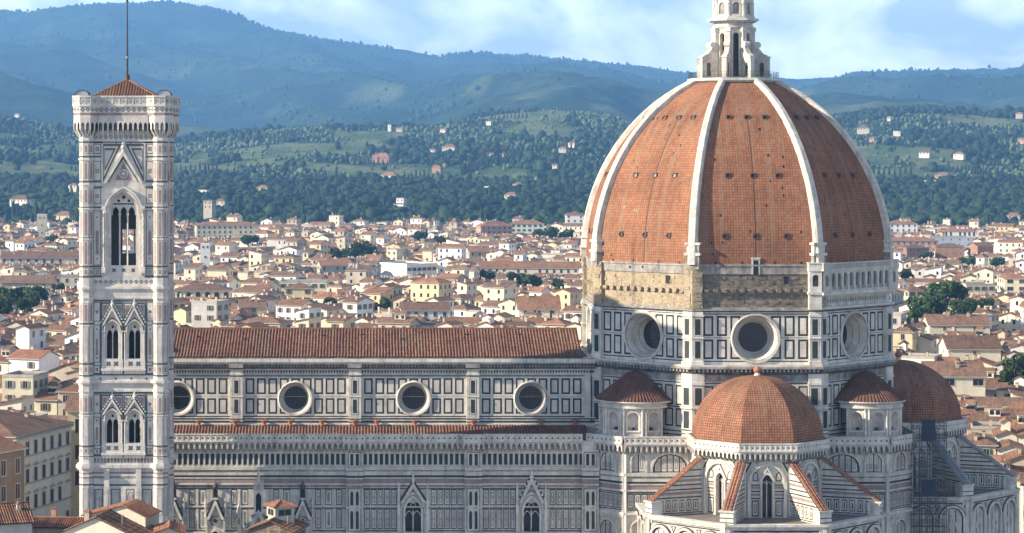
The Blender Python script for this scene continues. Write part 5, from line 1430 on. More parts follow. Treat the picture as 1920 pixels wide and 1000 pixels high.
def vnoise(x, y, seed=0):
    """smooth value noise on numpy arrays"""
    def h(i, j):
        n = (i * 374761393 + j * 668265263 + seed * 974711) & 0x7fffffff
        n = ((n ^ (n >> 13)) * 1274126177) & 0x7fffffff
        return ((n ^ (n >> 16)) & 0xffff) / 65535.0
    xi, yi = np.floor(x).astype(np.int64), np.floor(y).astype(np.int64); fx, fy = x - xi, y - yi
    fx, fy = fx * fx * (3 - 2 * fx), fy * fy * (3 - 2 * fy)
    return (h(xi, yi) * (1 - fx) + h(xi + 1, yi) * fx) * (1 - fy) + (h(xi, yi + 1) * (1 - fx) + h(xi + 1, yi + 1) * fx) * fy
def fbm(x, y, seed=0, oct_=4):
    s, a, t = 0, .5, 0
    for o in range(oct_): s = s + a * vnoise(x * 2 ** o, y * 2 ** o, seed + o); t += a; a *= .5
    return s / t
def terrain(X, Y):
    X, Y = np.asarray(X, float), np.asarray(Y, float)
    px = 690 + 4620 * X / Y
    fi = np.clip((px + 900) / 3900 * 319, 0, 318.999); i = fi.astype(int); fx = fi - i
    yy = np.clip(Y, ROWY[0], ROWY[-1] - 1); j = np.clip(np.searchsorted(ROWY, yy, 'right') - 1, 0, len(ROWY) - 2); fy = (yy - ROWY[j]) / (ROWY[j + 1] - ROWY[j])
    fy = fy * fy * (3 - 2 * fy) * .6 + fy * .4
    z = (TAB[j, i] * (1 - fx) + TAB[j, i + 1] * fx) * (1 - fy) + (TAB[j + 1, i] * (1 - fx) + TAB[j + 1, i + 1] * fx) * fy
    k = np.clip((Y - 2300) / 2500, 0, 1); far = np.clip((Y - 5000) / 1500, 0, 1) * (1 - .9 * np.exp(-((Y - 13000) / 900) ** 2))
    rid = np.abs(fbm(X / 1100 + .3 * Y / 900, Y / 1900, 5) - .5) * 2
    return np.maximum(z + k * 22 * (fbm(X / 330, Y / 330, 1) - .5) + far * (260 * (.35 - rid) + 60 * (fbm(X / 260, Y / 420, 9) - .5)), -0.5)
def sstep(x, a, b):
    t = np.clip((x - a) / (b - a), 0, 1); return t * t * (3 - 2 * t)
def field(X, Y):
    """where the slopes are open: meadows, vines and terraces"""
    near = sstep(fbm(X / 150, Y / 330, 91), .53, .58) * sstep(Y, 2950, 3300)
    far = sstep(fbm(X / 420, Y / 900, 92), .60, .66) * .6 * (1 - sstep(Y, 9000, 11000))
    return np.where(Y < 5200, near, far)
def terrain_mesh():
    ny, nx = 330, 420
    Yv = 1850 * (16400 / 1850) ** np.linspace(0, 1, ny); PX = np.linspace(-880, 2980, nx)
    YY, PP = np.meshgrid(Yv, PX, indexing='ij'); XX = (PP - 690) / 4620 * YY
    ZZ = terrain(XX, YY)
    ZZ[0] = -0.4
    V3 = np.stack([XX, YY, ZZ], -1).reshape(-1, 3)
    a = (np.arange(ny - 1)[:, None] * nx + np.arange(nx - 1)[None]).ravel()
    F = np.stack([a, a + 1, a + nx + 1, a + nx], 1)
    me = bpy.data.meshes.new('hills'); me.vertices.add(len(V3)); me.vertices.foreach_set('co', V3.ravel())
    me.loops.add(F.size); me.loops.foreach_set('vertex_index', F.ravel()); me.polygons.add(len(F)); me.polygons.foreach_set('loop_start', np.arange(len(F)) * 4)
    me.polygons.foreach_set('use_smooth', np.ones(len(F), bool)); me.update(); me.validate()
    fat = me.attributes.new('field', 'FLOAT', 'POINT'); fat.data.foreach_set('value', field(XX, YY).ravel().astype('f'))
    o = bpy.data.objects.new('hills', me); COL.objects.link(o); return o
hm, nt, bs = _newmat('hill_cover', 0.95, 0.05)
v = _coord(nt, 'Object')
c = _mix(nt, _ramp(nt, _noise(nt, v, .0045, 6, .6), .42, .60), (0.016, 0.036, 0.018), (0.062, 0.092, 0.040))
c = _mix(nt, _ramp(nt, _noise(nt, v, .030, 4, .7), .40, .62), c, (0.018, 0.034, 0.018))
fa = nt.nodes.new('ShaderNodeAttribute'); fa.attribute_name = 'field'
c = _mix(nt, fa.outputs['Fac'], c, _mix(nt, _ramp(nt, _noise(nt, _coord(nt, 'Object', (.012, .006, .001)), 1.0, 3), .42, .58), (0.080, 0.118, 0.046), (0.160, 0.178, 0.080)))
nt.links.new(c, bs.inputs['Base Color'])
hb = nt.nodes.new('ShaderNodeBump'); hb.inputs['Strength'].default_value = 1.0; hb.inputs['Distance'].default_value = 10.0
nt.links.new(_noise(nt, v, .07, 4, .7), hb.inputs['Height']); nt.links.new(hb.outputs['Normal'], bs.inputs['Normal'])
hills = structure(terrain_mesh()); hills.data.materials.append(hm)
def ray_y(px, y, lo=1900.0, hi=13000.0, off=0.0):
    """distance at which the line of sight (px, y of the photograph) meets the hills"""
    Yv = np.linspace(lo, hi, 3000); z = terrain((px - 690) / 4620 * Yv, Yv) + off; los = 75 - (y - 290) / 4620 * Yv
    k = np.argmax(z >= los)
    return float(Yv[k]) if (z >= los).any() else hi
# ---------------------------------------------------------------- woods
def crown_variants(kind, n=5, sub=2, seed=0):
    outv = []
    rnd = np.random.RandomState(seed)
    for k in range(n):
        bm = bmesh.new(); bmesh.ops.create_icosphere(bm, subdivisions=sub, radius=1.0)
        P = np.array([v_.co[:] for v_ in bm.verts]); F = np.array([[q.index for q in f.verts] for f in bm.faces]); bm.free()
        d = 1 + .42 * (fbm(P[:, 0] * 1.7 + 9 * k, P[:, 1] * 1.7 + P[:, 2] * 2.1, seed + k, 3) - .5) * 2 + rnd.uniform(-.13, .13, len(P))
        P = P * d[:, None]
        if kind == 'cypress': P *= (.32, .32, 1.5); P[:, 2] += 1.2; P[:, :2] *= (1.25 - .5 * np.clip((P[:, 2]) / 2.6, 0, 1))[:, None]
        elif kind == 'umbrella': P *= (1.25, 1.25, .42); P[:, 2] += 1.3
        else: P *= (1, 1, .92); P[:, 2] += .75
        outv.append((P, F))
    return outv
def scatter(name, pos, size, variants, mat_, tone, zs=None, seed=0, pick=None):
    rnd = np.random.RandomState(seed); VV, FF, TT = [], [], []; base = 0
    pick = rnd.randint(0, len(variants), len(pos)) if pick is None else pick
    ang = rnd.uniform(0, 6.28, len(pos)); zs = np.ones(len(pos)) if zs is None else zs
    for k, (P, F) in enumerate(variants):
        ix = np.where(pick == k)[0]
        if not len(ix): continue
        c, s_ = np.cos(ang[ix])[:, None], np.sin(ang[ix])[:, None]
        X = (P[None, :, 0] * c - P[None, :, 1] * s_) * size[ix][:, None] + pos[ix, 0][:, None]
        Y = (P[None, :, 0] * s_ + P[None, :, 1] * c) * size[ix][:, None] + pos[ix, 1][:, None]
        Z = P[None, :, 2] * (size[ix] * zs[ix])[:, None] + pos[ix, 2][:, None]
        n = len(P); VV.append(np.stack([X, Y, Z], -1).reshape(-1, 3))
        FF.append((F[None] + (base + np.arange(len(ix)) * n)[:, None, None]).reshape(-1, 3)); base += len(ix) * n
        TT.append((tone[ix][:, None] + rnd.uniform(-.13, .13, (len(ix), n)) ).ravel())
    VV, FF, TT = np.concatenate(VV), np.concatenate(FF), np.concatenate(TT)
    me = bpy.data.meshes.new(name); me.vertices.add(len(VV)); me.vertices.foreach_set('co', VV.astype('f').ravel())
    me.loops.add(FF.size); me.loops.foreach_set('vertex_index', FF.astype('i').ravel()); me.polygons.add(len(FF)); me.polygons.foreach_set('loop_start', np.arange(len(FF), dtype='i') * 3)
    at = me.attributes.new('tone', 'FLOAT', 'POINT'); at.data.foreach_set('value', TT.astype('f'))
    me.polygons.foreach_set('use_smooth', np.ones(len(FF), bool)); me.update(); me.materials.append(MAT[mat_])
    o = bpy.data.objects.new(name, me); COL.objects.link(o); return o
VILLAS = []   # filled by the town: (X, Y, radius) kept free of trees
def wood(name, ylo, yhi, n, smin, smax, mat_, variants, dens, seed, pxl=-250, pxh=2170, olive=None, weights=None):
    rnd = np.random.RandomState(seed)
    Y = np.sqrt(rnd.uniform(ylo ** 2, yhi ** 2, n)); px = rnd.uniform(pxl, pxh, n); X = (px - 690) / 4620 * Y
    keep = rnd.uniform(0, 1, n) < dens(X, Y, px)
    for vx, vy, vr in VILLAS:      # clear the house and the strip of view before it
        dx = X - vx * Y / vy
        keep &= ~((np.abs(dx) < vr) & (Y < vy + vr) & (Y > vy - vr * 1.8 - 12))
    X, Y = X[keep], Y[keep]
    pos = np.stack([X, Y, terrain(X, Y) - .5], 1)
    patch = fbm(X / 160, Y / 160, seed + 3)
    tone = np.clip(.15 + .75 * (patch - .2) + rnd.uniform(-.25, .25, len(X)), 0, 1)
    size = np.clip((smin + smax) * .45 * np.exp(rnd.normal(0, .34, len(X))), smin * .6, smax * 1.5)
    pick = None
    if weights is not None: pick = rnd.choice(len(variants), len(X), p=weights)
    return tag(scatter(name, pos, size, variants, mat_, tone, rnd.uniform(.85, 1.35, len(X)), seed, pick), kind='stuff')
# ================================================================== TOWN
WIN = {}
def window_mesh(name, w, h, shut=None, arch=False):
    m = MB()
    if arch:
        m.arch_band(0, w / 2, h - w / 2, w / 2, .14, 0, .09, 'sill_stone', 0, 6); m.arch_fill(0, w / 2, 0, h - w / 2, w / 2, .02, 'glass', 6)
    else:
        m.rect(-w / 2, w / 2, 0, h, .02, 'glass')
        m.box(-w / 2 - .14, -w / 2, 0, .08, 0, h + .14, 'sill_stone'); m.box(w / 2, w / 2 + .14, 0, .08, 0, h + .14, 'sill_stone'); m.box(-w / 2, w / 2, 0, .08, h, h + .14, 'sill_stone')
        m.rect(-.04, .04, 0, h, .035, 'sill_stone')
    m.box(-w / 2 - .2, w / 2 + .2, 0, .16, -.14, 0, 'sill_stone')
    if shut:
        for s2 in (-1, 1): m.box(s2 * (w * .77 + .1) - w * .25, s2 * (w * .77 + .1) + w * .25, .03, .10, 0, h, 'shutter_' + shut)
    o = m.build('window'); me = o.data; bpy.data.objects.remove(o); return me
for nm, w, h, sh, ar in (('plain', 1.1, 1.7, None, 0), ('green', 1.1, 1.7, 'green', 0), ('brown', 1.1, 1.7, 'brown', 0), ('grey', 1.1, 1.7, 'grey', 0), ('small', .8, 1.0, None, 0), ('arch', 2.0, 4.2, None, 1), ('tall', 1.35, 2.7, None, 0), ('wide', 2.6, 1.6, None, 0)):
    WIN[nm] = window_mesh(nm, w, h, sh, ar)
WH = dict(plain=1.7, green=1.7, brown=1.7, grey=1.7, small=1.0, arch=4.2, tall=2.7, wide=1.6)
def roof_shape(m, w, d, h, rtype, rise, rm, fascia, over=.55, flat='terrace_floor'):
    """roof in house coordinates: ridge along x"""
    W2, D2 = w / 2 + over, d / 2 + over; t = .22; k = rise / (d / 2); ze = h - k * over
    if rtype == 'gable':
        for s2 in (-1, 1):
            m.poly(((-W2, s2 * D2, ze + t), (W2, s2 * D2, ze + t), (W2, 0, h + rise + t), (-W2, 0, h + rise + t)) if s2 < 0 else ((W2, D2, ze + t), (-W2, D2, ze + t), (-W2, 0, h + rise + t), (W2, 0, h + rise + t)), rm)
            m.poly(((-W2, s2 * D2, ze), (W2, s2 * D2, ze), (W2, s2 * D2, ze + t), (-W2, s2 * D2, ze + t)), fascia)
            m.poly(((-W2, s2 * D2, ze), (W2, s2 * D2, ze), (W2, 0, h + rise), (-W2, 0, h + rise)), fascia)
            for x in (-W2, W2): m.poly(((x, s2 * D2, ze), (x, s2 * D2, ze + t), (x, 0, h + rise + t), (x, 0, h + rise)), rm)
    elif rtype == 'hip':
        q = min(d / 2, w / 2 * .98); r0 = (-(W2 - D2), 0, h + rise + t); r1 = (W2 - D2, 0, h + rise + t)
        if W2 <= D2 + .05: r0 = (-.05, 0, h + rise + t); r1 = (.05, 0, h + rise + t)
        A, B, C, D = (-W2, -D2, ze + t), (W2, -D2, ze + t), (W2, D2, ze + t), (-W2, D2, ze + t)
        m.poly((A, B, r1, r0), rm); m.poly((C, D, r0, r1), rm); m.poly((B, C, r1), rm); m.poly((D, A, r0), rm)
        for a, c in ((A, B), (B, C), (C, D), (D, A)): m.poly((a, c, (c[0], c[1], ze), (a[0], a[1], ze)), fascia)
        m.poly(((-W2, -D2, ze), (W2, -D2, ze), (W2, D2, ze), (-W2, D2, ze)), fascia)
    elif rtype == 'shed':
        m.poly(((-W2, -D2, ze + t), (W2, -D2, ze + t), (W2, D2, h + rise + t), (-W2, D2, h + rise + t)), rm); m.poly(((-W2, -D2, ze), (W2, -D2, ze), (W2, -D2, ze + t), (-W2, -D2, ze + t)), fascia)
        m.poly(((-W2, D2, h + rise), (W2, D2, h + rise), (W2, D2, h + rise + t), (-W2, D2, h + rise + t)), fascia); m.poly(((-W2, -D2, ze), (W2, -D2, ze), (W2, D2, h + rise), (-W2, D2, h + rise)), fascia)
        for x in (-W2, W2): m.poly(((x, -D2, ze), (x, -D2, ze + t), (x, D2, h + rise + t), (x, D2, h + rise)), rm)
    else:
        m.plan([(-w / 2, -d / 2), (w / 2, -d / 2), (w / 2, d / 2), (-w / 2, d / 2)], h, h + .02, fascia, top=flat)
        for (x0, x1, y0, y1) in ((-w / 2 - .1, w / 2 + .1, -d / 2 - .1, -d / 2 + .25), (-w / 2 - .1, w / 2 + .1, d / 2 - .25, d / 2 + .1), (-w / 2 - .1, -w / 2 + .25, -d / 2 + .25, d / 2 - .25), (w / 2 - .25, w / 2 + .1, -d / 2 + .25, d / 2 - .25)):
            m.plan([(x0, y0), (x1, y0), (x1, y1), (x0, y1)], h + .02, h + .7, fascia)
def wall_shape(m, w, d, h, rtype, rise, wm):
    a, c = w / 2, d / 2
    m.poly(((-a, -c, 0), (a, -c, 0), (a, -c, h), (-a, -c, h)), wm)
    zb = h + rise if rtype == 'shed' else h
    m.poly(((a, c, 0), (-a, c, 0), (-a, c, zb), (a, c, zb)), wm)
    for x in (-a, a):
        if rtype == 'gable': m.poly(((x, -c, 0), (x, c, 0), (x, c, h), (x, 0, h + rise), (x, -c, h)), wm)
        elif rtype == 'shed': m.poly(((x, -c, 0), (x, c, 0), (x, c, zb), (x, -c, h)), wm)
        else: m.poly(((x, -c, 0), (x, c, 0), (x, c, h), (x, -c, h)), wm)
def facades(w, d, yaw, x, y):
    """sides turned to the viewer: (matrix, half length, id)"""
    res = []
    for k, (hl, dist) in enumerate(((w / 2, d / 2), (d / 2, w / 2), (w / 2, d / 2), (d / 2, w / 2))):
        a = R(yaw + 90 * k); nx, ny = math.sin(a), -math.cos(a)
        dv = (-x, -y); L0 = math.hypot(*dv)
        if (nx * dv[0] + ny * dv[1]) / L0 > .12: res.append((Matrix.Rotation(R(90 * k), 4, 'Z') @ Matrix.Translation((0, -dist, 0)), hl, k))
    return res
def make_house(x, y, yaw, w, d, h, rtype, rise, wall, roof, z0=0, detail=2, win='plain', rows=2, pitch=3.2, chim=0, name='house', rnd=None, top_gap=.9, storey=3.4, attic=False, fascia='sill_stone', skipw=()):
    rnd = rnd or random.Random(int(x * 13 + y * 7))
    if detail == 0:          # too far off for parts: one mesh
        m = MB(); wall_shape(m, w, d, h, rtype, rise, wall); roof_shape(m, w, d, h, rtype, rise, roof, fascia)
        for T, hl, k in facades(w, d, yaw, x, y):
            m.at(T); n = max(1, int(hl * 2 / pitch))
            for r in range(rows):
                for i in range(n):
                    u = -hl + hl * 2 * (i + .5) / n; v0 = h - top_gap - WH[win] - r * storey
                    if rnd.random() < .9 and v0 > 1: m.rect(u - .5, u + .5, v0, v0 + 1.6, .03, 'void')
        m.at(Matrix())
        for i in range(chim):
            cx_, cy_ = rnd.uniform(-w * .4, w * .4), rnd.uniform(-d * .15, d * .15); zb = h + rise * .5 if rtype != 'flat' else h
            m.plan([(cx_ - .4, cy_ - .3), (cx_ + .4, cy_ - .3), (cx_ + .4, cy_ + .3), (cx_ - .4, cy_ + .3)], zb, zb + rise * .5 + 1.3, 'wall_beige')
        o = m.build(name); o.location = (x, y, z0); o.rotation_euler = (0, 0, R(yaw)); return o
    o = empty(name, (x, y, z0), yaw)
    m = MB(); wall_shape(m, w, d, h, rtype, rise, wall); wo = m.build('wall', o)
    m = MB(); roof_shape(m, w, d, h, rtype, rise, roof, fascia); ro = m.build('roof', o)
    for i in range(chim):
        cx_, cy_ = rnd.uniform(-w * .4, w * .4), rnd.uniform(-d * .28, d * .28)
        zb = h + rise * max(0, 1 - abs(cy_) / (d / 2)) - .2 if rtype in ('gable', 'hip') else h
        if rtype == 'hip' : zb = h + rise * max(0, min(1 - abs(cy_) / (d / 2), (w / 2 - abs(cx_)) / (d / 2))) - .3
        m = MB(); hh = rnd.uniform(1.1, 2.0); m.plan([(-.42, -.3), (.42, -.3), (.42, .3), (-.42, .3)], 0, hh, 'wall_beige'); m.plan([(-.55, -.42), (.55, -.42), (.55, .42), (-.55, .42)], hh, hh + .15, 'roof_tile', bottom=True)
        m.build('chimney', ro, (cx_, cy_, zb))
    for T, hl, k in facades(w, d, yaw, x, y):
        if k in skipw: continue
        if rtype == 'gable' and k % 2 and name == 'house' and rnd.random() < .7: continue      # blank party gables
        n = max(1, int((hl * 2 - .6) / pitch))
        if hl * 2 < 2.2: continue
        for r in range(rows):
            for i in range(n):
                if rnd.random() < .06: continue
                u = -hl + hl * 2 * (i + .5) / n; v0 = h - top_gap - WH[win] - r * storey
                if v0 < .5: continue
                q = bpy.data.objects.new('window', WIN[win]); COL.objects.link(q); q.parent = o
                q.matrix_local = T @ Matrix.Translation((u, 0, v0))
    if attic:
        m = MB(); wall_shape(m, w * .34, d * .42, 2.4, 'gable', .7, wall); m.at(Matrix.Translation((0, 0, 0))); roof_shape(m, w * .34, d * .42, 2.4, 'gable', .7, roof, fascia, .35)
        m.at(TR(0, -d * .21, 0))
        for u in (-w * .09, w * .09): m.rect(u - .5, u + .5, .9, 1.9, .02, 'glass')
        m.build('roof_room', ro, (w * .1, 0, h + rise * .35))
    return o
def px_x(px, Y): return (px - 690) / 4620 * Y
def hgt(y, Y): return 75 - (y - 290) / 4620 * Y
BLOCKED = []     # (x, y, r) taken by landmark buildings
# ---- named buildings of the middle distance: (left px, right px, eave y, distance, depth, yaw, roof, rise, wall, roof material, window, rows, pitch, label, category)
LM = [
 (326, 432, 545, 1040, 16, 2, 'hip', 2.4, 'wall_pale_yellow', 'roof_tile_brown', 'arch', 1, 3.7, 'pale yellow hall with tall arched windows just right of the bell tower', 'building'),
 (0, 150, 484, 1390, 18, 1, 'gable', 3.2, 'wall_grey', 'roof_tile_brown', 'tall', 1, 4.3, 'long grey brown-roofed building with evenly spaced tall windows left of the bell tower', 'building'),
 (98, 150, 520, 1160, 14, 3, 'flat', 0, 'wall_pale_yellow', 'roof_tile', 'plain', 2, 3.2, 'pale yellow flat topped block tucked against the bell tower\'s left edge', 'building'),
 (0, 97, 530, 1130, 20, 2, 'gable', 2.6, 'wall_beige', 'roof_tile_brown', 'small', 1, 6.0, 'long beige hall behind the big pine left of the bell tower', 'building'),
 (365, 484, 423, 1850, 16, 6, 'hip', 2.5, 'wall_pale_yellow', 'roof_tile', 'plain', 4, 3.6, 'long pale yellow apartment block at the edge of the wooded hill', 'apartment block'),
 (895, 960, 424, 1880, 15, 12, 'hip', 3.0, 'wall_peach', 'roof_tile_orange', 'plain', 3, 3.8, 'salmon pink apartment block with a hipped red roof below the woods', 'apartment block'),
 (958, 1022, 420, 1900, 15, -6, 'hip', 2.6, 'wall_mint', 'roof_tile', 'green', 3, 3.6, 'pale green and white apartment block right of the salmon pink one', 'apartment block'),
 (1061, 1096, 403, 1960, 14, -3, 'hip', 2.5, 'wall_white', 'roof_tile', 'plain', 3, 3.8, 'white villa with tall windows under the trees beside the dome\'s left edge', 'villa'),
 (525, 615, 530, 1110, 15, -4, 'flat', 0, 'wall_pale_yellow', 'roof_tile', 'green', 2, 3.0, 'pale yellow flat-roofed palace with green shutters right of the arched hall', 'building'),
 (534, 588, 541, 1080, 12, -4, 'hip', 2.0, 'wall_yellow', 'roof_tile_brown', 'brown', 2, 3.0, 'yellow house with brown shutters in front of the flat-roofed palace', 'house'),
 (447, 497, 575, 935, 12, 3, 'gable', 2.2, 'wall_yellow', 'roof_tile_brown', 'green', 1, 2.8, 'bright yellow house with dark green shutters right behind the nave roof', 'house'),
 (900, 1090, 503, 1270, 16, -6, 'gable', 3.0, 'wall_cream', 'roof_tile', 'plain', 1, 3.6, 'very long cream building with a red gabled roof leading to the dome', 'building'),
 (752, 842, 582, 930, 15, 2, 'gable', 2.6, 'wall_white', 'roof_tile_brown', 'plain', 1, 3.4, 'long white house under a brown roof in the middle behind the nave', 'house'),
 (972, 1050, 580, 930, 16, 0, 'gable', 4.4, 'wall_cream', 'roof_tile', 'small', 1, 4.0, 'broad red roofed church nave behind the nave ridge near the drum', 'church'),
 (595, 650, 498, 1300, 14, 10, 'gable', 2.6, 'wall_beige', 'roof_tile', 'plain', 2, 3.2, 'beige house with a lit gable end left of the white modern block', 'house'),
 (875, 918, 472, 1480, 14, 8, 'gable', 3, 'wall_beige', 'roof_tile', 'plain', 2, 3.6, 'beige palazzo with deep eaves behind the white modern block', 'building'),
 (1745, 1826, 446, 1740, 22, -4, 'flat', 0, 'wall_pale_blue', 'roof_tile', 'small', 3, 5.0, 'pale blue flat roofed block right of the dome', 'building'),
 (1772, 1834, 434, 1830, 16, -8, 'hip', 2.6, 'wall_white', 'roof_tile_orange', 'tall', 2, 3.2, 'white villa with a bright red roof and rooftop room right of the dome', 'villa'),
 (1668, 1722, 420, 1900, 15, -4, 'hip', 3, 'wall_white', 'roof_tile', 'plain', 3, 3.6, 'white palazzo with a small rooftop room at the dome\'s right edge', 'villa'),
 (1668, 1760, 452, 1700, 15, -3, 'hip', 2.5, 'wall_peach', 'roof_tile', 'plain', 2, 4.0, 'long dusty pink building just right of the dome', 'building'),
 (1694, 1742, 465, 1600, 14, 10, 'hip', 2.0, 'wall_brick', 'roof_tile_brown', 'plain', 3, 4.0, 'tall brick coloured block with windows nearest the dome', 'apartment block'),
 (1757, 1812, 462, 1610, 14, -10, 'hip', 1.6, 'wall_brick', 'roof_tile_brown', 'small', 4, 4.2, 'tall brick coloured block below the pale blue building', 'apartment block'),
 (1826, 1862, 462, 1600, 14, 12, 'gable', 2.2, 'wall_brick', 'roof_tile', 'small', 2, 4.2, 'narrow brick coloured block with a blank gable further right', 'apartment block'),
 (1884, 1930, 522, 1160, 16, -3, 'hip', 2.0, 'wall_pale_yellow', 'roof_tile_orange', 'wide', 3, 4.0, 'pale yellow house with stacked loggias at the right edge', 'house'),
 (1808, 1866, 535, 1120, 14, 4, 'flat', 0, 'wall_pale_yellow', 'roof_tile', 'brown', 2, 2.9, 'pale yellow flat topped house with a roof terrace behind the right hand trees', 'house'),
 (1696, 1732, 545, 1080, 12, 10, 'hip', 2.0, 'wall_pale_yellow', 'roof_tile', 'green', 2, 3.2, 'yellow house with green shutters left of the right hand trees', 'house'),
 (1742, 1852, 706, 640, 14, -4, 'gable', 3.2, 'wall_cream', 'roof_tile_brown', 'wide', 1, 2.9, 'long house with a red roof and wide loggia windows right of the far half dome', 'house'),
 (1745, 1860, 610, 830, 16, -4, 'gable', 3.0, 'wall_pale_yellow', 'roof_tile_brown', 'small', 1, 8.0, 'long yellow building with a single small window below the right hand trees', 'building'),
 (1780, 1880, 655, 740, 16, -3, 'gable', 3.4, 'wall_cream', 'roof_tile_brown', 'small', 1, 9.0, 'long low cream building with a wide brown roof behind the loggia house', 'building'),
]
SIGHT = []      # (left px, right px, distance, y of the lowest part that shows)
def landmark(L_):
    p0, p1, ye, Y, d, yaw, rt, rise, wall, roof, win, rows, pitch, label, cat = L_
    xw = (p0 + p1) / 2; w = (p1 - p0) * Y / 4620; h = hgt(ye, Y)
    w = max(6, (w - abs(math.sin(R(yaw))) * d * .5))
    x = px_x(xw, Y)
    o = make_house(x, Y + d / 2, yaw, w, d, h, rt, rise, wall, roof, win=win, rows=rows, pitch=pitch, chim=0 if rt == 'flat' else 2, attic='rooftop room' in label, name={'apartment block': 'apartment_block', 'villa': 'villa', 'house': 'house', 'church': 'church'}.get(cat, 'building'), top_gap=.7)
    tag(o, label, cat)
    SIGHT.append((p0, p1, Y, ye + max(9, min(26, 9 * 1100 * rows / Y))))
    n = max(1, int(w // 12))
    for i in range(n + 1): BLOCKED.append((x + (-w / 2 + w * i / n) * math.cos(R(yaw)), Y + d / 2 + (-w / 2 + w * i / n) * math.sin(R(yaw)), d * .55 + 4))
    return o
for L_ in LM: landmark(L_)
bx_ = px_x(762, 1345); wb_ = make_house(bx_, 1350, 38, 21, 27, hgt(497, 1335), 'flat', 0, 'wall_white', 'roof_tile', win='wide', rows=1, pitch=3.0, top_gap=1.6, name='building', skipw=(3,), fascia='wall_white')
tag(wb_, 'large white flat roofed modern block among the red roofs behind the nave', 'building'); SIGHT.append((706, 826, 1330, 519)); BLOCKED += [(bx_, 1350, 17), (bx_ - 8, 1344, 12), (bx_ + 8, 1352, 12)]
# towers among the roofs
def roof_tower(px0, px1, ytop, Y, label, wall='wall_pale_yellow', battlement=True, roofm=None, win=True):
    w = (px1 - px0) * Y / 4620; h = hgt(ytop, Y); x = px_x((px0 + px1) / 2, Y)
    o = tag(empty('tower', (x, Y, 0), 4), label, 'tower')
    m = MB(); m.plan([(-w / 2, -w / 2), (w / 2, -w / 2), (w / 2, w / 2), (-w / 2, w / 2)], 0, h, wall, bottom=False); m.build('wall', o)
    if battlement:
        for i in range(4):
            for (ex, ey) in ((1, 0), (0, 1)):
                for s2 in (-1, 1):
                    u = -w / 2 + w * (i + .5) / 4; X_, Y_ = (u, s2 * (w / 2 - .2)) if ex else (s2 * (w / 2 - .2), u)
                    if i in (0, 2, 3) or True:
                        m = MB(); q = w / 9; m.plan([(-q, -.2), (q, -.2), (q, .2), (-q, .2)] if ex else [(-.2, -q), (.2, -q), (.2, q), (-.2, q)], 0, 1.0, wall)
                        m.build('merlon', o, (X_, Y_, h))
    if roofm:
        m = MB(); q = w / 2 + .4
        for k in range(4): m.at(Matrix.Rotation(R(90 * k), 4, 'Z')); m.poly(((-q, -q, h), (q, -q, h), (0, 0, h + w * .3)), roofm)
        m.build('roof', o)
    if win:
        for k, T in ((0, TR(0, -w / 2, 0)), (3, Matrix.Rotation(R(-90), 4, 'Z') @ Matrix.Translation((0, -w / 2, 0)))):
            for u in (-w * .22, w * .22):
                q = bpy.data.objects.new('window', WIN['small']); COL.objects.link(q); q.parent = o; q.matrix_local = T @ Matrix.Translation((u, 0, h - 2.2))
            for v in (h - 7.5, h - 13):
                q = bpy.data.objects.new('window', WIN['small']); COL.objects.link(q); q.parent = o; q.matrix_local = T @ Matrix.Translation((0, 0, v))
    SIGHT.append((px0, px1, Y, ytop + 40)); BLOCKED.append((x, Y, w * .6 + 4)); return o
roof_tower(70, 88, 404, 1780, 'pale yellow square tower with battlements left of the bell tower')
roof_tower(376, 394, 457, 1300, 'slender white tower rising among roofs right of the bell tower', 'wall_white', False, None)
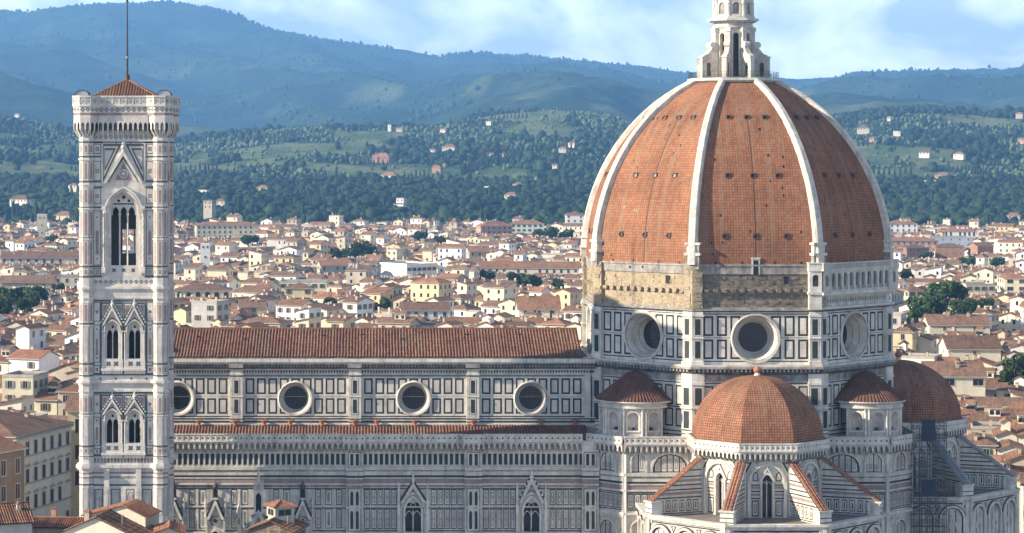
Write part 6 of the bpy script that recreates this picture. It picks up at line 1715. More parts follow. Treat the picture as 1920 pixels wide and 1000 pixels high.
# ---- villas on the hills: (px0, px1, eave y, ground y, wall, roof, roof type, label)
HV = [
 (741, 765, 370, 388, 'wall_white', 'roof_tile', 'tower', 'white villa with a square tower rising from the dark woods'),
 (384, 402, 374, 412, 'wall_beige', 'roof_tile_brown', 'tower', 'tall beige tower house in the woods right of the bell tower'),
 (400, 430, 371, 384, 'wall_beige', 'roof_tile_brown', 'hip', 'beige house beside the tower house in the woods'),
 (12, 67, 366, 384, 'wall_cream', 'roof_tile_brown', 'hip', 'long cream villa in the woods at the left edge'),
 (126, 150, 341, 356, 'wall_cream', 'roof_tile', 'hip', 'cream villa touching the bell tower\'s left side'),
 (95, 148, 398, 411, 'wall_yellow', 'roof_tile_brown', 'hip', 'yellow building at the foot of the woods left of the bell tower'),
 (370, 394, 353, 362, 'wall_white', 'roof_tile', 'flat', 'small white house in the woods right of the bell tower'),
 (478, 509, 347, 357, 'wall_yellow', 'roof_tile', 'hip', 'bright yellow villa in the dark woods'),
 (694, 741, 289, 300, 'wall_brick', 'roof_tile_orange', 'hip', 'long red brick villa on the hillside'),
 (808, 833, 309, 319, 'wall_brick', 'roof_tile_orange', 'hip', 'small red brick villa below the other brick one'),
 (826, 861, 270, 282, 'wall_cream', 'roof_tile', 'hip', 'cream villa high on the middle hillside'),
 (778, 788, 275, 284, 'wall_white', 'roof_tile', 'gable', 'tiny white house left of the hillside villas'),
 (790, 803, 277, 284, 'wall_cream', 'roof_tile', 'gable', 'small cream house beside the hillside villas'),
 (804, 819, 278, 286, 'wall_white', 'roof_tile', 'gable', 'small white house just left of the high beige villa'),
 (710, 752, 325, 333, 'wall_white', 'roof_tile_orange', 'hip', 'long white house with an orange roof above the woods'),
 (911, 925, 226, 231, 'wall_white', 'roof_tile', 'flat', 'white house alone near the crest of the middle hill'),
 (728, 734, 232, 242, 'wall_white', 'roof_tile', 'tower', 'slim white tower on the crest of the middle hill'),
 (742, 758, 239, 243, 'wall_cream', 'roof_tile', 'gable', 'low house next to the slim tower on the crest'),
 (824, 840, 240, 245, 'wall_white', 'roof_tile', 'gable', 'low white house in a crest clearing'),
 (1046, 1066, 275, 282, 'wall_cream', 'roof_tile', 'hip', 'cream house on the hillside left of the dome'),
 (1064, 1083, 265, 272, 'wall_white', 'roof_tile', 'hip', 'white house above the cream one left of the dome'),
 (917, 927, 287, 292, 'wall_white', 'roof_tile', 'gable', 'tiny white house in the olive groves, left of two'),
 (938, 950, 287, 293, 'wall_white', 'roof_tile', 'gable', 'tiny white house in the olive groves, right of two'),
 (960, 985, 340, 352, 'wall_cream', 'roof_tile_brown', 'hip', 'cream villa with dark windows at the top of the woods'),
 (943, 978, 360, 372, 'wall_beige', 'roof_tile_brown', 'hip', 'broad low beige villa deep in the woods left of the dome'),
 (908, 921, 347, 353, 'wall_white', 'roof_tile', 'flat', 'small white house among the dark trees'),
 (1034, 1048, 308, 313, 'wall_white', 'roof_tile', 'gable', 'small white house on the slope left of the dome'),
 (1605, 1636, 235, 247, 'wall_pale_yellow', 'roof_tile_brown', 'hip', 'pale yellow villa on the hill right of the dome'),
 (1674, 1692, 243, 251, 'wall_cream', 'roof_tile', 'flat', 'cream block right of the pale yellow hill villa'),
 (1664, 1672, 218, 223, 'wall_white', 'roof_tile', 'gable', 'tiny white house above the pale yellow hill villa'),
 (1722, 1748, 282, 291, 'wall_white', 'roof_tile_brown', 'gable', 'white farmhouse on the right hand hillside'),
 (1787, 1814, 284, 294, 'wall_white', 'roof_tile', 'hip', 'wide white villa on the right hand hillside'),
 (1752, 1788, 323, 334, 'wall_ochre', 'roof_tile_brown', 'hip', 'ochre villa in the right hand woods'),
 (1732, 1762, 335, 343, 'wall_beige', 'roof_tile', 'flat', 'long beige house below the ochre villa'),
 (1751, 1764, 347, 353, 'wall_cream', 'roof_tile', 'gable', 'small cream house lowest in the right hand woods'),
 (1904, 1922, 209, 218, 'wall_cream', 'roof_tile', 'hip', 'cream house on the crest at the right edge'),
 (1908, 1924, 257, 265, 'wall_peach', 'roof_tile', 'gable', 'pinkish house on the slope at the right edge'),
 (1630, 1642, 257, 262, 'wall_peach', 'roof_tile', 'gable', 'small pinkish house below the pale yellow hill villa'),
 (26, 38, 212, 217, 'wall_white', 'roof_tile', 'gable', 'white house on the far left slope'),
 (1886, 1920, 398, 412, 'wall_grey', 'roof_tile', 'hip', 'grey house at the foot of the right hand woods'),
]
for (p0, p1, ye, yg, wall, roof, rt, label) in HV:
    xm = (p0 + p1) / 2; Y = ray_y(xm, yg, off=4.5); X = px_x(xm, Y); zg = float(terrain(X, Y)) + 4.0; w = (p1 - p0) * Y / 4620 * .76; h = (yg - ye) * Y / 4620 * .6; w0_ = wall
    if p0 % 3 and wall in ('wall_white', 'wall_cream'): wall = {'wall_white': 'wall_cream', 'wall_cream': 'wall_beige'}[wall]; label = label.replace('cream', 'beige').replace('white', 'cream')
    if rt == 'tower':
        w /= .76; h /= .6
        o = make_house(X, Y + w / 2, -24, w * (1 if p1 - p0 < 20 else .62), w * (1 if p1 - p0 < 20 else .62), h + 4, 'flat' if wall == 'wall_white' else 'hip', w * .12, wall, roof, z0=zg - 5, detail=2, win='plain', rows=2, pitch=3.6, name='villa', storey=4)
        if p1 - p0 > 20:
            m = MB(); m.at(TR(0, 0, 0)); wall_shape(m, w, w * .7, h * .45 + 4, 'hip', w * .08, wall); roof_shape(m, w, w * .7, h * .45 + 4, 'hip', w * .08, roof, 'sill_stone'); m.build('side_wing', o, (-w * .12, -w * .2, 0))
    else:
        o = make_house(X, Y + w * .3, (-30, -18, -24, -36)[int(p0) % 4], w * .96, max(7, w * .55), h + 4, rt, max(2.0, w * .19), wall, roof, z0=zg - 4, detail=2, win='plain', rows=2 if h > 7 else 1, pitch=4.0, name='villa')
    tag(o, label, 'villa', 'villas scattered over the hills')
    VILLAS.append((X, Y, w * .55 + 3))
# ---- the near buildings by hand
def near_house(lab, cat, x, y, yaw, w, d, h, rt, rise, wall, roof, win='tall', rows=3, pitch=3.6, storey=5.0, chim=1, top_gap=1.6, name='building'):
    o = make_house(x, y, yaw, w, d, h, rt, rise, wall, roof, win=win, rows=rows, pitch=pitch, storey=storey, chim=chim, top_gap=top_gap, name=name); tag(o, lab, cat); BLOCKED.append((x, y, max(w, d) * .6)); return o
# palazzo facing the square, seen along its front
pz = near_house('large cream palazzo with four rows of windows, some pedimented, left of the bell tower', 'palazzo', -73.0, 478.0, 73, 26, 22, 22.0, 'hip', 3.2, 'wall_cream', 'roof_tile_brown', rows=4, pitch=3.5, storey=5.2, chim=3, name='palazzo')
m = MB(); m.at(TR(0, -11, 0))
for v in (17.6, 12.4, 7.2): m.box(-13, 13, 0, .22, v, v + .3, 'sill_stone')
m.box(-13.2, 13.2, 0, .5, 21.3, 21.7, 'sill_stone')
for i in range(7):
    for v, k_ in ((15.9, 0), (10.7, 1)):
        u = -13 + 26 * (i + .5) / 7
        m.poly(((u - 1.1, -.3, v), (u + 1.1, -.3, v), (u, -.3, v + .55)), 'sill_stone'); m.box(u - 1.1, u + 1.1, 0, .3, v - .15, v, 'sill_stone')
m.build('string_course', pz)
near_house('brown fronted house at the far left below the palazzo', 'house', -75.0, 443, 62, 17, 20, 21.9, 'gable', 3.0, 'wall_brown', 'roof_tile', rows=4, pitch=3.4, storey=4.6, name='house')
near_house('narrow pale yellow house squeezed between palazzo and bell tower', 'house', -55.5, 497, 2, 9, 14, 24.0, 'gable', 2.6, 'wall_yellow', 'roof_tile_brown', rows=3, pitch=4.0, storey=5.2, name='house')
def roof_cluster(lab, x, y, yaw, w, d, h, rise, wall, roofm, gable_view=True, **kw):
    """a near roof with real tile courses, its gable towards the viewer"""
    o = tag(empty('house', (x, y, 0), yaw), lab, 'house')
    m = MB(); a, c = w / 2, d / 2
    for yy in (-c, c): m.poly(((-a, yy, 0), (a, yy, 0), (a, yy, h), (0, yy, h + rise), (-a, yy, h)), wall)
    for xx in (-a, a): m.poly(((xx, -c, 0), (xx, c, 0), (xx, c, h), (xx, -c, h)), wall)
    m.build('wall', o)
    m = MB(); q = Matrix.Rotation(R(90), 4, 'Z'); k = rise / a
    for s2 in (1, -1):
        m.at(Matrix.Rotation(R(90 * s2), 4, 'Z'))
        tile_roof(m, -c - .4, c + .4, -a - .5, h - k * .5 + .1, 0, h + rise + .1, roofm, .36, .11, 7, seed=int(x) + s2)
        m.poly(((-c - .4, -a - .5, h - k * .5), (c + .4, -a - .5, h - k * .5), (c + .4, 0, h + rise), (-c - .4, 0, h + rise)), 'roof_tile')
    m.at(Matrix()); m.tube((0, -c - .45, h + rise + .2), (0, c + .4, h + rise + .2), .16, roofm, 6)
    ro = m.build('roof', o); return o, ro
YF = 340.0
fx = lambda px, Y: (px - 690) / 4620 * Y
o1, r1_ = roof_cluster('near yellow house with two stepped tiled gables in front of the bell tower', fx(200, 352), 352, -13, 12.2, 9, hgt(1008, 347), hgt(972, 347) - hgt(1008, 347), 'wall_cream', 'roof_tile')
m = MB(); a, c, h0, rs = 4.6, 3.2, hgt(968, 354), hgt(948, 354) - hgt(968, 354)
for yy in (-c, c): m.poly(((-a, yy, 20), (a, yy, 20), (a, yy, h0), (1.2, yy, h0 + rs), (-a, yy, h0)), 'wall_cream')
for xx in (-a, a): m.poly(((xx, -c, 20), (xx, c, 20), (xx, c, h0), (xx, -c, h0)), 'wall_beige')
for s2, xe in ((1, -a), (-1, a)):
    n = 9
    m.poly(((xe + (-.4 if xe < 0 else .4), -c - .4, h0 - .05), (1.2, -c - .4, h0 + rs + .12), (1.2, c + .4, h0 + rs + .12), (xe + (-.4 if xe < 0 else .4), c + .4, h0 - .05)), 'roof_tile_orange')
    for i in range(18): yy = -c - .3 + i * .37; m.tube((xe + (-.4 if xe < 0 else .4), yy, h0), (1.2, yy, h0 + rs + .16), .11, 'roof_tile_orange', 5)
m.build('upper_storey', o1, (.6, 5.0, 0))
m = MB(); m.tube((0, 0, 0), (0, 0, 2.9), .04, 'iron', 5); m.tube((-.7, 0, 2.3), (.7, 0, 2.3), .025, 'iron', 4); m.tube((-.5, 0, 2.6), (.5, 0, 2.6), .025, 'iron', 4); m.build('aerial', o1, (.6, -1, hgt(964, 347)))
o2, r2_ = roof_cluster('near stone walled house with a tiled gable roof in front of the nave', fx(520, 352), 352, -14, 6.4, 7.5, hgt(996, 348), hgt(979, 348) - hgt(996, 348), 'rubble', 'roof_tile')
m = MB(); w_, z_ = 1.5, hgt(949, 352)
m.plan([(-w_, -w_), (w_, -w_), (w_, w_), (-w_, w_)], 20, z_, 'wall_beige')
for k in range(4):
    m.at(Matrix.Rotation(R(90 * k), 4, 'Z')); m.poly(((-w_ - .4, -w_ - .4, z_ - .05), (w_ + .4, -w_ - .4, z_ - .05), (0, 0, z_ + .75)), 'roof_tile_orange')
    m.at(Matrix.Rotation(R(90 * k), 4, 'Z') @ Matrix.Translation((0, -w_, 0)))
    for u in (0,): m.rect(u - 1.05, u + 1.05, z_ - 1.35, z_ - .3, .014, 'glass'); m.frame(u - 1.05, u + 1.05, z_ - 1.35, z_ - .3, .09, .03, 'sill_stone'); m.rect(u - .04, u + .04, z_ - 1.35, z_ - .3, .03, 'sill_stone')
    m.rect(-w_, w_, z_ - .3, z_ - .05, .02, 'sill_stone')
m.at(Matrix())
for k in range(4):
    m.at(Matrix.Rotation(R(45 + 90 * k), 4, 'Z')); m.tube((0, -(w_ + .4) * 1.414, z_), (0, 0, z_ + .8), .12, 'roof_tile_orange', 5)
rl_ = m.build('roof_lantern', o2, (.3, .6, 0)); rl_.rotation_euler = (0, 0, R(40))
m = MB(); m.rect(-.35, .35, hgt(974, 348), hgt(968, 348), 0.02, 'void'); m.build('window', o2, (-.6, -3.75, 0))
o3, r3_ = roof_cluster('low house with a tiled roof at the lower left corner', fx(2, 350), 350, -70, 9, 7, hgt(972, 350), 1.9, 'wall_grey', 'roof_tile')
o4, r4_ = roof_cluster('low beige annex between the corner house and the stepped yellow house', fx(95, 356), 358, 86, 7, 9.6, hgt(986, 356), .7, 'wall_beige', 'roof_tile_orange')
m = MB(); m.plan([(-.35, -.35), (.35, -.35), (.35, .35), (-.35, .35)], 0, 1.6, 'wall_peach'); m.plan([(-.45, -.45), (.45, -.45), (.45, .45), (-.45, .45)], 1.6, 1.75, 'roof_tile', bottom=True); m.build('chimney', r4_, (1, 0, hgt(980, 356)))
o5, r5_ = roof_cluster('small house showing only its tiled roof at the foot of the bell tower', fx(318, 352), 352, 4, 3.6, 6, hgt(992, 352), .6, 'wall_beige', 'roof_tile_orange')
def fittings(o, items):
    for kind, x, y, z in items:
        m = MB()
        if kind == 'aerial':
            m.tube((0, 0, 0), (0, 0, 2.6), .035, 'iron', 5); m.tube((-.6, 0, 2.2), (.6, 0, 2.2), .02, 'iron', 4); m.tube((-.45, 0, 2.5), (.45, 0, 2.5), .02, 'iron', 4)
            for i in range(5): m.tube((-.5 + i * .25, -.3, 2.2), (-.5 + i * .25, .3, 2.2), .015, 'iron', 4)
        elif kind == 'chimney':
            m.plan([(-.32, -.3), (.32, -.3), (.32, .3), (-.32, .3)], -.6, 1.2, 'wall_beige'); m.plan([(-.42, -.4), (.42, -.4), (.42, .4), (-.42, .4)], 1.2, 1.32, 'roof_tile', bottom=True); m.box(-.3, .3, -.2, .2, 1.32, 1.6, 'roof_tile_orange', back=True)
        elif kind == 'vent_pipe':
            m.tube((0, 0, -.3), (0, 0, 1.0), .09, 'zinc', 8); m.lathe([(.17, 1.0), (.17, 1.08), (0, 1.25)], 8, 'zinc')
        m.build(kind, o, (x, y, z))
zr = hgt(975, 350)
fittings(o1, [('vent_pipe', 3.2, -2.5, hgt(985, 347)), ('chimney', -3.4, 1.5, hgt(986, 349)), ('aerial', -1.8, 2.2, hgt(975, 350))])
fittings(o2, [('aerial', -1.6, 2.0, hgt(984, 350)), ('vent_pipe', 1.9, -1.2, hgt(988, 348))])
fittings(o3, [('aerial', .5, -1.5, hgt(958, 350)), ('chimney', 1.6, 2.2, hgt(960, 350)), ('vent_pipe', 1.0, -3.0, hgt(962, 350))])
for ho_, w_, z_, d_ in ((o1, 6.1, hgt(1008, 347), 4.5), (o2, 3.2, hgt(996, 348), 3.75)):
    m = MB()
    for s2 in (-1, 1): m.tube((s2 * (w_ + .5), -d_ - .3, z_ - .25), (s2 * (w_ + .5), d_ + .3, z_ - .25), .09, 'zinc', 6); m.tube((s2 * (w_ + .12), -d_ - .06, z_ - .3), (s2 * (w_ + .12), -d_ - .06, 8), .06, 'zinc', 6)
    m.build('gutter', ho_)
# ---- general run of houses
rnd = random.Random(11)
WALLS = [('white', 5.5), ('cream', 6), ('pale_yellow', 3.4), ('yellow', 2.0), ('beige', 2.8), ('grey', 1.0), ('ochre', .3), ('peach', .5), ('brick', .15)]
wl, ww = zip(*WALLS)
ROOFS = [('roof_tile', 5), ('roof_tile_brown', 6), ('roof_tile_orange', 1.2)]
rl, rw = zip(*ROOFS)
TREE_SPOTS = [(30, 545, 700), (60, 530, 1000), (0, 0, 0)]
GARDENS = []     # filled with (x, y, r) for the trees of the town
town_trees = [  # px, top y, distance, radius m, kind, label
 (28, 545, 960, 9.5, 'pine', 'big dark green pine spreading over the roofs left of the bell tower'), (66, 534, 1000, 7.0, 'broad', 'round tree behind the big pine'), (52, 552, 950, 5.0, 'broad', 'low tree on the right flank of the big pine'), (8, 556, 940, 5.0, 'broad', 'tree on the left flank of the big pine'),
 (109, 530, 1090, 3.5, 'broad', 'small round tree before the pale yellow block near the bell tower'),
 (1720, 570, 890, 6.5, 'broad', 'dark tree leftmost in the grove right of the drum'), (1742, 548, 910, 7.5, 'broad', 'bushy tree in the middle of the grove right of the drum'), (1775, 534, 930, 9.0, 'pine', 'tallest tree of the grove right of the drum'), (1805, 556, 900, 6.0, 'broad', 'tree at the right end of the grove right of the drum'), (1846, 556, 960, 4.5, 'broad', 'dark tree standing apart before the flat topped yellow house'),
 (1908, 664, 690, 6.0, 'broad', 'grey green tree at the right edge above the near roofs'), (1893, 690, 680, 4.0, 'broad', 'smaller grey green tree beside the one at the right edge'),
 (467, 444, 1620, 7.5, 'pine', 'dark tree by the apartment block at the wood\'s edge'), (655, 462, 1430, 7.0, 'broad', 'leafy tree left of the white modern block, taller of a pair'), (682, 452, 1450, 8.5, 'broad', 'broad crowned tree above the white modern block\'s left end'), (626, 462, 1450, 5.5, 'broad', 'small tree left of the leafy pair'),
 (789, 432, 1650, 6.0, 'broad', 'dark tree in the far roofs above the white modern block'), (800, 430, 1660, 4.0, 'cypress', 'pointed cypress beside the dark far tree'), (828, 442, 1600, 5.5, 'broad', 'second dark tree in the far roofs'),
 (911, 505, 1230, 5.5, 'broad', 'green tree in front of the very long cream building'), (968, 508, 1190, 5.5, 'broad', 'green tree right of the middle of the long cream building'), (997, 512, 1180, 6.5, 'broad', 'darkest tree in front of the long cream building'), (1046, 522, 1150, 4.0, 'broad', 'small tree in front of the long building near the drum'),
 (715, 556, 1010, 5.5, 'broad', 'dark tree between yellow houses behind the nave'), (770, 560, 990, 5.0, 'broad', 'dark tree right of the one between the yellow houses'), (620, 556, 1010, 3.0, 'broad', 'small tree near the flat-roofed yellow palace'),
 (1032, 424, 1830, 8.0, 'broad', 'olive green tree at the wood\'s edge left of the white villa'), (1062, 428, 1840, 8.0, 'broad', 'olive green tree right in front of the white villa'), (1010, 428, 1850, 6.0, 'broad', 'olive green tree beside the pale green block'),
 (1003, 582, 905, 2.6, 'cypress', 'short cypress on the church roofline, left one'), (1033, 582, 905, 2.6, 'cypress', 'short cypress on the church roofline, right one'), (1738, 470, 1560, 5.5, 'broad', 'dark tree between the brick coloured blocks'), (1816, 478, 1540, 7.0, 'broad', 'dark tree clump right of the brick coloured blocks'), (1868, 480, 1500, 7, 'broad', 'dark tree by the narrow brick block'), (98, 440, 1640, 5, 'broad', 'dark tree below the pale yellow tower'), (1702, 505, 1300, 5, 'broad', 'dark tree just right of the dome'),
]
for (px, yt, Y, r, kind, lab) in town_trees: SIGHT.append((px - r * 3500 / Y, px + r * 3500 / Y, Y, yt + r * 4200 / Y))
for (px, yt, Y, r, kind, lab) in town_trees: BLOCKED.append((px_x(px, Y), Y, r * .8))
cand = []
def blocked(x, y, r):
    for bx, by, br in BLOCKED:
        if (bx - x) ** 2 + (by - y) ** 2 < (br + r * .55) ** 2: return True
    return False
def in_church(x, y):
    lx, ly = x - CX, y - CY
    return (-112 < lx < 60 and -58 < ly < 58) or (abs(x - TX) < 14 and abs(y - TY) < 16)
bands = [(432, 640, -12), (640, 860, -24), (860, 1130, -33), (1130, 1420, -18), (1420, 1720, -30), (1720, 2010, -22)]
for (ya, yb, yaw0) in bands:
    ca, sa = math.cos(R(yaw0)), math.sin(R(yaw0)); xmax = 2300 * yb / 4620 * .62 + 60
    v_ = -40.0
    ym = (ya + yb) / 2
    row = 0
    while v_ < (yb - ya) + 200:
        dep = rnd.uniform(8, 11.5); u_ = -420.0
        while u_ < 620:
            w = rnd.choice((5, 5.5, 6, 6.5, 7.5, 8, 9, 10.5, 14)) * rnd.uniform(.9, 1.1)
            lx, ly = u_ + w / 2, v_ + dep / 2
            x = lx * ca - ly * sa; y = ya - 60 + lx * sa + ly * ca
            u_ += w + (rnd.uniform(3, 7) if rnd.random() < .16 else .25)
            if not (ya + 4 < y < yb - 6): continue
            px = 690 + 4620 * x / y
            if px < -170 or px > 2090: continue
            if in_church(x, y) or blocked(x, y, max(w, dep) * .5): continue
            h = rnd.gauss(14.5, 3.7); h = min(max(h, 8), 23)
            if rnd.random() < .04: h += rnd.uniform(3, 6)
            if y < 560: h = min(h, 15) if px > 1500 else min(h, 17)
            if px < 150 and y < 640: w = min(w, 12)
            if px > 1600 and y < 660: h = min(h, 12.5)
            for q0, q1, qy, qb in SIGHT:      # keep what stands behind in sight
                if y < qy and px + 2310 * w / y > q0 and px - 2310 * w / y < q1: h = min(h, 75 - (qb - 290) / 4620 * y - 2.2)
            if h < 5 or (px < 235 and y < 535): continue
            rt = rnd.choices(('gable', 'hip', 'shed', 'flat'), (6.2, 2.0, 1.2, .9))[0]
            d = dep - .3; ya_ = yaw0
            ww_, dd_ = w, d
            turn = (w < d * 1.25 and rnd.random() < .62) 
            if turn: ww_, dd_ = d, w; ya_ = yaw0 + (90 if rnd.random() < .5 else -90)
            rise = (dd_ / 2) * rnd.uniform(.30, .40) if rt in ('gable', 'hip') else dd_ * .2
            if rt == 'hip' and ww_ < dd_: ww_, dd_ = dd_, ww_; ya_ += 90
            ytop = 290 + 4620 * (75 - h - rise) / y
            cand.append(dict(x=x, y=y, yaw=ya_, w=ww_, d=dd_, h=h, rt=rt, rise=rise, wall=rnd.choices(wl, ww)[0], roof=rnd.choices(rl, rw)[0], px=px, ytop=ytop, pw=4620 * max(w, 6) / y,
                             win=rnd.choices(('plain', 'green', 'brown', 'grey', 'small'), (4, 2, 2.5, 1.5, 1.5))[0], chim=rnd.choice((0, 1, 1, 2, 2, 3)), attic=rnd.random() < .26))
        v_ += dep + (rnd.uniform(5, 10) if row % 2 else .4); row += 1
def shown(c):
    px, hw, yt, y = c['px'], c['pw'] / 2, c['ytop'], c['y']
    if px + hw < -2 or px - hw > 1922: return False
    if px - hw < 146: return True                       # left of the bell tower
    if 328 < px + hw and px - hw < 1086:
        return y > 470 and yt < 612
    if px + hw > 1686:
        lim = 690 if px < 1760 else (800 if px < 1820 else 930)
        return yt < lim
    return False
vis = sorted([c for c in cand if shown(c)], key=lambda c: c['y'])
rest = [c for c in cand if not shown(c)]
NHOUSE = 258
ind, far_ = vis[:NHOUSE], vis[NHOUSE:]
print('TOWN', len(vis), len(ind), len(far_), 'rest', len(rest), 'reach', ind[-1]['y'])
for i, c in enumerate(ind):
    near = c['y'] < 1010
    c['ob'] = make_house(c['x'], c['y'], c['yaw'], c['w'], c['d'], c['h'], c['rt'], c['rise'], 'wall_' + c['wall'], c['roof'], detail=2, win=c['win'], rows=2 if near else 1, pitch=3.3 if near else 3.8, chim=c['chim'] if near else min(1, c['chim']), attic=c['attic'] and c['rt'] == 'gable' and c['y'] < 1100, rnd=random.Random(i))
# labels that single each house out
RC = {'roof_tile': 'red', 'roof_tile_brown': 'brown', 'roof_tile_orange': 'orange'}
TYPE = {'gable': 'gabled', 'hip': 'hip roofed', 'shed': 'lean-to roofed', 'flat': 'flat roofed'}
WC = {'pale_yellow': 'pale yellow', 'brick': 'brick red', 'grey': 'grey', 'white': 'white'}
def zone(c):
    px, y = c['px'], c['y']
    if px < 150: return 'left of the bell tower'
    if px > 1600: return 'right of the dome'
    if px < 480: return 'just right of the bell tower'
    if px < 700: return 'behind the nave\'s left half'
    if px < 880: return 'behind the middle of the nave'
    return 'behind the nave near the drum'
def base_label(c, lvl):
    wall = WC.get(c['wall'], c['wall']); s_ = []
    if lvl >= 1:
        s_.append('wide' if c['w'] > 15.5 else 'narrow' if max(c['w'], c['d']) < 10.5 else 'tall' if c['h'] > 18.5 else 'low' if c['h'] < 13.2 else '')
    s_ += [wall] + ([RC[c['roof']] + '-roofed', {'gable': 'gabled', 'hip': 'hipped', 'shed': 'lean-to'}[c['rt']]] if c['rt'] != 'flat' else ['flat-topped']) + ['house']
    tail = []
    if lvl >= 2 and c['win'] in ('green', 'brown', 'grey') and c['y'] < 1010: tail.append(c['win'] + ' shutters')
    elif lvl >= 2 and c['chim'] >= 2 and c['y'] < 1010: tail.append('chimneys')
    return ' '.join(q for q in s_ if q) + (', ' + ', '.join(tail) if tail else '') + ', ' + zone(c)
groups = {}
for c in ind: groups.setdefault(base_label(c, 0), []).append(c)
NTH = ['leftmost', 'second from left', 'third from left', 'fourth from left', 'fifth from left', 'sixth from left', 'seventh from left', 'eighth from left', 'ninth from left', 'tenth from left']
def assign(cs, lvl):
    g = {}
    for c in cs: g.setdefault(base_label(c, lvl), []).append(c)
    for k, q in g.items():
        if len(q) == 1: q[0]['label'] = k
        elif lvl < 2: assign(q, lvl + 1)
        elif len(q) == 2:
            q.sort(key=lambda c: c['y']); q[0]['label'] = k + ', nearer of two'; q[1]['label'] = k + ', farther of two'
        else:
            q.sort(key=lambda c: c['px'])
            for i, c in enumerate(q): c['label'] = k + ', ' + NTH[min(i, 9)]
assign(ind, 0)
for c in ind: tag(c['ob'], c['label'], 'house', 'houses of the old town')
# everything further off, and what hides behind the church, as one mass
m = MB()
def add_far(c, windows=True):
    T = TR(c['x'], c['y'], 0, c['yaw']); m.at(T)
    wm = 'wall_' + c['wall']; wall_shape(m, c['w'], c['d'], c['h'], c['rt'], c['rise'], wm); roof_shape(m, c['w'], c['d'], c['h'], c['rt'], c['rise'], c['roof'], 'sill_stone')
    r_ = random.Random(int(c['x'] * 7 + c['y']))
    if windows:
        for T2, hl, k in facades(c['w'], c['d'], c['yaw'], c['x'], c['y']):
            m.at(T @ T2); n = max(1, int(hl * 2 / 3.3))
            for i in range(n):
                u = -hl + hl * 2 * (i + .5) / n
                for r in range(2):
                    if r_.random() < .85: m.rect(u - .5, u + .5, c['h'] - 2.6 - 3.4 * r, c['h'] - 1.0 - 3.4 * r, .04, 'void')
        m.at(T)
        for i in range(c['chim']):
            cx_, cy_ = r_.uniform(-c['w'] * .4, c['w'] * .4), r_.uniform(-c['d'] * .15, c['d'] * .15)
            m.plan([(cx_ - .4, cy_ - .3), (cx_ + .4, cy_ - .3), (cx_ + .4, cy_ + .3), (cx_ - .4, cy_ + .3)], c['h'], c['h'] + c['rise'] + 1.0, 'wall_beige')
for c in far_: add_far(c)
for c in rest:
    if c['y'] > 500 or c['px'] < 0 or c['px'] > 1950: add_far(c, c['y'] > 900)
tag(m.build('distant_rooftops'), kind='stuff')
# ---- trees of the town
def leaf_crown(kind, seed, leaf=.62, n=2600):
    rs = np.random.RandomState(seed); P = []
    if kind == 'pine': blobs = [(rs.uniform(-.65, .65), rs.uniform(-.65, .65), 1.0 + rs.uniform(-.12, .14), rs.uniform(.28, .42), .24) for _ in range(13)]
    elif kind == 'cypress': blobs = [(0, 0, .25 + i * .28, .26 - .022 * i, .26) for i in range(10)]
    else: blobs = [(rs.uniform(-.55, .55), rs.uniform(-.55, .55), rs.uniform(.55, 1.45), rs.uniform(.25, .45), None) for _ in range(14)]
    Q = []; T = []
    per = n // len(blobs)
    for bx, by, bz, br, fl in blobs:
        d = rs.normal(size=(per, 3)); d /= np.linalg.norm(d, axis=1)[:, None]
        rr = br * rs.uniform(.55, 1.08, per) ** .6; sq = np.array([1, 1, (fl / br if fl else .85)])
        Q.append(np.array([bx, by, bz]) + d * rr[:, None] * sq); T.append(np.full(per, rs.uniform(.2, .8)) + rs.uniform(-.25, .25, per))
    return np.concatenate(Q), np.concatenate(T)
def tree_mesh(kind, seed):
    C, T = leaf_crown(kind, seed); rs = np.random.RandomState(seed + 5); n = len(C); sz = .055 if kind != 'cypress' else .05
    a = rs.normal(size=(n, 3)); a /= np.linalg.norm(a, axis=1)[:, None]; bq = np.cross(a, rs.normal(size=(n, 3))); bq /= np.linalg.norm(bq, axis=1)[:, None]
    s1 = rs.uniform(.7, 1.5, n)[:, None] * sz
    V4 = np.stack([C - a * s1 - bq * s1 * .7, C + a * s1 - bq * s1 * .7, C + a * s1 + bq * s1 * .7, C - a * s1 + bq * s1 * .7], 1).reshape(-1, 3)
    me = bpy.data.meshes.new('crown'); me.from_pydata(V4.tolist(), [], [tuple(range(4 * i, 4 * i + 4)) for i in range(n)])
    at = me.attributes.new('tone', 'FLOAT', 'POINT'); at.data.foreach_set('value', np.repeat(T, 4).astype('f')); me.materials.append(MAT['foliage'])
    m = MB(); r_ = random.Random(seed)
    m.tube((0, 0, -1.2), (0, 0, .35), .075, 'bark', 7, .05)
    for i in range(6):
        t = r_.uniform(0, 6.28); q = r_.uniform(.25, .55); zt = r_.uniform(.75, 1.15)
        if kind != 'cypress': m.tube((0, 0, r_.uniform(.1, .35)), (q * math.cos(t), q * math.sin(t), zt), .036, 'bark', 5, .012)
    o = m.build('trunk'); tm = o.data; bpy.data.objects.remove(o)
    return me, tm
TM = {('broad', i): tree_mesh('broad', 20 + i) for i in range(4)}
TM.update({('pine', i): tree_mesh('pine', 40 + i) for i in range(2)}); TM[('cypress', 0)] = tree_mesh('cypress', 60)
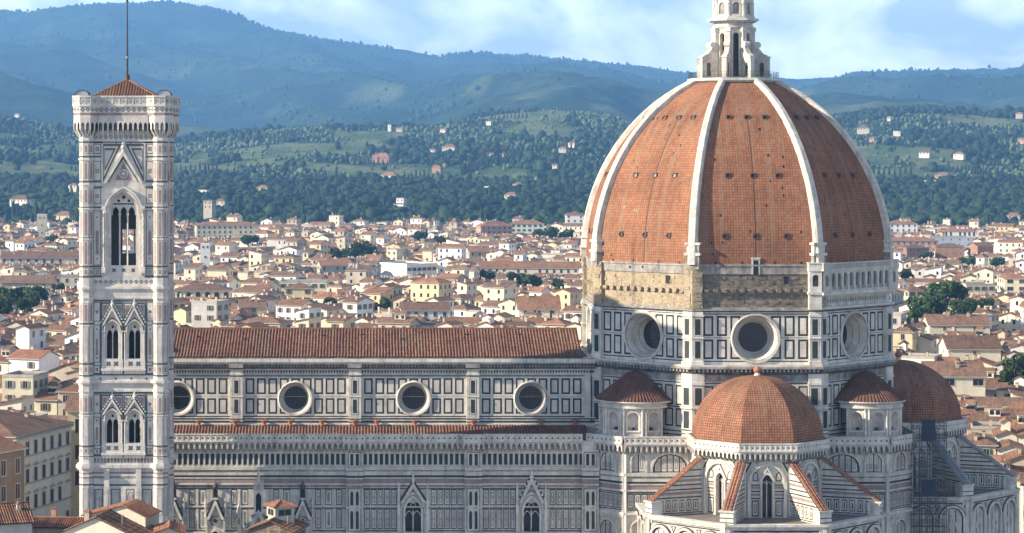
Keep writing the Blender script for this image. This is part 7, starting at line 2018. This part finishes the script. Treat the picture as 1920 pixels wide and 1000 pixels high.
for i, (px, yt, Y, r, kind, lab) in enumerate(town_trees):
    cm, tm = TM[(kind, i % {'broad': 4, 'pine': 2, 'cypress': 1}[kind])]
    htop = hgt(yt, Y); full = {'broad': 1.75, 'pine': 1.25, 'cypress': 3.0}[kind]
    o = tag(empty({'broad': 'broadleaf_tree', 'pine': 'pine_tree', 'cypress': 'cypress_tree'}[kind], (px_x(px, Y), Y, htop - full * r), (i * 77) % 360), lab, 'tree', 'trees among the town roofs')
    for nm, me in (('crown', cm), ('trunk', tm)):
        q = bpy.data.objects.new(nm, me); COL.objects.link(q); q.parent = o
        q.scale = (r, r, r)
        if nm == 'trunk': q.scale = (r, r, max(r, (htop - full * r) / 1.2))
# ---- woods: the park at the foot of the hills, olive groves and woods above, forest on the mountains
RV = crown_variants('round', 5, 2, 3); CV = crown_variants('cypress', 2, 1, 30); UV_ = crown_variants('umbrella', 2, 2, 40)
LV = crown_variants('round', 4, 1, 60)
VAR = RV + CV + UV_
wts = np.array([.17] * 5 + [.03] * 2 + [.05] * 2); wts /= wts.sum()
wood('park_woods', 2010, 3150, 38000, 1.9, 4.6, 'foliage_wood', VAR, lambda X, Y, px: np.clip(.97 - .6 * (fbm(X / 120, Y / 160, 77) > .66), 0, 1), 5, weights=wts)
wood('hillside_woods', 3100, 5000, 34000, 2.3, 5.6, 'foliage_wood', RV + CV, lambda X, Y, px: np.clip((fbm(X / 130, Y / 260, 31) - .47) * 10, .05, .95) * (1 - .96 * field(X, Y)), 7, weights=np.array([.19] * 5 + [.025] * 2))
wood('olive_groves', 3050, 5000, 24000, 1.8, 3.0, 'foliage_olive', LV, lambda X, Y, px: np.clip((.54 - fbm(X / 130, Y / 260, 31)) * 9, .02, .85) * (1 - .88 * field(X, Y)), 9)
wood('mountain_forest', 6400, 13400, 30000, 3.6, 7.5, 'foliage_far', LV, lambda X, Y, px: np.clip((fbm(X / 420, Y / 700, 61) - .44) * 5, .02, .7) * np.where(Y > 11800, 1.3, .45) * (1 - field(X, Y)), 13)
# cypress avenues along the hill roads
rs = np.random.RandomState(77); PX_, PY_ = [], []
for i in range(60):
    y0 = rs.uniform(2700, 4900); x0 = (rs.uniform(-60, 1980) - 690) / 4620 * y0; a = rs.uniform(0, 6.28); n = rs.randint(8, 26); k = rs.uniform(-.03, .03)
    for j in range(n): PX_.append(x0 + j * 7 * math.cos(a + k * j)); PY_.append(y0 + j * 9 * math.sin(a + k * j))
PX_, PY_ = np.array(PX_), np.array(PY_); n = len(PX_)
tag(scatter('cypress_avenues', np.stack([PX_, PY_, terrain(PX_, PY_) - .5], 1), rs.uniform(3.2, 5.2, n), CV, 'foliage_wood', rs.uniform(0, .35, n), rs.uniform(.9, 1.2, n), 5), kind='stuff')
me = bpy.data.meshes.new('haze')
X0, X1, Y0_, Y1_, ZB, ZT_ = -12500.0, 12500.0, -1600.0, 17200.0, -1.0, 1000.0
me.from_pydata([(x, y, z) for z in (ZB, ZT_) for y in (Y0_, Y1_) for x in (X0, X1)], [], [(0, 2, 3, 1), (4, 5, 7, 6), (0, 1, 5, 4), (2, 6, 7, 3), (0, 4, 6, 2), (1, 3, 7, 5)])
hz = bpy.data.materials.new('haze'); hz.use_nodes = True
nt = hz.node_tree; nt.nodes.clear()
o_ = nt.nodes.new('ShaderNodeOutputMaterial'); pv = nt.nodes.new('ShaderNodeVolumePrincipled')
pv.inputs['Color'].default_value = HAZE_COLOR; pv.inputs['Density'].default_value = HAZE_DENSITY; pv.inputs['Anisotropy'].default_value = 0.1
nt.links.new(pv.outputs['Volume'], o_.inputs['Volume'])
me.materials.append(hz)
ho = bpy.data.objects.new('haze', me); COL.objects.link(ho); tag(ho, kind='stuff')
